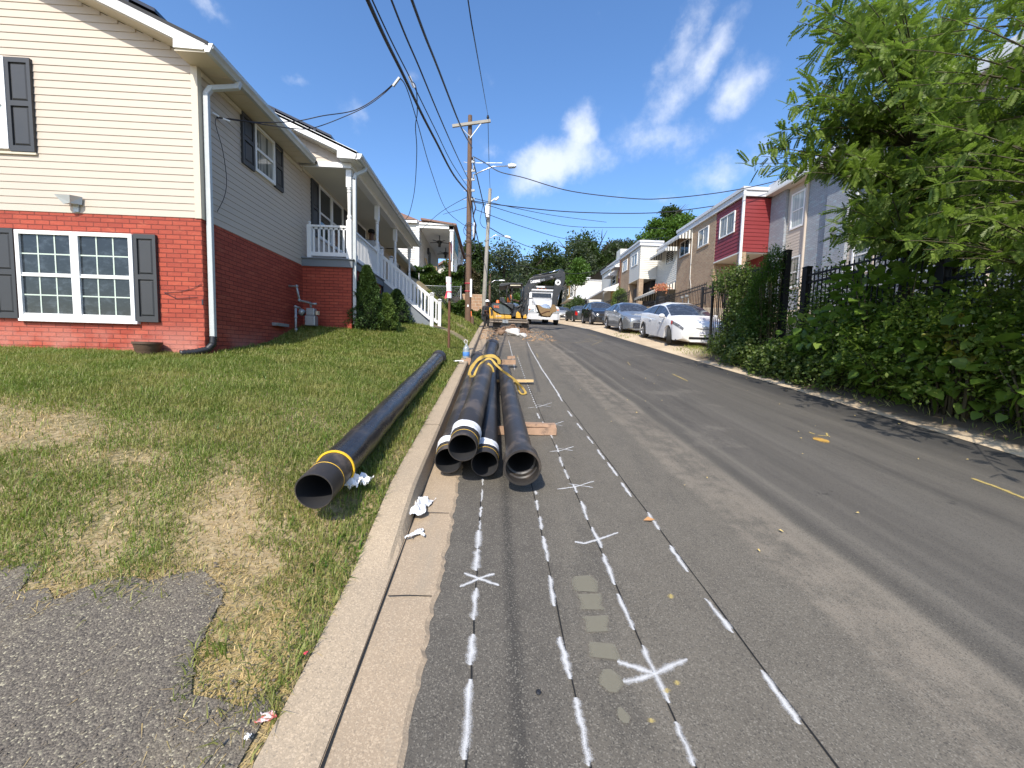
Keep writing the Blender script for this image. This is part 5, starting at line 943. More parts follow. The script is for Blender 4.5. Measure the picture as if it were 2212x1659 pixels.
for s in (-.26, .26): mb = MB(); mb.bar((x-.2, y+s, z+.66), (x+.32, y+s, z+.68), .06, .02); mb.bar((x+.26, y+s, z+.05), (x+.26, y+s, z+.66), .03); mb.bar((x-.22, y+s, z+.05), (x-.25, y+s, z+.7), .03); mb.tube([(x-.5, y+s, z+.1), (x-.2, y+s, z+.03), (x+.2, y+s, z+.03), (x+.45, y+s, z+.1)], .018, 6); mb.build('rocker_leg', M['lumber2'], RC)
SH = thing('shed', 'small white gabled outbuilding seen through the far end of the white porch', 'outbuilding', (-4.5, 40, 4.5))
mb = MB(); mb.prism([(-6.6, 4), (-3.2, 4), (-3.2, 7.6), (-4.9, 8.7), (-6.6, 7.6)], 40, 44); mb.build('wall', M['pale'], SH); mb = MB(); mb.prism([(-3.0, 7.5), (-4.9, 8.75), (-6.8, 7.5), (-6.8, 7.65), (-4.9, 8.95), (-3.0, 7.65)], 39.7, 44.2); mb.build('roof', M['terra'], SH)

# ------------------------------------------------ people
def skin(name, P, E, mat, parent, sub=2, extra=None):
    bm = bmesh.new(); ly = bm.verts.layers.skin.verify(); vs = []
    for k, (x, y, z, r) in enumerate(P):
        v = bm.verts.new((x, y, z)); v[ly].radius = (r, r); v[ly].use_root = (k == 0); vs.append(v)
    for a, b in E: bm.edges.new((vs[a], vs[b]))
    me = bpy.data.meshes.new('tmp'); bm.to_mesh(me); bm.free(); ob = bpy.data.objects.new('tmp', me); COL.objects.link(ob)
    ob.modifiers.new('s', 'SKIN').use_smooth_shade = True; s = ob.modifiers.new('d', 'SUBSURF'); s.levels = sub; s.render_levels = sub
    dg = bpy.context.evaluated_depsgraph_get(); m2 = bpy.data.meshes.new_from_object(ob.evaluated_get(dg)); bpy.data.objects.remove(ob); m2.name = name; m2.materials.clear()
    if extra:
        bm = bmesh.new(); bm.from_mesh(m2); t = bpy.data.meshes.new('x'); t.from_pydata(extra.v, [], extra.f); bm.from_mesh(t); bm.to_mesh(m2); bm.free()
    return link(name, m2, mat, parent, True)
def person(label, loc, rotz, J, shirt, trousers, vest=None, hat=None, hatm=None, scale=1, group=None):
    """J: joints in local metres facing -y"""
    o = thing('person', label, 'person', loc, group, rotz, local=True); o.scale = (scale,)*3
    names = ['pel', 'chest', 'neck', 'h1', 'h2', 'sl', 'el', 'wl', 'sr', 'er', 'wr', 'hl', 'kl', 'al', 'tl', 'hr', 'kr', 'ar', 'tr']
    R = dict(pel=.125, chest=.135, neck=.055, h1=.082, h2=.088, sl=.062, el=.043, wl=.030, sr=.062, er=.043, wr=.030, hl=.095, kl=.058, al=.042, tl=.038, hr=.095, kr=.058, ar=.042, tr=.038)
    ix = {n: i for i, n in enumerate(names)}; E = [('pel', 'chest'), ('chest', 'neck'), ('neck', 'h1'), ('h1', 'h2'), ('chest', 'sl'), ('sl', 'el'), ('el', 'wl'), ('chest', 'sr'), ('sr', 'er'), ('er', 'wr'), ('pel', 'hl'), ('hl', 'kl'), ('kl', 'al'), ('al', 'tl'), ('pel', 'hr'), ('hr', 'kr'), ('kr', 'ar'), ('ar', 'tr')]
    ex = MB(); h = Vector(J['h2']); h1 = Vector(J['h1'])
    ex.blob(h1+Vector((0, -.095, .035)), (.012, .018, .02), 8, 5)
    for s in (-1, 1): ex.blob(h1+Vector((s*.088, .0, .05)), (.012, .022, .032), 8, 5)
    for s, e in (('wl', 'el'), ('wr', 'er')):
        w = Vector(J[s]); d = (w-Vector(J[e])).normalized(); a = d.cross(Vector((0, 1, .2))).normalized(); nrm = d.cross(a)
        ex.bar(w-d*.01, w+d*.085, .075, .028, up=nrm)
        for k in range(4): b = w+d*.08+a*(-.028+.0185*k); L = (.062, .075, .07, .055)[k]; ex.tube([b, b+d*L*.5-nrm*.006, b+d*L*.9-nrm*.03], [.0095, .0085, .007], 6)
        ex.tube([w+a*-.03+d*.015, w+a*-.055+d*.045-nrm*.01, w+a*-.055+d*.075-nrm*.025], [.011, .010, .008], 6)
    skin('body', [(*J[n], R[n]) for n in names], [(ix[a], ix[b]) for a, b in E], M['skin'], o, 2, ex)
    def g(nm, ns, es, k, m): i2 = {n: i for i, n in enumerate(ns)}; skin(nm, [(*J[n], R[n]*k[0]+k[1]) for n in ns], [(i2[a], i2[b]) for a, b in es], m, o, 1)
    J['wl2'] = tuple(Vector(J['el']).lerp(Vector(J['wl']), .2)); J['wr2'] = tuple(Vector(J['er']).lerp(Vector(J['wr']), .2)); R['wl2'] = R['wr2'] = .040; J['nk'] = tuple(Vector(J['chest']).lerp(Vector(J['neck']), .45)); R['nk'] = .08
    g('shirt', ['pel', 'chest', 'nk', 'sl', 'el', 'wl2', 'sr', 'er', 'wr2'], [('pel', 'chest'), ('chest', 'nk'), ('chest', 'sl'), ('sl', 'el'), ('el', 'wl2'), ('chest', 'sr'), ('sr', 'er'), ('er', 'wr2')], (1.02, .014), shirt)
    g('trousers', ['pel', 'hl', 'kl', 'al', 'hr', 'kr', 'ar'], [('pel', 'hl'), ('hl', 'kl'), ('kl', 'al'), ('pel', 'hr'), ('hr', 'kr'), ('kr', 'ar')], (1.0, .018), trousers)
    if vest is not None:
        g('safety_vest', ['pel', 'chest', 'nk', 'sl', 'sr'], [('pel', 'chest'), ('chest', 'nk'), ('chest', 'sl'), ('chest', 'sr')], (1.05, .028), vest)
    if hat == 'hard': mb = MB(); mb.lathe([(.155, 0), (.125, .012), (.122, .05), (.10, .10), (.05, .13), (0, .137)], h+Vector((0, -.01, .03)), 16); mb.build('hard_hat', hatm, o, True)
    if hat == 'cap': mb = MB(); mb.lathe([(.108, 0), (.108, .05), (.08, .10), (0, .12)], h+Vector((0, 0, .0)), 14); mb.bx(h.x-.07, h.x+.07, h.y-.2, h.y-.08, h.z+.0, h.z+.015); mb.build('cap', hatm, o, True)
    return o
def stand(armsf=0, bend=0):
    return dict(pel=(0, 0, .95), chest=(0, -.02-bend*.3, 1.33-bend*.1), neck=(0, -.02-bend*.45, 1.50-bend*.2), h1=(0, -.05-bend*.55, 1.59-bend*.25), h2=(0, -.05-bend*.58, 1.67-bend*.27), sl=(-.19, -.02-bend*.35, 1.42-bend*.12), el=(-.24, -.05-armsf*.1, 1.15), wl=(-.2, -.12-armsf*.25, .93+armsf*.2), sr=(.19, -.02-bend*.35, 1.42-bend*.12), er=(.24, -.05-armsf*.1, 1.15), wr=(.18, -.14-armsf*.25, .93+armsf*.2),
                hl=(-.09, 0, .88), kl=(-.11, -.02, .49), al=(-.12, .02, .08), tl=(-.13, -.14, .04), hr=(.09, 0, .88), kr=(.11, -.02, .49), ar=(.12, .02, .08), tr=(.13, -.14, .04))
m_gray = mat('grey_shirt', (.42, .43, .45), .8); m_jean = mat('dark_trousers', (.04, .045, .06), .85); m_black = mat('black_cloth', (.02, .02, .022), .8); m_hard = mat('white_hard_hat', (.85, .85, .83), .3)
m, t, b = newmat('hi_vis_vest'); v = t.nodes.new('ShaderNodeSeparateXYZ'); t.links.new(objc(t), v.inputs[0]); w = mth(t, 'ABSOLUTE', v.outputs[0])
c = mixc(t, mth(t, 'GREATER_THAN', w, .09), (.55, .75, .05, 1), (.85, .22, .05, 1)); c = mixc(t, mth(t, 'MULTIPLY', mth(t, 'GREATER_THAN', w, .075), mth(t, 'LESS_THAN', w, .11)), c, (.8, .8, .78, 1)); t.links.new(c, b.inputs['Base Color']); M['vest'] = m
person('person standing on the porch in a grey shirt and black cap behind the white railing', (-3.95, 13.25, 2.06), radians(20), stand(.5), m_gray, m_black, None, 'cap', m_black)
p = aty((1850+295/4.424)/K, (950+1045/4.424)/K, 23.5); person('person in a white hard hat and dark clothes beside the grey utility pole', (p.x, 23.5, p.z-1.74), radians(35), stand(1), m_black, m_black, None, 'hard', m_hard)

# ------------------------------------------------ excavator
def e6(u, v, y): return aty((1850+u/4.424)/K, (950+v/4.424)/K, y)
EX = thing('excavator', 'compact yellow and black excavator with its black boom raised before the white truck', 'excavator', (.93, 21.9, RZ(21.9)))
M['exy'] = mat('excavator_yellow', (.62, .33, .02), .45, var=.1, vs=4, dirt=(.2, .14, .07), ds=5, dl=.55, coat=.2); M['exk'] = mat('excavator_black', (.022, .023, .025), .4, var=.25, vs=5, dirt=(.16, .13, .09), ds=6, dl=.58); M['hoodg'] = mat('dark_green_grey_hood', (.045, .055, .055), .3, coat=.4, var=.1)
M['mud'] = mat('muddy_steel', (.22, .18, .14), .8, var=.35, vs=9, bump=.4, dirt=(.12, .12, .13), ds=4); M['track'] = mat('dusty_rubber_track', (.075, .065, .055), .9, var=.4, vs=10, bump=.4); M['clay'] = mat('clay_covered_steel', (.20, .13, .06), .85, var=.4, vs=8, bump=.5)
def p6(pts, y0, y1, mb=None, ym=None):
    mb = mb or MB(); ym = ym or (y0+y1)/2; pl = [(e6(u, v, ym).x, e6(u, v, ym).z) for u, v in pts]; mb.prism(pl, y0, y1); return mb
zg = RZ(21.9); sl = .13
def slope(mb_T=None): return lambda x, y, z: (x, y, z+RZ(y))
for xc in (.17, 1.70):
    mb = MB(slope()); w = .19; L0, L1, r = 21.15, 23.35, .24; pr = []
    for k in range(13): a = pi/2+pi*k/12; pr.append((L0+r+r*cos(a), r+r*sin(a)))
    for k in range(13): a = -pi/2+pi*k/12; pr.append((L1-r+r*cos(a), r+r*sin(a)))
    mb.prism(pr, xc-w, xc+w, 'x'); tk = mb.build('track', M['track'], EX)
    mb = MB(slope())
    for k in range(7): z = .03+k*.07; mb.bx(xc-w-.005, xc+w+.005, L0-.025+.06*abs(k-3)**2/9, L0+.05, z, z+.035)
    for k in range(20): y = L0+.2+k*.1; mb.bx(xc-w-.005, xc+w+.005, y, y+.05, 2*r-.005, 2*r+.02)
    mb.build('track_pads', M['track'], tk)
mb = MB(slope()); mb.bx(.36, 1.51, 21.5, 22.9, .22, .50); mb.cyl((.93, 22.2, .45), (.93, 22.2, .62), .42, n=24); mb.bx(.5, .62, 20.95, 21.6, .2, .36); mb.bx(1.25, 1.37, 20.95, 21.6, .2, .36); mb.build('undercarriage', M['exk'], EX)
bl = e6(352, 1345, 20.9); br = e6(1000, 1430, 20.9)
mb = MB(); pr = [(20.93, br.z), (20.90, br.z+.02), (20.93, (br.z+bl.z)/2), (20.88, bl.z-.02), (20.90, bl.z), (20.97, bl.z), (20.99, br.z)]; mb.prism(pr, bl.x, br.x, 'x'); mb.bx(bl.x, br.x, 20.87, 20.90, bl.z-.05, bl.z); mb.bx(bl.x-.01, bl.x+.03, 20.88, 21.0, br.z, bl.z); mb.bx(br.x-.03, br.x+.01, 20.88, 21.0, br.z, bl.z)
bo = mb.build('dozer_blade', M['mud'], EX); mb = MB(); a = e6(570, 1350, 20.87); c = e6(668, 1425, 20.87); mb.bx(a.x, c.x, 20.865, 20.885, c.z, a.z-.06); mb.build('patched_panel', M['galv'], bo)
p6([(345, 1350), (335, 1180), (350, 1140), (430, 1230), (520, 1275), (700, 1282), (725, 1300), (720, 1350)], 21.35, 23.1, ym=21.35).build('body_shell', M['exy'], EX, bevel=.03)
mb = p6([(362, 1225), (352, 1165), (395, 1195), (398, 1285), (372, 1300)], 21.33, 21.349, ym=21.35); mb.build('vent_grille', M['exk'], EX)
mb = MB(); N = 9; hp = [(358, 1130), (372, 1085), (425, 1064), (520, 1072), (610, 1115), (695, 1180), (728, 1245), (700, 1276), (525, 1262), (430, 1212)]
vs = []; rings = [(21.33, .90), (21.30, .97), (21.36, 1.0), (23.0, 1.0), (23.1, .93)]; cx_, cz_ = e6(545, 1180, 21.35).x, e6(545, 1180, 21.35).z
for y, k in rings: vs += [(cx_+(e6(u, v, 21.35).x-cx_)*k, y, cz_+(e6(u, v, 21.35).z-cz_)*k) for u, v in hp]
n = len(hp); mb.add(vs, [(i*n+j, i*n+(j+1) % n, (i+1)*n+(j+1) % n, (i+1)*n+j) for i in range(len(rings)-1) for j in range(n)]+[tuple(range(n)), tuple(range(4*n, 5*n))]); mb.build('engine_hood', M['hoodg'], EX, bevel=.02)
o_ = e6(462, 1142, 21.28); text_mesh('50G', .17, M['orange'], mat4(o_, (1, 0, -.05), (0, 0, 1)), EX, bold=.004); o_ = e6(500, 1305, 21.32); text_mesh('JOHN', .11, M['text_w'], mat4(o_, (1, 0, 0), (0, 0, 1)), EX)
mb = p6([(640, 1100), (600, 985), (520, 985), (515, 1045), (590, 1100)], 21.6, 22.0); p6([(590, 1110), (640, 1100), (760, 1120), (740, 1215), (700, 1190)], 21.5, 22.9, mb); mb.build('seat_console', M['exk'], EX, bevel=.03)
p6([(700, 1230), (760, 1130), (800, 1160), (860, 1130), (930, 1090), (1010, 1130), (1000, 1280), (940, 1345), (880, 1300), (720, 1340)], 21.7, 22.6).build('swing_frame', M['exk'], EX, bevel=.03)
mb = p6([(800, 1340), (805, 1250), (830, 1225), (880, 1270), (890, 1345)], 21.45, 21.75); p6([(925, 1345), (935, 1290), (975, 1275), (995, 1345)], 21.45, 21.75, mb); mb.build('tow_frame', M['exy'], EX, bevel=.02)
mb = MB(); q = random.Random(5)
for k in range(9): a = e6(760+q.uniform(0, 180), 1120+q.uniform(0, 160), 21.6); b_ = e6(860+q.uniform(0, 130), 1080+q.uniform(-80, 120), 21.75); mb.tube([a, (a+b_)/2+Vector((0, -.08, .12)), b_], .018, 6)
mb.build('hydraulic_hose', M['black'], EX, True)
mb = p6([(508, 822), (512, 785), (545, 765), (680, 758), (900, 762), (920, 790), (895, 783), (700, 785), (655, 800), (560, 822)], 21.5, 22.8); mb.build('canopy_roof', M['exk'], EX, bevel=.02)
mb = p6([(705, 760), (885, 762), (885, 775), (705, 778)], 21.45, 21.5); mb.build('canopy_edge', mat('cream_edge', (.6, .55, .4)), EX)
mb = MB()
for y in (21.6, 22.7):
    for pts in ([(640, 1110), (638, 860), (660, 800), (690, 775)], [(735, 1250), (735, 830), (715, 785), (690, 768)], [(915, 1050), (922, 900), (915, 785)]): mb.tube([e6(u, v, y) for u, v in pts], .032, 6)
for u in (515, 655): mb.tube([e6(u, 815, 21.6), e6(u, 985, 21.6)], .012, 6)
mb.build('canopy_post', M['exk'], EX, True)
B0, B1 = 21.92, 22.14
p6([(885, 1010), (925, 890), (985, 745), (1040, 655), (1100, 622), (1200, 608), (1500, 560), (1580, 570), (1590, 640), (1480, 650), (1250, 705), (1150, 755), (1090, 820), (1035, 905), (985, 1030), (930, 1090)], B0, B1).build('boom', M['exk'], EX, bevel=.02)
p6([(1545, 520), (1580, 478), (1625, 500), (1655, 560), (1662, 640), (1640, 740), (1585, 870), (1530, 985), (1500, 1130), (1432, 1118), (1436, 970), (1462, 800), (1486, 690), (1500, 600)], B0+.02, B1-.02).build('arm', M['exk'], EX, bevel=.02)
mb = MB(); mb.tube([e6(1105, 612, 22.02), e6(1380, 552, 22.02)], .055, 10); c1 = mb.build('arm_cylinder', M['exk'], EX, True); mb = MB(); mb.tube([e6(1378, 551, 22.02), e6(1578, 492, 22.02)], .03, 10); mb.build('cylinder_rod', M['chrome'], c1, True)
mb = MB(); mb.tube([e6(1600, 720, 22.02), e6(1560, 900, 22.02)], .045, 10); c2 = mb.build('bucket_cylinder', M['exk'], EX, True); mb = MB(); mb.tube([e6(1565, 890, 22.02), e6(1512, 1120, 22.02)], .022, 8); mb.build('cylinder_rod', M['chrome'], c2, True)
mb = MB(); mb.tube([e6(860, 1080, 22.05), e6(940, 930, 22.0)], .06, 10); mb.tube([e6(940, 930, 22.0), e6(1010, 820, 22.0)], .035, 8); mb.build('boom_cylinder', M['exk'], EX, True)
mb = MB(); 
for k in (-.05, .05): mb.tube([e6(1000, 720, 21.9+k), e6(1120, 640, 21.9+k), e6(1300, 620, 21.9+k), e6(1480, 590, 21.9+k)], .014, 6)
mb.build('hydraulic_hose', M['black'], EX, True)
p6([(1155, 1108), (1195, 1118), (1262, 1162), (1330, 1180), (1405, 1188), (1418, 1240), (1395, 1310), (1330, 1318), (1245, 1302), (1205, 1235)], 21.72, 22.34, ym=22).build('bucket', M['clay'], EX, bevel=.02)
mb = MB(); mb.tube([e6(1240, 1262, 21.70), e6(1330, 1225, 21.70), e6(1395, 1215, 21.70)], .02, 5); mb.build('bucket_lip', M['rust'], EX)
mb = p6([(1432, 1105), (1475, 1110), (1510, 1190), (1500, 1225), (1445, 1250), (1395, 1325), (1370, 1310), (1395, 1200)], 21.9, 22.16); mb.build('bucket_linkage', M['clay'], EX, bevel=.01)
mb = MB(); c = e6(1535, 717, 21.92); mb.lathe([(0, 0), (.155, 0), (.155, .01), (0, .011)], (c.x, 21.93, c.z), 28, 'y'); lg = mb.build('logo_disc', M['text_w'], EX)
mb = MB(); D_ = [(-.06, -.07), (-.03, .0), (-.07, .06), (-.02, .03), (0, .085), (.02, .03), (.06, .09), (.05, .02), (.075, -.02), (.04, -.03), (.045, -.08), (.02, -.04), (-.02, -.04), (-.03, -.09)]; mb.prism([(c.x+a*1.15, c.z+b_*1.15) for a, b_ in D_], 21.922, 21.928); mb.lathe([(.135, 0), (.142, 0), (.142, .002), (.135, .002)], (c.x, 21.925, c.z), 28, 'y'); mb.build('deer_emblem', M['exk'], lg)
ang = radians(9); xd = (cos(ang), 0, sin(ang)); o_ = e6(1140, 700, B0-.002); text_mesh('DEERE', .185, M['text_w'], mat4((o_.x, B0-.004, o_.z), xd, (-sin(ang), 0, cos(ang))), EX, bold=.006); o_ = e6(1268, 673, B0); text_mesh('50G', .15, M['galv'], mat4((o_.x, B0-.004, o_.z), xd, (-sin(ang), 0, cos(ang))), EX, bold=.003)
mb = MB(); c = e6(1413, 620, B0-.01); mb.bx(c.x-.05, c.x+.08, B0-.03, B0-.002, c.z-.02, c.z+.02); mb.build('work_light', M['text_w'], EX)
# seated operator, facing the boom
J = dict(pel=(0, 0, .5), chest=(0, -.04, .88), neck=(0, -.06, 1.06), h1=(0, -.09, 1.15), h2=(0, -.09, 1.23), sl=(-.19, -.05, .98), el=(-.24, -.15, .72), wl=(-.2, -.38, .70), sr=(.19, -.05, .98), er=(.24, -.15, .72), wr=(.2, -.38, .70), hl=(-.1, -.05, .47), kl=(-.13, -.45, .50), al=(-.12, -.5, .10), tl=(-.12, -.64, .06), hr=(.1, -.05, .47), kr=(.13, -.45, .50), ar=(.12, -.5, .10), tr=(.12, -.64, .06))
p = e6(690, 1130, 22.1); person('person in a yellow and orange safety vest seated at the excavator controls', (p.x, 22.1, p.z-.42), radians(62), J, m_black, mat('blue_jeans', (.08, .12, .2), .85), M['vest'], 'cap', m_black)
mb = MB(); c = e6(487, 1040, 21.5); mb.lathe([(.11, 0), (.10, .02), (.085, .06), (.085, .12), (.05, .15), (0, .16)], (c.x, 21.7, c.z-.08), 14); tag(mb.build('hard_hat', M['orange'], None, True), 'orange hard hat resting on the excavator engine hood', 'hard hat')

# ------------------------------------------------ rubble in front of the blade
def rock(name, label, c, r, seed, m, cat='rock'):
    mb = MB(); g = np.random.default_rng(seed); mb.blob((0, 0, 0), 1, 9, 7); mb.v = [(v[0], v[1], v[2]) for v in mb.v]
    Pn = g.normal(size=(9, 3)); Pn /= np.linalg.norm(Pn, axis=1)[:, None]; V = np.array(mb.v); 
    for p_ in Pn: d = V@p_; k = d > .62; V[k] -= p_*(d[k]-.62)[:, None]
    V += g.normal(size=V.shape)*.03; mb.v = [(c[0]+v[0]*r[0], c[1]+v[1]*r[1], c[2]+v[2]*r[2]) for v in V]; o = mb.build(name, m, None); return tag(o, label, cat)
M['rockw'] = mat('white_broken_concrete', (.66, .65, .63), .85, var=.15, bump=.6, bs=12, dirt=(.35, .28, .2), ds=5); M['rockb'] = mat('brown_clod', (.20, .13, .085), .95, var=.35, vs=6, bump=.8, bs=10)
def g6(u, v): p = e6(u, v, 10); return atg((1850+u/4.424)/K, (950+v/4.424)/K)
c = g6(760, 1655); rock('concrete_lump', 'large white lump of broken concrete in front of the excavator blade', (c.x, c.y+.25, RZ(c.y)+.17), (.46, .3, .24), 3, M['rockw'])
c = g6(830, 1665); rock('concrete_lump', 'grey broken concrete piece at the right foot of the white lump', (c.x+.2, c.y+.1, RZ(c.y)+.09), (.24, .2, .14), 4, M['rockw'])
c = g6(540, 1645); rock('clod', 'brown clod of earth left of the white concrete lump', (c.x, c.y+.2, RZ(c.y)+.12), (.18, .16, .16), 5, M['rockb'], 'clod')
mb = MB(); q = random.Random(8)
for k in range(330):
    u = q.gauss(0, .33); w = q.gauss(0, .3); h = max(0, .34-.34*abs(u)-.5*abs(w)); s = q.uniform(.03, .10); x = .95+u*1.25; y = 19.9+w; mb.blob((x, y, RZ(y)+h*q.random()**.5), (s, s, s*.7), 6, 4, .35, k)
tag(mb.build('rubble', M['rockb'], None), 'heap of brown stones and earth in front of the excavator blade', 'rubble', None, 'stuff')
mb = MB()
for k in range(260): x = q.uniform(-.5, .25) if k < 120 else q.uniform(1.2, 2.6); y = q.uniform(15.5, 20.8); s = q.uniform(.01, .05)*(1 if k % 5 else 1.5); mb.blob((x, y, RZ(y)+s*.3), (s, s, s*.5), 6, 4, .35, k)
tag(mb.build('scattered_earth', mat('sandy_earth', (.38, .25, .15), .95, var=.3), None), 'sandy earth crumbs scattered on the road and gutter near the dig', 'earth', None, 'stuff')

# ------------------------------------------------ white dump truck
TX, TY = aty((1850+1285/4.424)/K, 700, 29.6).x, 29.6
TR = thing('dump_truck', 'white dump truck with a black dump bed facing down the road behind the excavator', 'truck', (TX, TY, RZ(TY)))
M['tw'] = mat('truck_white_paint', (.54, .54, .54), .35, coat=.3, var=.03, dirt=(.45, .4, .33), ds=3, dl=.62, dirt_amt=.3); sT = lambda x, y, z: (TX+x, TY+y, RZ(TY)+z+.10*y)
def loft(mb, secs, cap=True):
    n = len(secs[0]); vs = [p for s in secs for p in s]; mb.add(vs, [(i*n+j, i*n+(j+1) % n, (i+1)*n+(j+1) % n, (i+1)*n+j) for i in range(len(secs)-1) for j in range(n)]+([tuple(range(n))[::-1], tuple((len(secs)-1)*n+j for j in range(n))] if cap else []))
def hsec(y, w, zb, zt, c=.12, wt=None):
    wt = wt or w; return [(-w, y, zb), (-w, y, zt-c*1.6), (-wt+c*.3, y, zt-c*.4), (-wt+c, y, zt), (wt-c, y, zt), (wt-c*.3, y, zt-c*.4), (w, y, zt-c*1.6), (w, y, zb)]
mb = MB(sT); loft(mb, [hsec(.18, .56, .95, 1.50, .10), hsec(.28, .62, .9, 1.60, .1), hsec(.9, .68, .9, 1.80, .1), hsec(1.7, .74, .9, 2.02, .1)]); mb.build('hood', M['tw'], TR, True, ang=40)
for s in (-1, 1): mb = MB(sT); mb.tube([(s*.60, .17, 1.0), (s*.63, .2, 1.45), (s*.66, .9, 1.62), (s*.76, 1.68, 1.75)], .014, 5); mb.build('hood_seam_shade', M['black'], TR)  # black bars along the hood seam stand in for shade against the fenders
mb = MB(sT); mb.bx(-1.19, 1.19, .10, .2, .855, .885); mb.build('bumper_gap_shade', M['black'], TR); mb = MB(sT); mb.bx(-.98, .98, 1.66, 1.70, 1.98, 2.03); mb.build('cowl', M['black'], TR)  # black strip above the bumper draws the gap's shade as a solid
for s in (-1, 1):
    mb = MB(sT); f = lambda y, zt, w0=.5, w1=1.2: [(s*w0, y, .82), (s*w1, y, .80), (s*w1, y, zt-.12), (s*(w1-.1), y, zt), (s*w0, y, zt+.1)]; loft(mb, [f(.22, 1.12, .5, 1.12), f(.32, 1.34, .5, 1.2), f(.8, 1.42), f(1.3, 1.42), f(1.45, 1.3)]); mb.build('fender', M['tw'], TR, True, ang=40)
    mb = MB(sT); mb.bx(s*.72 if s > 0 else -1.12, 1.12 if s > 0 else -.72, .19, .26, .95, 1.20); h = mb.build('headlight', M['headl'] if 'headl' in M else M['clear'], TR, bevel=.03); mb = MB(sT); mb.bx(s*1.0 if s > 0 else -1.11, 1.11 if s > 0 else -1.0, .18, .19, 1.08, 1.18); mb.build('indicator', M['orange'], h)
mb = MB(sT); mb.lathe([(0, .0), (.44, .0), (.50, .02), (.52, .06), (.50, .1)], (0, .15, 1.26), 24, 'y'); mb.v = [(TX+(v[0]-TX)*1.0, v[1], RZ(TY)+1.26+(v[2]-RZ(TY)-1.26)*.60) for v in mb.v]; mb.build('grille_shell', M['chrome'], TR, True, ang=40)
mb = MB(sT); [mb.bx(-.44+.03*abs(k-4.5)**1.3*.2, .44-.03*abs(k-4.5)**1.3*.2, .135, .15, 1.03+k*.05, 1.055+k*.05) for k in range(10)]; mb.build('grille_bars', M['steel'], TR)
mb = MB(sT); loft(mb, [[(-1.2, .0+.12, .42), (-1.2, .12, .84), (-1.2, .32, .84), (-1.2, .32, .42)], [(-1.0, 0, .40), (-1.0, 0, .85), (-1.0, .3, .85), (-1.0, .3, .40)], [(1.0, 0, .40), (1.0, 0, .85), (1.0, .3, .85), (1.0, .3, .40)], [(1.2, .12, .42), (1.2, .12, .84), (1.2, .32, .84), (1.2, .32, .42)]]); bm_ = mb.build('bumper', M['tw'], TR); mb = MB(sT); mb.bx(-.4, .4, -.008, -.001, .66, .78); mb.build('bumper_opening', M['black'], bm_); mb = MB(sT); mb.bx(-.16, .16, -.02, -.003, .44, .58); mb.build('licence_plate', M['paper'], bm_)
mb = MB(sT); sec = lambda y, z0, z1, w: [(-w, y, z0), (-w, y, z1), (w, y, z1), (w, y, z0)]; loft(mb, [sec(1.7, .9, 2.03, .98), sec(1.95, .9, 2.62, .95), sec(2.1, .9, 2.72, .93), sec(3.4, .9, 2.74, .93), sec(3.5, .9, 2.6, .95)]); mb.build('cab', M['tw'], TR, bevel=.03)
mb = MB(sT); mb.add([(-.78, 1.70, 2.06), (.78, 1.70, 2.06), (.74, 1.925, 2.55), (-.74, 1.925, 2.55)], [(0, 1, 2, 3)]); mb.build('windshield', M['glass'], TR); mb = MB(sT); mb.bx(-.95, .95, 1.75, 2.05, 2.60, 2.72); mb.build('sun_visor', M['tw'], TR)
for s in (-1, 1):
    mb = MB(sT); mb.add([(s*.985, 1.95, 2.0), (s*.985, 2.8, 2.0), (s*.955, 2.8, 2.55), (s*.955, 2.1, 2.55)], [(0, 1, 2, 3)]); mb.build('side_window', M['glass'], TR)
    mb = MB(sT); mb.bx(s*1.12-.07, s*1.12+.07, 1.75, 1.80, 1.95, 2.35); mb.bar((s*.95, 1.8, 2.3), (s*1.12, 1.78, 2.3), .03); mb.bar((s*.95, 1.8, 2.0), (s*1.12, 1.78, 2.0), .03); mb.build('mirror', M['black'], TR)
mb = MB(sT); [mb.bx(x-.04, x+.04, 1.9, 2.0, 2.725, 2.77) for x in (-.3, 0, .3)]; mb.build('roof_marker', M['orange'], TR)
mb = MB(sT); mb.bx(-1.22, 1.22, 3.6, 8.6, 1.1, 3.05); mb.bx(-1.20, 1.20, 2.7, 3.6, 2.85, 3.05); mb.build('dump_bed', M['exk'], TR, bevel=.02)
text_mesh('WARREN', .17, M['text_w'], mat4(sT(0, 2.69, 2.95), (1, 0, 0), (0, 0, 1)), TR, bold=.006)
def wheel(parent, T, x, y, r, w, rim='steel', side=1, spokes=5):
    mb = MB(T); mb.lathe([(r*.62, -w/2), (r*.93, -w/2), (r, -w*.36), (r, w*.36), (r*.93, w/2), (r*.62, w/2)], (x, y, r), 28, 'x'); ty = mb.build('wheel', M['tyre'], parent, True, ang=35)
    mb = MB(T); d = side*w*.46; mb.lathe([(0, d*.75), (r*.12, d*.8), (r*.14, d*.55), (r*.58, d*.5), (r*.64, d), (r*.66, d*1.02), (r*.66, 0)], (x, y, r), 24, 'x')
    for k in range(spokes*1): a = 2*pi*k/spokes; mb.bar((x+d*.85, y+r*.1*cos(a), r+r*.1*sin(a)), (x+d*.9, y+r*.62*cos(a), r+r*.62*sin(a)), r*.16, r*.08, up=(1, 0, 0))
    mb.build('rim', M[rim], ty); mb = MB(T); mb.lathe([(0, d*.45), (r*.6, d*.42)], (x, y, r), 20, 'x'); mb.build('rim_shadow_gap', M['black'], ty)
    return ty
for s in (-1, 1): wheel(TR, sT, s*1.03, .88, .50, .28, 'paper', s, 0 or 5); wheel(TR, sT, s*.95, 6.6, .50, .5, 'paper', s); 
mb = MB(sT); mb.bx(-.45, .45, .4, 8, .55, .85); mb.bx(-.9, .9, .75, .95, .42, .56); mb.build('chassis', M['black'], TR)

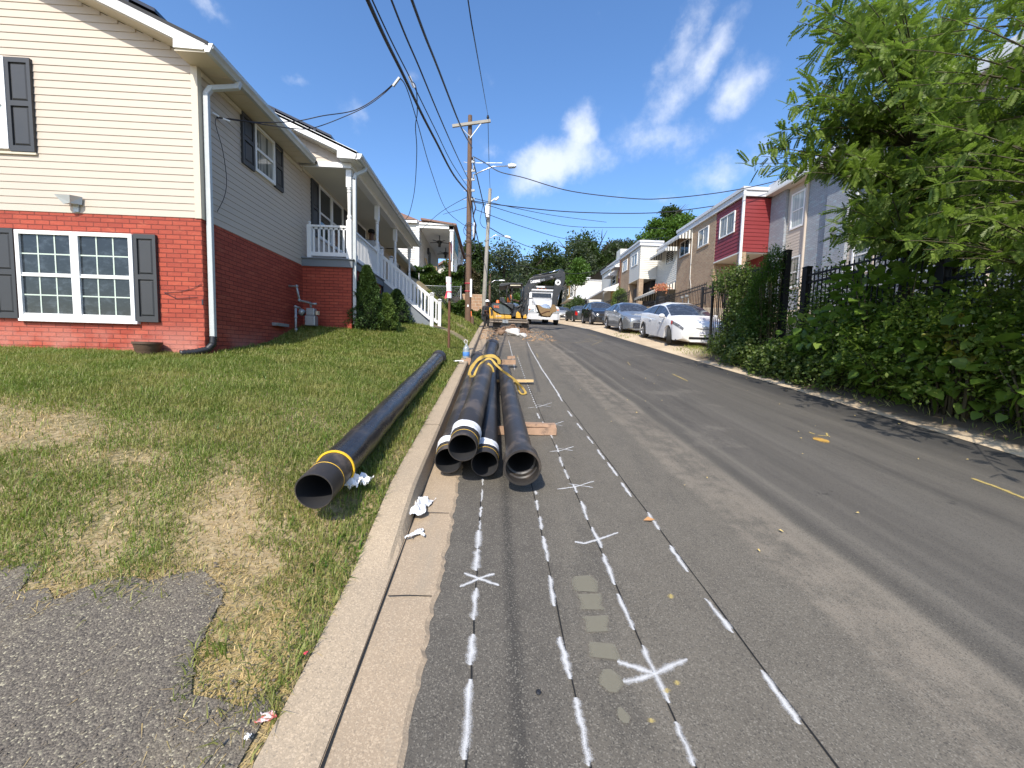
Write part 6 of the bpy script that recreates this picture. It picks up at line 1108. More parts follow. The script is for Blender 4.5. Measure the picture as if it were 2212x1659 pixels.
# ------------------------------------------------ cars
M['headl'] = mat('headlamp_lens', (.22, .23, .25), .06, .3, var=.5, vs=26, coat=1, dirt=(.7, .7, .72), ds=14, dl=.5); M['taill'] = mat('tail_lamp_red', (.55, .02, .02), .15, coat=1); M['cglass'] = glass_mat('car_glass', (.03, .035, .045), .03); M['trimk'] = mat('black_trim', (.015, .015, .016), .5)
def car(label, loc, rotz, pitch, S, paint, rim='steel', steer=0):
    o = thing('parked_car', label, 'car', loc, 'cars parked along the right side', 0, local=True); o.rotation_euler = (pitch, 0, rotz)
    L, W, fo, wb, rt = S['L'], S['W']/2, S['fo'], S['wb'], S['r']; top = S['top']; belt = S['belt']
    I = lambda tab, s: float(np.interp(s, [a for a, _ in tab], [b for _, b in tab]))
    def SI(tab, s): return (I(tab, s-.06)+I(tab, s)+I(tab, s+.06))/3
    c0, c1, c2, c3 = S['cab']       # windshield foot, roof front, roof rear, rear-glass foot
    st = sorted(set([round(v, 3) for v in list(np.linspace(0, L, 60))+[fo+rt*1.12*k for k in (-1, -.97, -.85, -.6, -.3, 0, .3, .6, .85, .97, 1)]+[fo+wb+rt*1.12*k for k in (-1, -.97, -.85, -.6, -.3, 0, .3, .6, .85, .97, 1)]+[.03, .08, L-.03, L-.08, c0, c1, c2, c3]]))
    def ring(s):
        e = min(1, (s/.55))**.5 if s < .55 else (min(1, ((L-s)/.45))**.5 if s > L-.45 else 1); w = W*(.74+.26*e); zt = SI(top, s); zb = min(SI(belt, s), zt-.015); sill = .20 if .35 < s < L-.35 else .20+.10*(1-min(1, min(s, L-s)/.35))
        cab = max(0, min((s-c0)/(c1-c0+.01), (c3-s)/(c3-c2+.01), 1)); wt = w*(.90-.20*cab) if cab > 0 else w*.90; ar = 0
        for sw in (fo, fo+wb):
            d = abs(s-sw); R_ = rt*1.13
            if d < R_: ar = max(ar, rt+sqrt(R_*R_-d*d))
        z1 = max(sill, ar); z3 = max(sill+(zb-sill)*.42, z1+.02); z3b = max(sill+(zb-sill)*.75, z3+.02); zb = max(zb, z3b+.015)
        zr = zt-.035-.05*cab
        return [(0, max(.18, .18)), (w-.22, max(.18, ar)), (w-.02, z1), (w, z3), (w*.992, z3b), (w*.965, zb), (w*.965+(wt-w*.965)*.08, zb+(zr-zb)*.08), (w*.965+(wt-w*.965)*.90, zb+(zr-zb)*.90), (wt, zr), (wt*.62, zt-.008), (0, zt)]
    R = [ring(s) for s in st]; n = len(R[0]); body = MB(); glass = MB(); ys = [s-L/2 for s in st]
    for sd in (1, -1):
        for i in range(len(st)-1):
            sm = (st[i]+st[i+1])/2
            for j in range(n-1):
                g = False
                if j == 6 and c0+.28 < sm < c3-.18 and R[i][8][1]-R[i][5][1] > .10: g = True
                if j in (8, 9) and (c0+.03 < sm < c1-.02 or c2+.03 < sm < c3-.03): g = True
                mb = glass if g else body; q4 = [(sd*R[i][j][0], ys[i], R[i][j][1]), (sd*R[i+1][j][0], ys[i+1], R[i+1][j][1]), (sd*R[i+1][j+1][0], ys[i+1], R[i+1][j+1][1]), (sd*R[i][j+1][0], ys[i], R[i][j+1][1])]
                mb.add(q4, [(0, 1, 2, 3)])
        for i in (0, len(st)-1): body.add([(sd*x, ys[i], z) for x, z in R[i]], [tuple(range(n))])
    b = body.build('body', paint, o, True, ang=38); glass.build('windows', M['cglass'], o, True, ang=60)
    for s in S.get('pillars', ()):
        for sd in (-1, 1): r_ = ring(s); mb = MB(); mb.bar((sd*(r_[6][0]+.004), s-L/2, r_[6][1]), (sd*(r_[7][0]+.004), s-L/2+.02, r_[7][1]), .05, .012, up=(sd, 0, 0)); mb.build('pillar', M['trimk'], o)
    def patch(name, s0, s1, t0, t1, m, tilt=0, off=.006, nn_=6, both=True, par=None):
        for sd in ((-1, 1) if both else (1,)):
            mb = MB(); vs = []
            for i in range(nn_+1):
                for k in range(nn_+1):
                    u = i/nn_; s = s0+(s1-s0)*u; t = (t0+tilt*u)+(t1-t0-tilt*u*.6)*k/nn_; r_ = ring(s); a = int(t); f = t-a; a2 = min(a+1, n-1); x = r_[a][0]+(r_[a2][0]-r_[a][0])*f; z = r_[a][1]+(r_[a2][1]-r_[a][1])*f; vs.append((sd*(x+off), s-L/2-(off if s < L/2 else -off), z+off*.4))
            mb.add(vs, [(i*(nn_+1)+k, (i+1)*(nn_+1)+k, (i+1)*(nn_+1)+k+1, i*(nn_+1)+k+1) for i in range(nn_) for k in range(nn_)]); mb.build(name, m, par or o, True)
    patch('headlight', *S['head'], M['headl'], tilt=.5)
    patch('front_indicator', S['head'][1]-.10, S['head'][1]+.04, S['head'][2]+.15, S['head'][3]-.25, M['taill'] if S['kind'] == 'hatch' else M['headl'], tilt=.15, off=.009); patch('tail_light', L-.32, L-.02, 3.3, 4.9, M['taill'])
    for s, nm in ((c0+.95, 'door_seam'), (c0+2.0 if L > 4 else c0+1.9, 'door_seam')):
        for sd in (-1, 1): mb = MB(); r_ = ring(s); mb.bar((sd*(r_[2][0]-.002), s-L/2, .34), (sd*(r_[3][0]+.001), s-L/2, r_[3][1]), .006, .004, up=(sd, 0, 0)); mb.bar((sd*(r_[3][0]+.001), s-L/2, r_[3][1]), (sd*(r_[5][0]+.002), s-L/2+.02, r_[5][1]), .006, .004, up=(sd, 0, 0)); mb.build(nm, M['trimk'], o)
        for sd in (-1, 1): mb = MB(); r_ = ring(s-.18); mb.bar((sd*(r_[4][0]+.012), s-.26-L/2, r_[4][1]-.01), (sd*(r_[4][0]+.012), s-.08-L/2, r_[4][1]), .02, .025, up=(sd, 0, 0)); mb.build('door_handle', paint if S.get('ph') else M['chrome'], o)
    for sd in (-1, 1):
        r_ = ring(c0+.45); mb = MB(); mb.blob((sd*(r_[5][0]+.13), c0+.38-L/2, r_[5][1]+.06), (.11, .07, .075), 12, 8); mb.bar((sd*r_[5][0]*.99, c0+.42-L/2, r_[5][1]+.0), (sd*(r_[5][0]+.08), c0+.40-L/2, r_[5][1]+.03), .05); mb.build('wing_mirror', paint, o, True)
    mb = MB(); yf = -L/2; k = S['W']*.5*.74
    mb.bx(-k*.78, k*.78, yf-.006, yf+.03, .27, .35) if S['kind'] != 'sedan' else mb.bx(-k*.86, k*.86, yf-.006, yf+.03, .27, .52)
    if S['kind'] == 'hatch': mb.prism([(-.30, .635), (-.12, .61), (.12, .61), (.30, .635), (.30, .648), (.1, .635), (-.1, .635), (-.30, .648)], yf-.008, yf+.02)
    if S['kind'] == 'suv': mb.bx(-.5, .5, yf-.006, yf+.03, .62, .78)
    gr = mb.build('grille', M['trimk'], o)
    if S['kind'] == 'sedan':
        mb = MB(); [mb.bx(-k*(.84-.02*j), k*(.84-.02*j), yf-.012, yf-.006, .30+j*.042, .312+j*.042) for j in range(5)]; mb.bx(-.42, .42, yf-.012, yf-.004, .60, .625); mb.bx(-.46, .46, yf-.012, yf-.004, .66, .675); mb.build('grille_bar', M['chrome'], gr)
        
        for s in (-1, 1): mb = MB(); mb.bx(s*k*.98-.08, s*k*.98+.08, yf-.004, yf+.05, .27, .30); mb.build('bumper_trim', M['chrome'], o)
    mb = MB(); mb.bx(-.155, .155, yf-.022, yf-.010, S['plate'], S['plate']+.14); pl = mb.build('licence_plate', M['paper'], o)
    mb = MB(); mb.bx(-.16, .16, yf-.0225, yf-.0215, S['plate']-.004, S['plate']+.006); mb.bx(-.16, .16, yf-.0225, yf-.0215, S['plate']+.134, S['plate']+.144); mb.build('plate_frame', M['trimk'], pl)
    if S.get('text'): text_mesh(S['text'], .095, mat('plate_blue', (.05, .08, .25)), mat4((0, yf-.0235, S['plate']+.066), (1, 0, 0), (0, 0, 1)), pl, bold=.002, depth=.0006)
    mb = MB(); mb.bx(-.155, .155, L/2+.002, L/2+.012, .78, .92); mb.build('licence_plate', M['paper'], o)
    if S.get('logo'):
        mb = MB(); z = S['logo']
        for rx, rz2, dz, rr_ in ((.075, .052, 0, .006), (.022, .048, 0, .005), (.055, .018, .028, .005)): mb.tube([(rx*cos(a), yf-.016, z+dz*.6+rz2*sin(a)) for a in [2*pi*i/20 for i in range(21)]], rr_, 6, False)
        mb.build('emblem', M['chrome'], o, True)
    if S['kind'] == 'hatch':
        for s in (-1, 1): mb = MB(); mb.bx(s*.60-.045, s*.60+.045, yf-.01+.06, yf+.1, .36, .52); fl = mb.build('fog_light', M['galv'], o); mb = MB(); mb.lathe([(0, -.012), (.033, -.01), (.036, 0)], (s*.60, yf+.05, .47), 12, 'y'); mb.build('fog_lens', M['headl'], fl)
    mb = MB(); mb.bx(-.14, -.02, c1-L/2-.10, c1-L/2-.09, SI(top, c1)-.10, SI(top, c1)-.075); mb.build('inspection_sticker', M['text_w'], o) if False else None
    for sd in (-1, 1):
        for k, sw in enumerate((fo, fo+wb)):
            if k == 0 and steer:
                Mx = Matrix.Translation((sd*(W-.11), sw-L/2, 0)) @ Matrix.Rotation(steer, 4, 'Z'); T = lambda x, y, z, Mx=Mx: tuple(Mx @ Vector((x, y, z))); wheel(o, T, 0, 0, rt, .21, rim, sd, 7)
            else: wheel(o, None, sd*(W-.11), sw-L/2, rt, .21, rim, sd, 7)
    mb = MB()
    for sw in (fo, fo+wb): mb.bx(-W+.24, W-.24, sw-L/2-rt*1.05, sw-L/2+rt*1.05, .2, rt*2)
    mb.bx(-W+.06, W-.06, -L/2+.3, L/2-.3, .19, .24); mb.build('underbody', M['black'], o)
    return o
HATCH = dict(kind='hatch', L=4.46, W=1.76, fo=.95, wb=2.70, r=.315, top=[(0, .66), (.04, .75), (.12, .81), (.35, .90), (.92, 1.02), (1.0, 1.05), (1.80, 1.39), (2.15, 1.47), (2.5, 1.495), (3.2, 1.44), (3.9, 1.20), (4.2, 1.10), (4.36, 1.02), (4.46, .80)], belt=[(0, .62), (.25, .76), (.6, .84), (1.2, .92), (2.0, .97), (3.3, 1.03), (4.1, 1.02), (4.46, .78)], cab=(.98, 2.05, 3.15, 4.2), head=(.04, .72, 4.0, 5.2), plate=.42, text='GR-2229', logo=.66, pillars=(2.55,), ph=True)
SEDAN = dict(kind='sedan', L=4.85, W=1.82, fo=.98, wb=2.78, r=.33, top=[(0, .64), (.05, .76), (.15, .81), (.4, .86), (1.3, .99), (1.45, 1.02), (2.15, 1.36), (2.5, 1.45), (2.8, 1.47), (3.3, 1.44), (3.9, 1.22), (4.15, 1.13), (4.7, 1.09), (4.85, .85)], belt=[(0, .60), (.3, .78), (1.3, .91), (2.2, .96), (3.6, 1.0), (4.6, 1.0), (4.85, .80)], cab=(1.42, 2.45, 3.25, 4.2), head=(.05, .60, 4.1, 5.0), plate=.43, logo=.60, pillars=(2.75,))
SUV = dict(kind='suv', L=4.6, W=1.82, fo=.93, wb=2.69, r=.35, top=[(0, .62), (.05, .80), (.2, .94), (.5, 1.02), (1.1, 1.12), (1.3, 1.18), (1.95, 1.56), (2.3, 1.64), (2.6, 1.66), (3.7, 1.62), (4.1, 1.45), (4.4, 1.15), (4.6, .85)], belt=[(0, .60), (.3, .85), (1.2, 1.0), (2.2, 1.04), (3.8, 1.10), (4.4, 1.08), (4.6, .80)], cab=(1.25, 2.15, 3.75, 4.4), head=(.05, .60, 4.0, 5.1), plate=.45, pillars=(2.5,))
def paint(name, c, metal=0, rough=.25): m = mat(name, c, rough, metal, var=.03, vs=2, coat=.8); return m
def pkz(x, y): return float(right_z(x, y))
PT = math.atan(.13); PT2 = math.atan(.105)
car('white hatchback nearest the viewer beside the iron fence with its front wheels turned', (7.17, 15.38, pkz(7.2, 15.38)), -.04, PT, HATCH, paint('white_car_paint', (.78, .78, .78)), steer=-.42)
car('silver sedan parked between the white hatchback and the black car', (7.25, 21.1, pkz(7.25, 21.1)), -.03, PT, SEDAN, paint('silver_car_paint', (.30, .32, .34), .6, .3))
car('black compact sport utility car with a white and blue front plate behind the silver sedan', (7.72, 29.3, pkz(7.7, 29.3)), -.02, PT2, SUV, paint('black_car_paint', (.02, .021, .024), .2, .2))
car('dark grey sedan facing away with a red tail light left of the black car', (7.95, 37.2, pkz(8, 37.2)), pi+.03, -PT2, SEDAN, paint('grey_car_paint', (.085, .095, .105), .5, .3))
car('pale silver car farthest away beside the front of the white truck', (7.9, 46.0, pkz(7.9, 46)), -.02, PT2, SEDAN, paint('pale_car_paint', (.55, .54, .50), .4, .3))

# ------------------------------------------------ the terraced houses on the right
M['tanbrick'] = brick_mat('tan_brick', (.40, .27, .165), (.30, .19, .115), (.36, .30, .23), .085, .24, .014); M['redsid'] = mat('dark_red_siding', (.20, .024, .026), .5, var=.06); M['graybrick'] = brick_mat('grey_painted_brick', (.31, .325, .355), (.27, .285, .315), (.19, .20, .22), .075, .22, .006)
M['beige'] = mat('beige_siding', (.50, .43, .36), .55, var=.05); M['fascia'] = mat('weathered_white_fascia', (.55, .56, .58), .5, var=.12, vs=1.5, dirt=(.25, .25, .26), ds=1.6, dl=.58, dirt_amt=.6); M['whites'] = mat('white_siding', (.60, .58, .53), .5, var=.04)
M['tansid'] = mat('tan_siding', (.42, .30, .12), .6, var=.08); M['awnw'] = mat('white_awning', (.66, .66, .66), .5, var=.04)
m, t, b = newmat('striped_awning'); s_ = t.nodes.new('ShaderNodeSeparateXYZ'); t.links.new(pos(t), s_.inputs[0]); w = mth(t, 'ADD', s_.outputs[0], s_.outputs[1]); t.links.new(mixc(t, mth(t, 'GREATER_THAN', mth(t, 'FRACT', mth(t, 'MULTIPLY', w, 5.2)), .5), (.10, .10, .10, 1), (.72, .70, .62, 1)), b.inputs['Base Color']); M['awns'] = m
def awning(parent, u0, u1, x, zt, zb, proj, m, val=.16, name='awning'):
    mb = MB(); n = max(6, int((u1-u0)/.06)); vs = []
    for i in range(n+1):
        u = u0+(u1-u0)*i/n; k = .008*(i % 2); vs += [(x, u, zt+k), (x-proj, u, zb+k), (x-proj, u, zb-val+(.03 if i % 2 else 0)), (x, u, zt-.03)]
    mb.add(vs, [(4*i+k, 4*i+4+k, 4*i+5+k, 4*i+1+k) for i in range(n) for k in range(2)])
    for u in (u0, u1): mb.add([(x, u, zt), (x-proj, u, zb), (x-proj, u, zb-val), (x, u, zb-val*.9)], [(0, 1, 2, 3)])
    return mb.build(name, m, parent)
def bandbox(parent, x0, x1, y0, y1, z0, z1, m, name): mb = MB(); mb.bx(x0, x1, y0, y1, z0, z1); return mb.build(name, m, parent)
def parapet(parent, x, xb, y0, y1, z, side=True):
    mb = MB(); mb.bx(x-.10, x+.0, y0-.10, y1, z, z+.26); mb.bx(x-.16, x, y0-.16, y1, z+.262, z+.42)
    if side: mb.bx(x, xb, y0-.10, y0, z, z+.26); mb.bx(x, xb, y0-.16, y0, z+.262, z+.42)
    mb.build('roof_fascia', M['fascia'], parent); bandbox(parent, x, xb+5, y0, y1, z+.05, z+.35, M['shingle'], 'roof')
X12 = wall_T('x', 12, -1); X135 = wall_T('x', 13.5, -1)
# grey house, nearest
GH = thing('terraced_house', 'grey painted brick terraced house with beige bays and a ribbed roof band behind the trees', 'house', (13.5, 12, 1.8), 'terraced houses')
mb = MB(); mb.bx(13.5, 21, 1.5, 19.32, -.5, 8.0); mb.build('brick_wall', M['graybrick'], GH)
mb = MB()
for k in range(5):
    y0 = 19.32-3.35*k; 
    for a, b_ in ((y0-1.0, y0),): mb.bx(13.36, 13.499, a, b_, -.5, 7.98)
mb.build('brick_pier', M['graybrick'], GH); TX1 = wall_T('x', 13.49, -1)
for k in range(5):
    y1 = 18.30-3.35*k; y0 = y1-1.13; lap_siding('siding_bay', TX1, [(3.2, 7.98, y0, y1)], GH, M['beige'], .13); window(GH, TX1, y0+.10, y1-.22, 5.96, 7.55, grid=None, glass='glass_l' if k == 0 else 'glass_c', fr=.07); window(GH, TX1, y0+.12, y1-.25, 3.3, 4.7, grid=None, glass='glass_c', fr=.07)
    mb = MB(); mb.bx(13.40, 13.49, y0-.05, y0, 1.5, 7.98); mb.build('bay_return', M['beige'], GH)
mb = MB()
for k in range(6): z = 7.98+k*.085; mb.bx(13.02-.0+k*.035, 13.5, 1.5, 19.36, z, z+.06); mb.bx(13.05+k*.035, 13.5, 1.5, 19.35, z+.0601, z+.0849)
mb.build('ribbed_fascia', M['awnw'], GH); bandbox(GH, 13.0, 13.5, 1.5, 19.34, 7.90, 7.979, M['whites'], 'soffit'); bandbox(GH, 13.5, 21, 1.5, 19.3, 8.01, 8.35, M['shingle'], 'roof'); bandbox(GH, 14.2, 15.2, 17.6, 18.2, 8.36, 8.9, M['conc'], 'chimney')
# red sided house with the overhanging room
RH = thing('terraced_house', 'dark red sided overhanging room above an open porch beside tan brick', 'house', (12, 20.5, 2.4), 'terraced houses')
mb = MB(); mb.bx(13.5, 21, 19.33, 26.2, .5, 7.9); mb.bx(12, 13.499, 21.72, 26.2, .8, 7.9); mb.bx(12.0, 12.3, 19.36, 19.62, .8, 5.3); mb.build('brick_wall', M['tanbrick'], RH)
mb = MB(); mb.bx(12.02, 13.5, 19.36, 21.72, 5.3, 7.88); mb.bx(13.44, 13.499, 19.33, 21.72, 2.0, 5.3); mb.build('red_wall', M['redsid'], RH)
TB = wall_T('y', 19.36, -1); T12 = wall_T('x', 12.02, -1); lap_siding('red_siding', TB, [(5.3, 7.88, 12.02, 13.5)], RH, M['redsid'], .185, .02); lap_siding('red_siding', T12, [(5.3, 7.88, 19.40, 21.70)], RH, M['redsid'], .185, .02)
mb = MB(); mb.bx(11.97, 12.05, 19.31, 19.42, 5.3, 7.88); mb.build('corner_board', M['redsid'], RH); mb = MB(); mb.bx(11.98, 12.06, 19.36, 21.72, 5.23, 5.30); mb.bx(12.06, 13.4, 19.4, 21.7, 5.24, 5.29); mb.build('bay_trim', M['whites'], RH)
window(RH, wall_T('x', 12.0, -1), 19.95, 21.28, 6.40, 7.47, grid=None, style='slider', glass='glass_c', fr=.06); window(RH, X12, 22.4, 23.5, 6.5, 7.5, grid=None, style='slider', glass='glass_c', fr=.05, sill=False); window(RH, X12, 24.55, 25.8, 6.5, 7.45, grid=None, style='slider', fr=.05)
mb = MB(X12); mb.bx(22.3, 23.6, 0, .05, 6.42, 6.49); mb.bx(24.5, 25.9, 0, .05, 6.42, 6.49); mb.build('brick_sill', M['tanbrick'], RH); mb = MB(wall_T('x', 13.44, -1)); mb.bx(19.9, 20.8, 0, .06, 2.5, 4.7); d = mb.build('door', M['black'], RH)
parapet(RH, 12, 13.5, 19.33, 26.2, 7.9); awning(RH, 24.3, 26.15, 12, 7.9, 7.45, .8, M['awns'])
downspout(RH, [(11.93, 19.2, 8.1), (11.92, 19.2, 7.95), (11.95, 19.27, 7.75), (11.96, 19.28, 7.6), (11.96, 19.28, 2.4)], .11, 'awnw')
mb = MB(X12); mb.tube([(24.25, .03, 7.6), (24.25, .03, 4.9), (24.1, .03, 4.5), (24.05, .03, 4.1)], .02, 6); mb.build('conduit', M['whites'], RH, True); mb = MB(X12); [mb.lathe([(0, 0), (.09, 0), (.10, .12), (.07, .2), (0, .2)], (y, .12, 3.8), 12, 'y') for y in (24.15, 24.75)]; [mb.tube([(y, .04, 3.7), (y-.1, .05, 3.2), (y+.1, .06, 2.9)], .03, 6) for y in (24.3, 25.0)]; mb.build('electric_meter', M['galv'], RH, True)
# white sided house with striped awnings
WH = thing('terraced_house', 'recessed white sided terraced house with striped awnings between brick fronts', 'house', (13.5, 29, 3), 'terraced houses')
mb = MB(); mb.bx(13.5, 21, 26.21, 33.0, 1, 8.6); mb.build('wall', M['tanbrick'], WH); lap_siding('siding', X135, [(2.8, 8.6, 26.3, 33.0)], WH, M['whites'], .15, .03); parapet(WH, 13.5, 14, 26.21, 33.0, 8.6, False)
window(WH, X135, 29.95, 31.4, 7.3, 8.35, grid=None, style='slider', fr=.06); awning(WH, 29.2, 32.2, 13.47, 8.62, 8.0, 1.0, M['awns']); awning(WH, 26.3, 32.2, 13.47, 5.75, 4.75, 2.1, M['awns'], .18); window(WH, X135, 30.2, 31.6, 3.6, 4.9, grid=None, style='slider', fr=.06)
bandbox(WH, 11.6, 11.75, 26.4, 32.8, 2.0, 3.6, M['tanbrick'], 'porch_wall'); bandbox(WH, 11.5, 11.85, 26.3, 32.9, 3.601, 3.72, M['awnw'], 'wall_coping'); mb = MB(); [mb.bar((11.6, y, 3.72), (11.6, y, 4.7), .05) for y in (26.4, 29.4, 32.5)]; mb.build('awning_post', M['black'], WH)
# second overhanging room, white
BH = thing('terraced_house', 'white sided overhanging room on a brick pillar with tan brick beyond', 'house', (12, 35, 3.6), 'terraced houses')
mb = MB(); mb.bx(13.9, 21, 33.03, 38.1, 2, 9.2); mb.bx(12, 13.899, 35.6, 38.1, 2, 9.2); mb.bx(12, 12.38, 33.06, 33.45, 2.5, 6.55); mb.build('brick_wall', M['tanbrick'], BH)
mb = MB(); mb.bx(12.02, 13.9, 33.07, 35.6, 6.52, 9.18); mb.build('bay_wall', M['whites'], BH); lap_siding('siding', wall_T('y', 33.07, -1), [(6.52, 9.18, 12.02, 13.9), (2.8, 6.52, 13.4, 13.9)], BH, M['whites'], .15, .03); lap_siding('siding', wall_T('x', 12.02, -1), [(6.52, 9.18, 33.1, 35.58)], BH, M['whites'], .15, .03)
window(BH, X12, 33.65, 34.98, 7.8, 8.8, grid=None, style='slider', fr=.07, glass='glass_c'); window(BH, X12, 36.15, 37.4, 7.85, 8.85, grid=None, style='slider', fr=.07, glass='glass_c'); parapet(BH, 12, 13.9, 33.05, 38.1, 9.2)
mb = MB(); mb.bx(13.2, 13.89, 33.5, 35.6, 3.2, 6.5); mb.bx(12.3, 12.34, 34.0, 35.2, 3.6, 5.95); mb.build('door', M['black'], BH); bandbox(BH, 12.9, 13.3, 33.08, 33.12, 3.5, 5.8, M['glass'], 'porch_window')
downspout(BH, [(11.9, 38.05, 9.2), (11.95, 38.05, 8.9), (11.95, 38.05, 3.5)], .1, 'rust')
# mixed coloured houses
MH = thing('terraced_house', 'small red tan and white fronted terraced houses with scalloped white awnings', 'house', (12.5, 41, 4.2), 'terraced houses')
mb = MB(); mb.bx(12.5, 20, 38.11, 46.5, 3, 9.4); mb.build('wall', M['whites'], MH); bandbox(MH, 12.45, 12.499, 38.12, 40.2, 3, 9.4, M['redsid'], 'red_panel'); bandbox(MH, 12.45, 12.499, 40.21, 42.6, 3, 9.4, M['tansid'], 'tan_panel'); parapet(MH, 12.45, 13, 38.11, 46.5, 9.4, False)
awning(MH, 38.4, 40.1, 12.44, 9.3, 8.75, .9, M['awnw']); awning(MH, 40.5, 42.4, 12.44, 8.9, 8.35, .9, M['awnw']); awning(MH, 39.2, 45.5, 12.44, 7.3, 6.6, 1.7, M['awnw']); window(MH, wall_T('x', 12.44, -1), 38.7, 39.8, 7.8, 8.8, grid=None, fr=.06); window(MH, wall_T('x', 12.44, -1), 40.8, 42.1, 7.5, 8.4, grid=None, fr=.06); bandbox(MH, 15, 16.6, 48, 49.5, 9, 12.9, M['whites'], 'chimney')
mb = MB(); mb.prism([(12.2, 9.9), (16, 11.6), (20, 9.9)], 44.2, 52); mb.build('roof', M['shingle'], MH)
FB = thing('terraced_house', 'farthest white sided end house with a curved white awning above its porch', 'house', (12, 61, 6.2), 'terraced houses')
mb = MB(); mb.bx(12, 20, 60.52, 70.5, 5, 11.4); mb.build('wall', M['whites'], FB); lap_siding('siding', wall_T('y', 60.52, -1), [(6.5, 11.4, 12, 17.5)], FB, M['whites'], .2, .05); parapet(FB, 12, 17.5, 60.5, 70.5, 11.4); bandbox(FB, 11.95, 11.999, 63.5, 66, 6, 11.4, M['tansid'], 'tan_panel')
for y in (61.2, 64.2, 66.8, 68.6): window(FB, wall_T('x', 11.94, -1), y, y+1.2, 9.7, 10.8, grid=None, fr=.1)
mb = MB(); vs = []
for k in range(9): a = k/8*pi/2; vs += [(12.1, 60.5-1.1*sin(a), 8.5+.75*cos(a)), (14.2, 60.5-1.1*sin(a), 8.5+.75*cos(a))]
mb.add(vs, [(2*k, 2*k+1, 2*k+3, 2*k+2) for k in range(8)]); mb.prism([(10.9, 8.35), (12.1, 8.5), (12.1, 9.2)], 59.4, 66); mb.bx(12.0, 12.35, 59.5, 59.8, 6.2, 8.5); mb.build('awning', M['awnw'], FB); bandbox(FB, 12.5, 14.1, 60.40, 60.49, 6.2, 8.4, M['black'], 'porch_opening'); window(FB, wall_T('y', 60.5, -1), 14.9, 17.0, 7.3, 8.45, grid=None, fr=.1, style='slider', glass='glass_l')

# iron fences
def fence(name, label, segs, posts, pick=.105, tube=.018):
    o = thing(name, label, 'fence', (segs[0][0][0], segs[0][0][1], segs[0][2])); mb = MB()
    for (p, q, zb, zt) in segs:
        L = math.hypot(q[0]-p[0], q[1]-p[1]); n = int(L/pick)
        for k in range(n+1): t = k/n; x = p[0]+(q[0]-p[0])*t; y = p[1]+(q[1]-p[1])*t; mb.bx(x-tube/2, x+tube/2, y-tube/2, y+tube/2, zb, zt+.09)
        for z in (zt, zt-.16, zb+.12): mb.bar((p[0], p[1], z), (q[0], q[1], z), .03, .04)
    mb.build('pickets', M['iron'], o)
    for (x, y, zb, zt, w) in posts:
        mb = MB(); mb.bx(x-w/2, x+w/2, y-w/2, y+w/2, zb, zt); mb.prism([(x-w*.6, zt), (x+w*.6, zt), (x+w*.45, zt+.03), (x-w*.45, zt+.03)], y-w*.6, y+w*.6); mb.build('post', M['iron'], o, bevel=.006)
    return o
XF = 7.0
fence('iron_fence', 'black iron picket fence stepping down beside the road half hidden by vines', [((XF, 12.55), (XF, 9.5), .35, 2.40), ((XF, 8.75), (XF, 6.0), -.1, 1.92), ((XF, 6.0), (XF, 3.0), -.5, 1.5)], [(XF, 12.6, .2, 2.45, .07), (XF, 9.42, -.1, 2.62, .135), (XF+.02, 8.78, -.2, 2.10, .135), (XF, 6.0, -.4, 2.0, .12)])
fence('iron_fence', 'black iron picket fence standing behind the white hatchback', [((9.3, 17.6), (9.3, 13.0), 1.0, 3.05)], [(9.3, 17.6, .8, 3.18, .08), (9.3, 14.8, .6, 3.18, .08)])
fence('iron_railing', 'thin black iron railing along the yards behind the parked cars', [((10.2, 46), (10.2, 30), 4.0, 4.9), ((10.2, 30), (10.2, 19), 2.6, 3.6)], [(10.2, 30, 3, 5, .06)], .16)
mb = MB(); mb.bx(9.0, 9.35, 13.0, 17.4, .2, 1.6); tag(mb.build('garden_wall', M['tanbrick'], None), 'low tan brick garden wall behind the iron fence', 'wall')
mb = MB()
for k in range(6): mb.bx(10.0+.3*k, 11.8, 21.0, 22.6, 1.3+.2*k, 1.5+.2*k)
tag(mb.build('steps', M['tanbrick'], None), 'brick steps up to the red sided house behind the white hatchback', 'steps'); 
PL = thing('flower_planter', 'dark planter with orange pink flowers in front of the striped awning', 'planter', (10.6, 25.2, 2.6)); mb = MB(); mb.bx(10.4, 10.8, 25, 25.4, 2.3, 3.9); mb.lathe([(.2, 3.9), (.34, 4.15), (.36, 4.2)], (10.6, 25.2, 0), 12); mb.build('pot', M['black'], PL)
C, d = blobpts(900, (10.6, 25.2, 4.4), (.48, .48, .28), 3, .3); leafcloud('flowers', C, leaf_mat('orange_pink_petals', [(.75, .15, .10), (.85, .35, .2), (.9, .6, .4), (.08, .14, .03)], .2, .5), PL, .09, .07, 4, out=d)

# ------------------------------------------------ trees
def limbs(base, top, r, seed, n=9, spread=1.2, wood='wood', lean=0):
    mb = MB(); q = random.Random(seed); b = Vector(base); t = Vector(top); tr = [b+(t-b)*k/6+Vector((q.uniform(-.05, .05), q.uniform(-.05, .05), 0))*(t-b).length*.15 for k in range(7)]; tips = []
    mb.tube(tr, [r*(1-.12*k) for k in range(7)], 8)
    for k in range(n):
        s = tr[2+k % 5]; a = q.uniform(0, 2*pi); L = spread*q.uniform(.6, 1.1); e = s+Vector((cos(a)*L, sin(a)*L, L*q.uniform(.3, .9))); m_ = s.lerp(e, .5)+Vector((0, 0, L*.08)); mb.tube([s, m_, e], [r*.4, r*.25, r*.08], 6); tips.append(e)
        for j in range(2): a2 = a+q.uniform(-.9, .9); e2 = m_+Vector((cos(a2), sin(a2), q.uniform(.2, .8)))*L*.5; mb.tube([m_, e2], [r*.18, r*.05], 5); tips.append(e2)
    return mb, tips
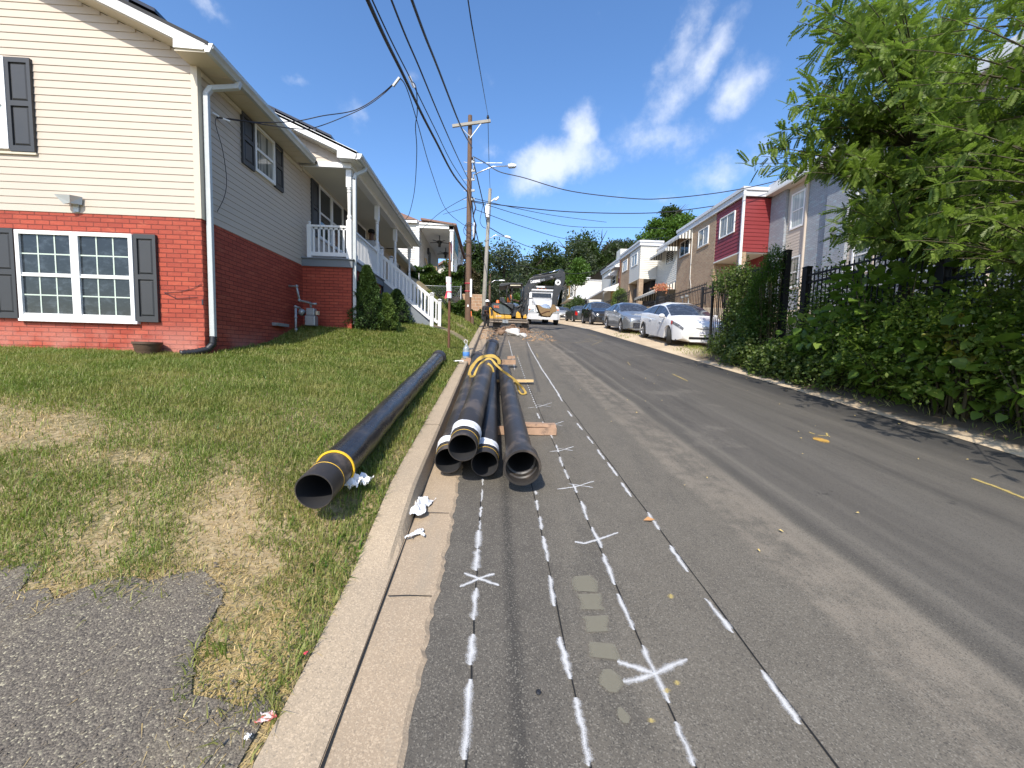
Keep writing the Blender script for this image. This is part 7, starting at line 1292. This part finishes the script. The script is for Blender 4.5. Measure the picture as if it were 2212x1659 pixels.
def ftree(label, px, py, y, w, h, m, n, L, seed, sparse=0, base=None, name='tree', parts=5):
    """crown centre bearing, distance, crown half width and half height in metres"""
    c = aty(px, py, y); gz = (float(right_z(c.x, y)) if c.x > 0 else LZ(c.x, y)) if base is None else base; o = thing(name, label, 'tree', (c.x, y, gz)); q = random.Random(seed)
    mb, tips = limbs((c.x, y, gz-.5), (c.x, y, c.z+h*.2), max(.12, w*.06), seed, 9, w*.8); mb.build('trunk', M['darkwood'], o, True); P = []; O = []
    nb = parts+4
    for k in range(nb):
        a = q.uniform(0, 2*pi); rr = q.uniform(.15, .72); cc = (c.x+w*rr*cos(a), y+w*.7*rr*sin(a), c.z+h*q.uniform(-.55, .62)); s = q.uniform(.32, .5); p_, d_ = blobpts(n//nb, cc, (w*s, w*s, h*s*.8), seed*10+k, .45 if not sparse else .1, .3); P.append(p_); O.append(d_)
    leafcloud('crown', np.concatenate(P), m, o, L, L*.7, seed, up=.35, out=np.concatenate(O)*.8); return o
M['darkwood'] = mat('dark_bark', (.06, .045, .035), .95, var=.3, vs=6, bump=.5)
M['lfar'] = leaf_mat('far_tree_leaf', [(.022, .042, .012), (.045, .075, .02), (.075, .115, .03)], .2, .6); M['lfar2'] = leaf_mat('grey_green_far_leaf', [(.035, .05, .028), (.06, .08, .045), (.095, .115, .06)], .2, .6); M['lbr'] = leaf_mat('bright_far_leaf', [(.05, .11, .015), (.09, .18, .03), (.14, .24, .05)], .3, .5)
ftree('sparse dark twiggy tree behind the grey pole', 1088, 590, 50, 5.0, 5.0, M['lfar2'], 7140, .30, 41, 1)
ftree('dark bushy tree between the two poles', 1020, 575, 40, 2.6, 2.6, M['lfar'], 7140, .26, 42)
ftree('yellow green shrub tree low behind the brown pole', 985, 625, 36, 2.2, 2.0, M['lfar'], 4250, .24, 43)
ftree('thin tree with sparse leaves left of the round dark tree', 1150, 600, 64, 3.4, 4.0, M['lfar2'], 5100, .38, 44, 1)
ftree('round dark tree just right of the excavator canopy', 1178, 580, 66, 5.0, 3.8, M['lfar'], 8500, .42, 45)
ftree('flat topped dark tree above the truck', 1235, 575, 70, 5.2, 4.6, M['lfar2'], 10200, .42, 46)
ftree('tall dark tree above the farthest white house', 1288, 562, 74, 6.0, 5.2, M['lfar'], 11900, .44, 47)
ftree('dark tree rising behind the second brick house', 1345, 560, 76, 6.0, 5.0, M['lfar2'], 10200, .44, 48)
ftree('dark trees low above the white overhanging room', 1395, 585, 72, 5.0, 4.0, M['lfar'], 7650, .42, 49)
ftree('broad green treetop above the white awning houses', 1438, 497, 52, 3.4, 2.6, M['lbr'], 10200, .30, 50); ftree('darker part of the treetop just right of the broad one', 1462, 478, 54, 2.0, 1.9, M['lfar'], 5100, .28, 51)
ftree('bright green small tree beside the raised excavator arm', 1243, 590, 54, 1.9, 2.2, M['lbr'], 5100, .26, 52); ftree('small green shrub tree behind the excavator operator', 1122, 655, 42, 1.8, 1.6, M['lbr'], 3400, .24, 53); ftree('dark low thicket behind the excavator and truck', 1100, 665, 60, 5.0, 3.0, M['lfar'], 8500, .4, 54)
ftree('dark low thicket beside the truck bed', 1215, 655, 78, 6.0, 3.4, M['lfar'], 6800, .5, 55)
for i, (px, py, y, w, h) in enumerate(((1060, 640, 70, 5, 4), (1130, 620, 82, 6, 5), (1200, 610, 88, 6.5, 5.5), (1262, 585, 90, 7, 6), (1320, 575, 92, 7, 6), (1375, 585, 88, 7, 5))):
    ftree(('lowest hazy tree of the wood behind the grey pole', 'hazy wooded tree behind the excavator canopy', 'hazy wooded tree behind the truck', 'hazy back row tree above the raised arm', 'hazy back row tree above the tan fronted houses', 'hazy back row tree above the white chimney')[i], px, py, y, w, h, M['lfar2' if i % 2 else 'lfar'], 5200, .6, 80+i)
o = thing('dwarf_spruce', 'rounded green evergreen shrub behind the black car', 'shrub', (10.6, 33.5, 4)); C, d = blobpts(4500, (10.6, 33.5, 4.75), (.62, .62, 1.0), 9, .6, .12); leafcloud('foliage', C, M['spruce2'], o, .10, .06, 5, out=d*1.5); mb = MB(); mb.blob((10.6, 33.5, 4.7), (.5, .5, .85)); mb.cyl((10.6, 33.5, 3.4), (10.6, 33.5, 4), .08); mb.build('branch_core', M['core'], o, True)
C = np.stack([npr.uniform(9.8, 10.8, 2500), npr.uniform(47, 60, 2500), npr.uniform(5.2, 7.1, 2500)], 1); tag(leafcloud('hedge', C, M['lfar'], None, .25, .2, 6), 'clipped green hedge below the farthest white house', 'hedge')

# roadside jungle on the right ------------------------------------------------
M['leafA'] = leaf_mat('locust_leaflet', [(.09, .14, .022), (.14, .21, .034), (.20, .28, .05), (.28, .36, .09)], .5, .42); M['leafB'] = leaf_mat('catalpa_leaf', [(.09, .16, .022), (.15, .25, .036), (.22, .34, .055), (.30, .40, .09)], .48, .38); M['leafY'] = leaf_mat('yellowing_leaf', [(.30, .30, .04), (.42, .34, .07), (.22, .26, .04)], .4, .5); M['leafL'] = leaf_mat('lime_leaf', [(.20, .32, .03), (.30, .42, .04), (.14, .24, .03)], .5, .4)
M['leafV'] = leaf_mat('vine_leaf', [(.045, .07, .018), (.09, .14, .032), (.15, .21, .055), (.24, .28, .11)], .38, .42); M['twig'] = mat('green_brown_twig', (.07, .06, .03), .85)
g = np.random.default_rng(99)
# one compound leaf: 8 pairs of leaflets and a tip one, in (along, across, up) of unit length
FR_T = []; FR_F = []
for k in range(9):
    for sd in ((-1, 1) if k < 8 else (0,)):
        a0 = .14+.095*k; ll = .235-.008*abs(k-4); ang = radians(62)*sd if sd else 0; d0 = (cos(ang), sin(ang)); n0 = (-d0[1], d0[0]); b0_ = len(FR_T); dr = -.02-.12*(a0**2)
        for (u, v, w_) in ((0, 0, 0), (.45, .29, .012), (1, 0, -.03), (.45, -.29, .012)): FR_T.append((a0+ll*(u*d0[0]+v*n0[0]), ll*(u*d0[1]+v*n0[1]), dr+w_-.02*u))
        FR_F.append((b0_, b0_+1, b0_+2, b0_+3))
b0_ = len(FR_T); FR_T += [(0, .006, 0), (.5, .004, -.05), (.92, .003, -.13), (.92, -.003, -.13), (.5, -.004, -.05), (0, -.006, 0)]; FR_F += [(b0_, b0_+1, b0_+4, b0_+5), (b0_+1, b0_+2, b0_+3, b0_+4)]
FROND = (np.array(FR_T), FR_F)
def jungle_tree(label, base, starts, ends, nf, fl, seed, m=None, r=.11, name='locust_tree'):
    """boughs run from trunk points to end points; compound leaves along their outer two thirds"""
    o = thing(name, label, 'tree', base); q = random.Random(seed); gg = np.random.default_rng(seed); mb = MB(); b = Vector(base); tp = Vector(starts[-1]); mb.tube([b-Vector((0, 0, .3))]+[Vector(s) for s in starts], [r*(1-.7*k/len(starts)) for k in range(len(starts)+1)], 8); C = []; D = []
    tw = MB()
    for e in ends:
        e = Vector(e); s = Vector(min(starts, key=lambda s: (Vector(s)-e).length+max(0, Vector(s).z-e.z)*2)); L = (e-s).length; mid = s.lerp(e, .5)+Vector((0, 0, .13*L)); P = [s.lerp(mid, t).lerp(mid.lerp(e, t), t) for t in [k/8 for k in range(9)]]; tw.tube(P, [.016*(1-.1*k) for k in range(9)], 5)
        for k in range(nf):
            t = q.uniform(.25, 1.03); i = min(7, int(t*8)); p = P[i].lerp(P[i+1], t*8-i); ax = (P[i+1]-P[i]).normalized(); rv = Vector(gg.normal(size=3)); dd = (ax*.55+rv.cross(ax).normalized()*.9+Vector((0, 0, -.12))).normalized(); C.append(p); D.append(dd)
    C = np.array(C); D = np.array(D); D, S, N = frames(D, gg); S = np.cross(np.array([0, 0, 1.])+gg.normal(size=D.shape)*.45, D); S /= np.linalg.norm(S, axis=1, keepdims=True); N = np.cross(D, S); N *= np.sign(N[:, 2:3]+1e-9)
    k = gg.uniform(.65, 1.2, len(C)); V, Fc = place(FROND, C, D, S, N, fl*k, fl*k); np_mesh('crown', V, Fc, m or M['leafA'], o); mb.build('trunk', M['darkwood'], o, True); tw.build('branches', M['twig'], o, True); return o
def P_(px, py, y): v = aty(px, py, y); return (v.x, v.y, v.z)
E1 = []
for (px, py, y) in ((1625, 352, 6.9), (1665, 300, 7.1), (1700, 225, 6.6), (1735, 165, 6.4), (1722, 45, 6.2), (1775, 95, 6.4), (1780, 190, 6.6), (1800, 250, 7.0), (1700, 360, 7.4), (1640, 345, 7.2), (1780, 20, 6.0), (1830, 60, 6.2), (1690, 280, 6.8)): E1 += [P_(px+g.uniform(-8, 8), py+g.uniform(-8, 8), y) for _ in range(1)]
for (px, py) in ((1640, 360), (1668, 335), (1690, 305), (1715, 290), (1742, 262), (1718, 330), (1758, 300), (1700, 375), (1660, 318), (1750, 215), (1762, 175), (1745, 120), (1790, 130), (1768, 60), (1800, 30), (1738, 345), (1765, 330)): E1.append(P_(px, py, g.uniform(6.4, 7.6)))
for k in range(225):
    px = 1730+400*g.random()**.85; py = g.uniform(-60, 520); y = g.uniform(5.4, 9.0)
    if px > 1980 and py < 200 and g.random() < .5: continue
    if px < 1790 and py > 320: continue
    if px < 1800 and py < 150 and g.random() < .55: continue
    E1.append(P_(px, py, y))
st1 = [(7.45, 7.0, .9), (7.35, 6.9, 1.9), (7.25, 6.9, 2.9), (7.2, 6.9, 3.8), (7.3, 7.0, 4.8)]
jungle_tree('tall feathery locust tree leaning over the right edge of the road', (7.5, 7.1, float(right_z(7.5, 7.1))), st1, E1, 25, .27, 61)
E2 = []
for k in range(175):
    px = g.uniform(1930, 2330); py = g.uniform(-80, 560); y = g.uniform(4.0, 6.2)
    if px < 2150 and py < 200 and g.random() < .6: continue
    E2.append(P_(px, py, y))
E2 += [P_(2300, 700, 3.2), P_(2350, 600, 3.0), P_(2290, 420, 3.0), P_(2400, 300, 2.6)]+[(g.uniform(4.3, 6.4), g.uniform(.8, 3.1), g.uniform(.3, 2.6)) for _ in range(60)]
jungle_tree('second locust tree at the right edge of the view with bluish leaves', (7.3, 4.6, float(right_z(7.3, 4.6))), [(7.3, 4.5, .8), (7.2, 4.4, 1.8), (7.1, 4.4, 2.8), (7.1, 4.5, 3.8)], E2, 26, .21, 62)
# mid layer behind: closes the wall of green
E3 = [(g.uniform(7.2, 9.0), g.uniform(4.5, 8.2), g.uniform(.8, 4.0)) for _ in range(75)]
jungle_tree('dense dark locust thicket behind the iron fence', (8.3, 7.0, float(right_z(8.3, 7.0))), [(8.3, 7.0, .9), (8.3, 6.9, 1.9), (8.2, 6.9, 3.0)], E3, 24, .32, 63)
def bush(name, label, boxes, m, L, W, seed, tpl=DIA, up=.35, droop=.2, cat='bush', core=None, wood=True):
    P = []; gg = np.random.default_rng(seed)
    for (c, r, n) in boxes: p, d = blobpts(n, c, r, seed+len(P), .35, .25); P.append(p)
    C = np.concatenate(P); zf = np.array([float(z) for z in right_z(C[:, 0], C[:, 1])]); k = C[:, 2] > zf-.02; C = C[k]; c0 = boxes[0][0]; o = thing(name, label, cat, (c0[0], c0[1], float(right_z(c0[0], c0[1]))))
    leafcloud('leaves', C, m, o, L, W, seed, up=up, tpl=tpl, droop=droop, out=np.tile([-.5, -.5, .1], (len(C), 1)))
    mb = MB(); q = random.Random(seed)
    for (c, r, n) in boxes:
        for k in range(7):
            a = q.uniform(0, 2*pi); e = (c[0]+r[0]*.7*cos(a), c[1]+r[1]*.7*sin(a), c[2]+r[2]*q.uniform(-.2, .8)); b_ = (c[0]+r[0]*.2*cos(a), c[1]+r[1]*.2*sin(a), float(right_z(c[0], c[1]))-.1); mb.tube([b_, ((b_[0]+e[0])/2+.05, (b_[1]+e[1])/2, (b_[2]+e[2])/2+.1), e], [.02, .014, .006], 5)
    mb.build('stems', M['twig'], o, True); return o
bush('vine_mass', 'tangle of small leaved vines covering the end of the iron fence beside the white hatchback', [((7.45, 11.85, 1.15), (.42, .5, 1.0), 5200), ((7.05, 11.0, 1.2), (.45, .8, 1.2), 5500), ((6.85, 10.2, .9), (.5, .7, 1.2), 4200), ((6.75, 11.2, .35), (.4, .9, .5), 2500), ((7.1, 11.6, 2.35), (.5, .9, .45), 2400)], M['leafV'], .075, .055, 71)
bush('vine_mass', 'low dark creeper spilling onto the verge in front of the fence', [((6.4, 9.8, .05), (.4, .9, .5), 3800), ((6.3, 8.6, -.1), (.4, .9, .5), 3600), ((6.3, 7.6, -.25), (.4, .8, .5), 2600)], M['leafV'], .08, .065, 72)
bush('feathery_bush', 'bright green feathery bush growing through the iron fence', [((6.75, 9.75, 1.6), (.38, .45, .85), 5200), ((6.8, 9.55, 2.35), (.22, .28, .5), 1800), ((6.7, 9.9, .9), (.45, .5, .6), 3000)], leaf_mat('bright_feather_leaf', [(.04, .09, .014), (.07, .15, .02), (.11, .21, .035)], .35, .45), .07, .022, 73)
bush('catalpa_sapling', 'lime green broad leaved sapling behind the fence in the sun', [((7.25, 7.8, 1.35), (.45, .5, .5), 46), ((7.2, 7.5, .9), (.4, .4, .4), 34)], M['leafL'], .26, .24, 74, HEART, .75, .0)
bush('catalpa_sapling', 'dark green broad leaved catalpa mass overhanging the verge', [((6.75, 6.5, 1.1), (.75, .9, .75), 520), ((6.55, 7.3, .45), (.6, .8, .7), 420), ((6.45, 6.2, .1), (.55, .9, .7), 480), ((6.5, 5.2, .2), (.6, .8, .8), 420), ((6.4, 8.3, .2), (.4, .6, .45), 150)], M['leafB'], .145, .135, 75, HEART, .55, .25)
bush('catalpa_sapling', 'large drooping broad leaves at the far right edge of the view', [((6.45, 4.35, -.05), (.5, .55, .6), 120), ((6.6, 4.0, .7), (.5, .6, .6), 130), ((6.4, 5.3, -.25), (.4, .5, .35), 70)], M['leafB'], .19, .18, 76, HEART, .5, .35)
bush('yellowing_leaves', 'patch of yellowing broad leaves among the green ones', [((6.35, 5.15, .42), (.22, .3, .22), 26), ((6.3, 4.95, .15), (.2, .2, .2), 14)], M['leafY'], .17, .16, 77, HEART, .5, .3)
bush('bramble', 'fine leaved dark bramble filling the verge below the trees', [((6.5, 6.0, .2), (.7, 1.6, .9), 8000), ((7.1, 8.2, .6), (.6, 1.2, 1.0), 5200), ((6.6, 4.4, .2), (.6, 1.0, 1.2), 7000), ((7.6, 5.2, 1.7), (.9, 1.6, 1.2), 5200), ((7.8, 9.6, 1.2), (.8, 1.2, 1.2), 3600), ((6.5, 3.2, -.4), (.35, .8, .4), 2200)], M['leafA'], .07, .042, 78)
blades_r = None
# verge grass and fallen leaves
n = 5200; x = npr.uniform(5.95, 6.9, n); y = npr.uniform(3, 13.2, n); k = npr.random(n) < np.clip((x-5.95)/.5, .05, 1)*np.where(y > 11.3, 1, .45); x = x[k]; y = y[k]; z = right_z(x, y); C = np.stack([x, y, z], 1); D = npr.normal(size=C.shape)*.6; D[:, 2] = 1; D, S, N = frames(D, npr); V, Fc = place(DIA, C, D, S, N, npr.uniform(.05, .16, len(C)), .012*np.ones(len(C))); tag(np_mesh('verge_grass', V, Fc, M['grass'], None), 'sparse weeds on the sandy verge along the right road edge', 'grass', None, 'stuff')
n = 900; x = npr.uniform(5.85, 9.2, n); y = npr.uniform(17.5, 20.2, n); C = np.stack([x, y, right_z(x, y)], 1); k = np.abs(np.sin(x*2.1+y*3.1)) > .6; C = C[k]; D = npr.normal(size=C.shape)*.6; D[:, 2] = 1; D, S, N = frames(D, npr); V, Fc = place(DIA, C, D, S, N, npr.uniform(.05, .14, len(C)), .02*np.ones(len(C))); tag(np_mesh('parking_grass', V, Fc, M['grass'], None), 'tufts of grass on the sandy strip between the parked cars', 'grass', None, 'stuff')
M['fall'] = mat('fallen_leaf_yellow', (.55, .42, .16), .7, var=.2); M['fallb'] = mat('fallen_leaf_brown', (.38, .20, .08), .7, var=.2)
def litter(name, label, mt, pts, s, group):
    for i, (x, y) in enumerate(pts):
        a = rnd.uniform(0, 6.28); L = s*rnd.uniform(.6, 1.3); W = L*rnd.uniform(.4, .7); z = (RZ(y) if x < 5.8 else pkz(x, y))+.012; mb = MB(); ca, sa = cos(a), sin(a)
        pl = [(0, 0, 0), (.3*L, .5*W, .006), (.7*L, .35*W, .012), (L, 0, .004), (.7*L, -.35*W, .01), (.3*L, -.5*W, .004)]; mb.add([(x+u*ca-v*sa, y+u*sa+v*ca, z+w) for u, v, w in pl], [(0, 1, 2, 3, 4, 5)]); tag(mb.build(name, mt, None), label, 'leaf', group)
litter('fallen_leaf', 'small pale yellow fallen leaf lying on the asphalt', M['fall'], [(rnd.uniform(1.4, 5.6), rnd.uniform(1.6, 9.5)) for _ in range(30)], .028, 'fallen leaves on the road')
litter('fallen_leaf', 'pale yellow fallen leaf near the sandy right road edge', M['fall'], [(rnd.uniform(5.3, 6.2), rnd.uniform(3.6, 10.5)) for _ in range(20)], .036, 'fallen leaves along the right edge')
p = atg(1401, 1127); litter('fallen_leaf', 'curled brown leaf lying on the white dashed paint line', M['fallb'], [(p.x, p.y)], .07, None) if False else None
mb = MB(); mb.add([(p.x-.04, p.y, p.z+.01), (p.x, p.y+.02, p.z+.03), (p.x+.05, p.y+.01, p.z+.012), (p.x+.01, p.y-.018, p.z+.014)], [(0, 1, 2, 3)]); tag(mb.build('dry_leaf', M['fallb'], None), 'curled brown leaf lying across the white dashed paint line', 'leaf')
p = atg(1163, 1497); mb = MB(); mb.blob((p.x, p.y, p.z+.004), (.012, .012, .006), 8, 5, .2); tag(mb.build('pebble', M['black'], None), 'single black pebble on the near asphalt between the saw cuts', 'pebble')
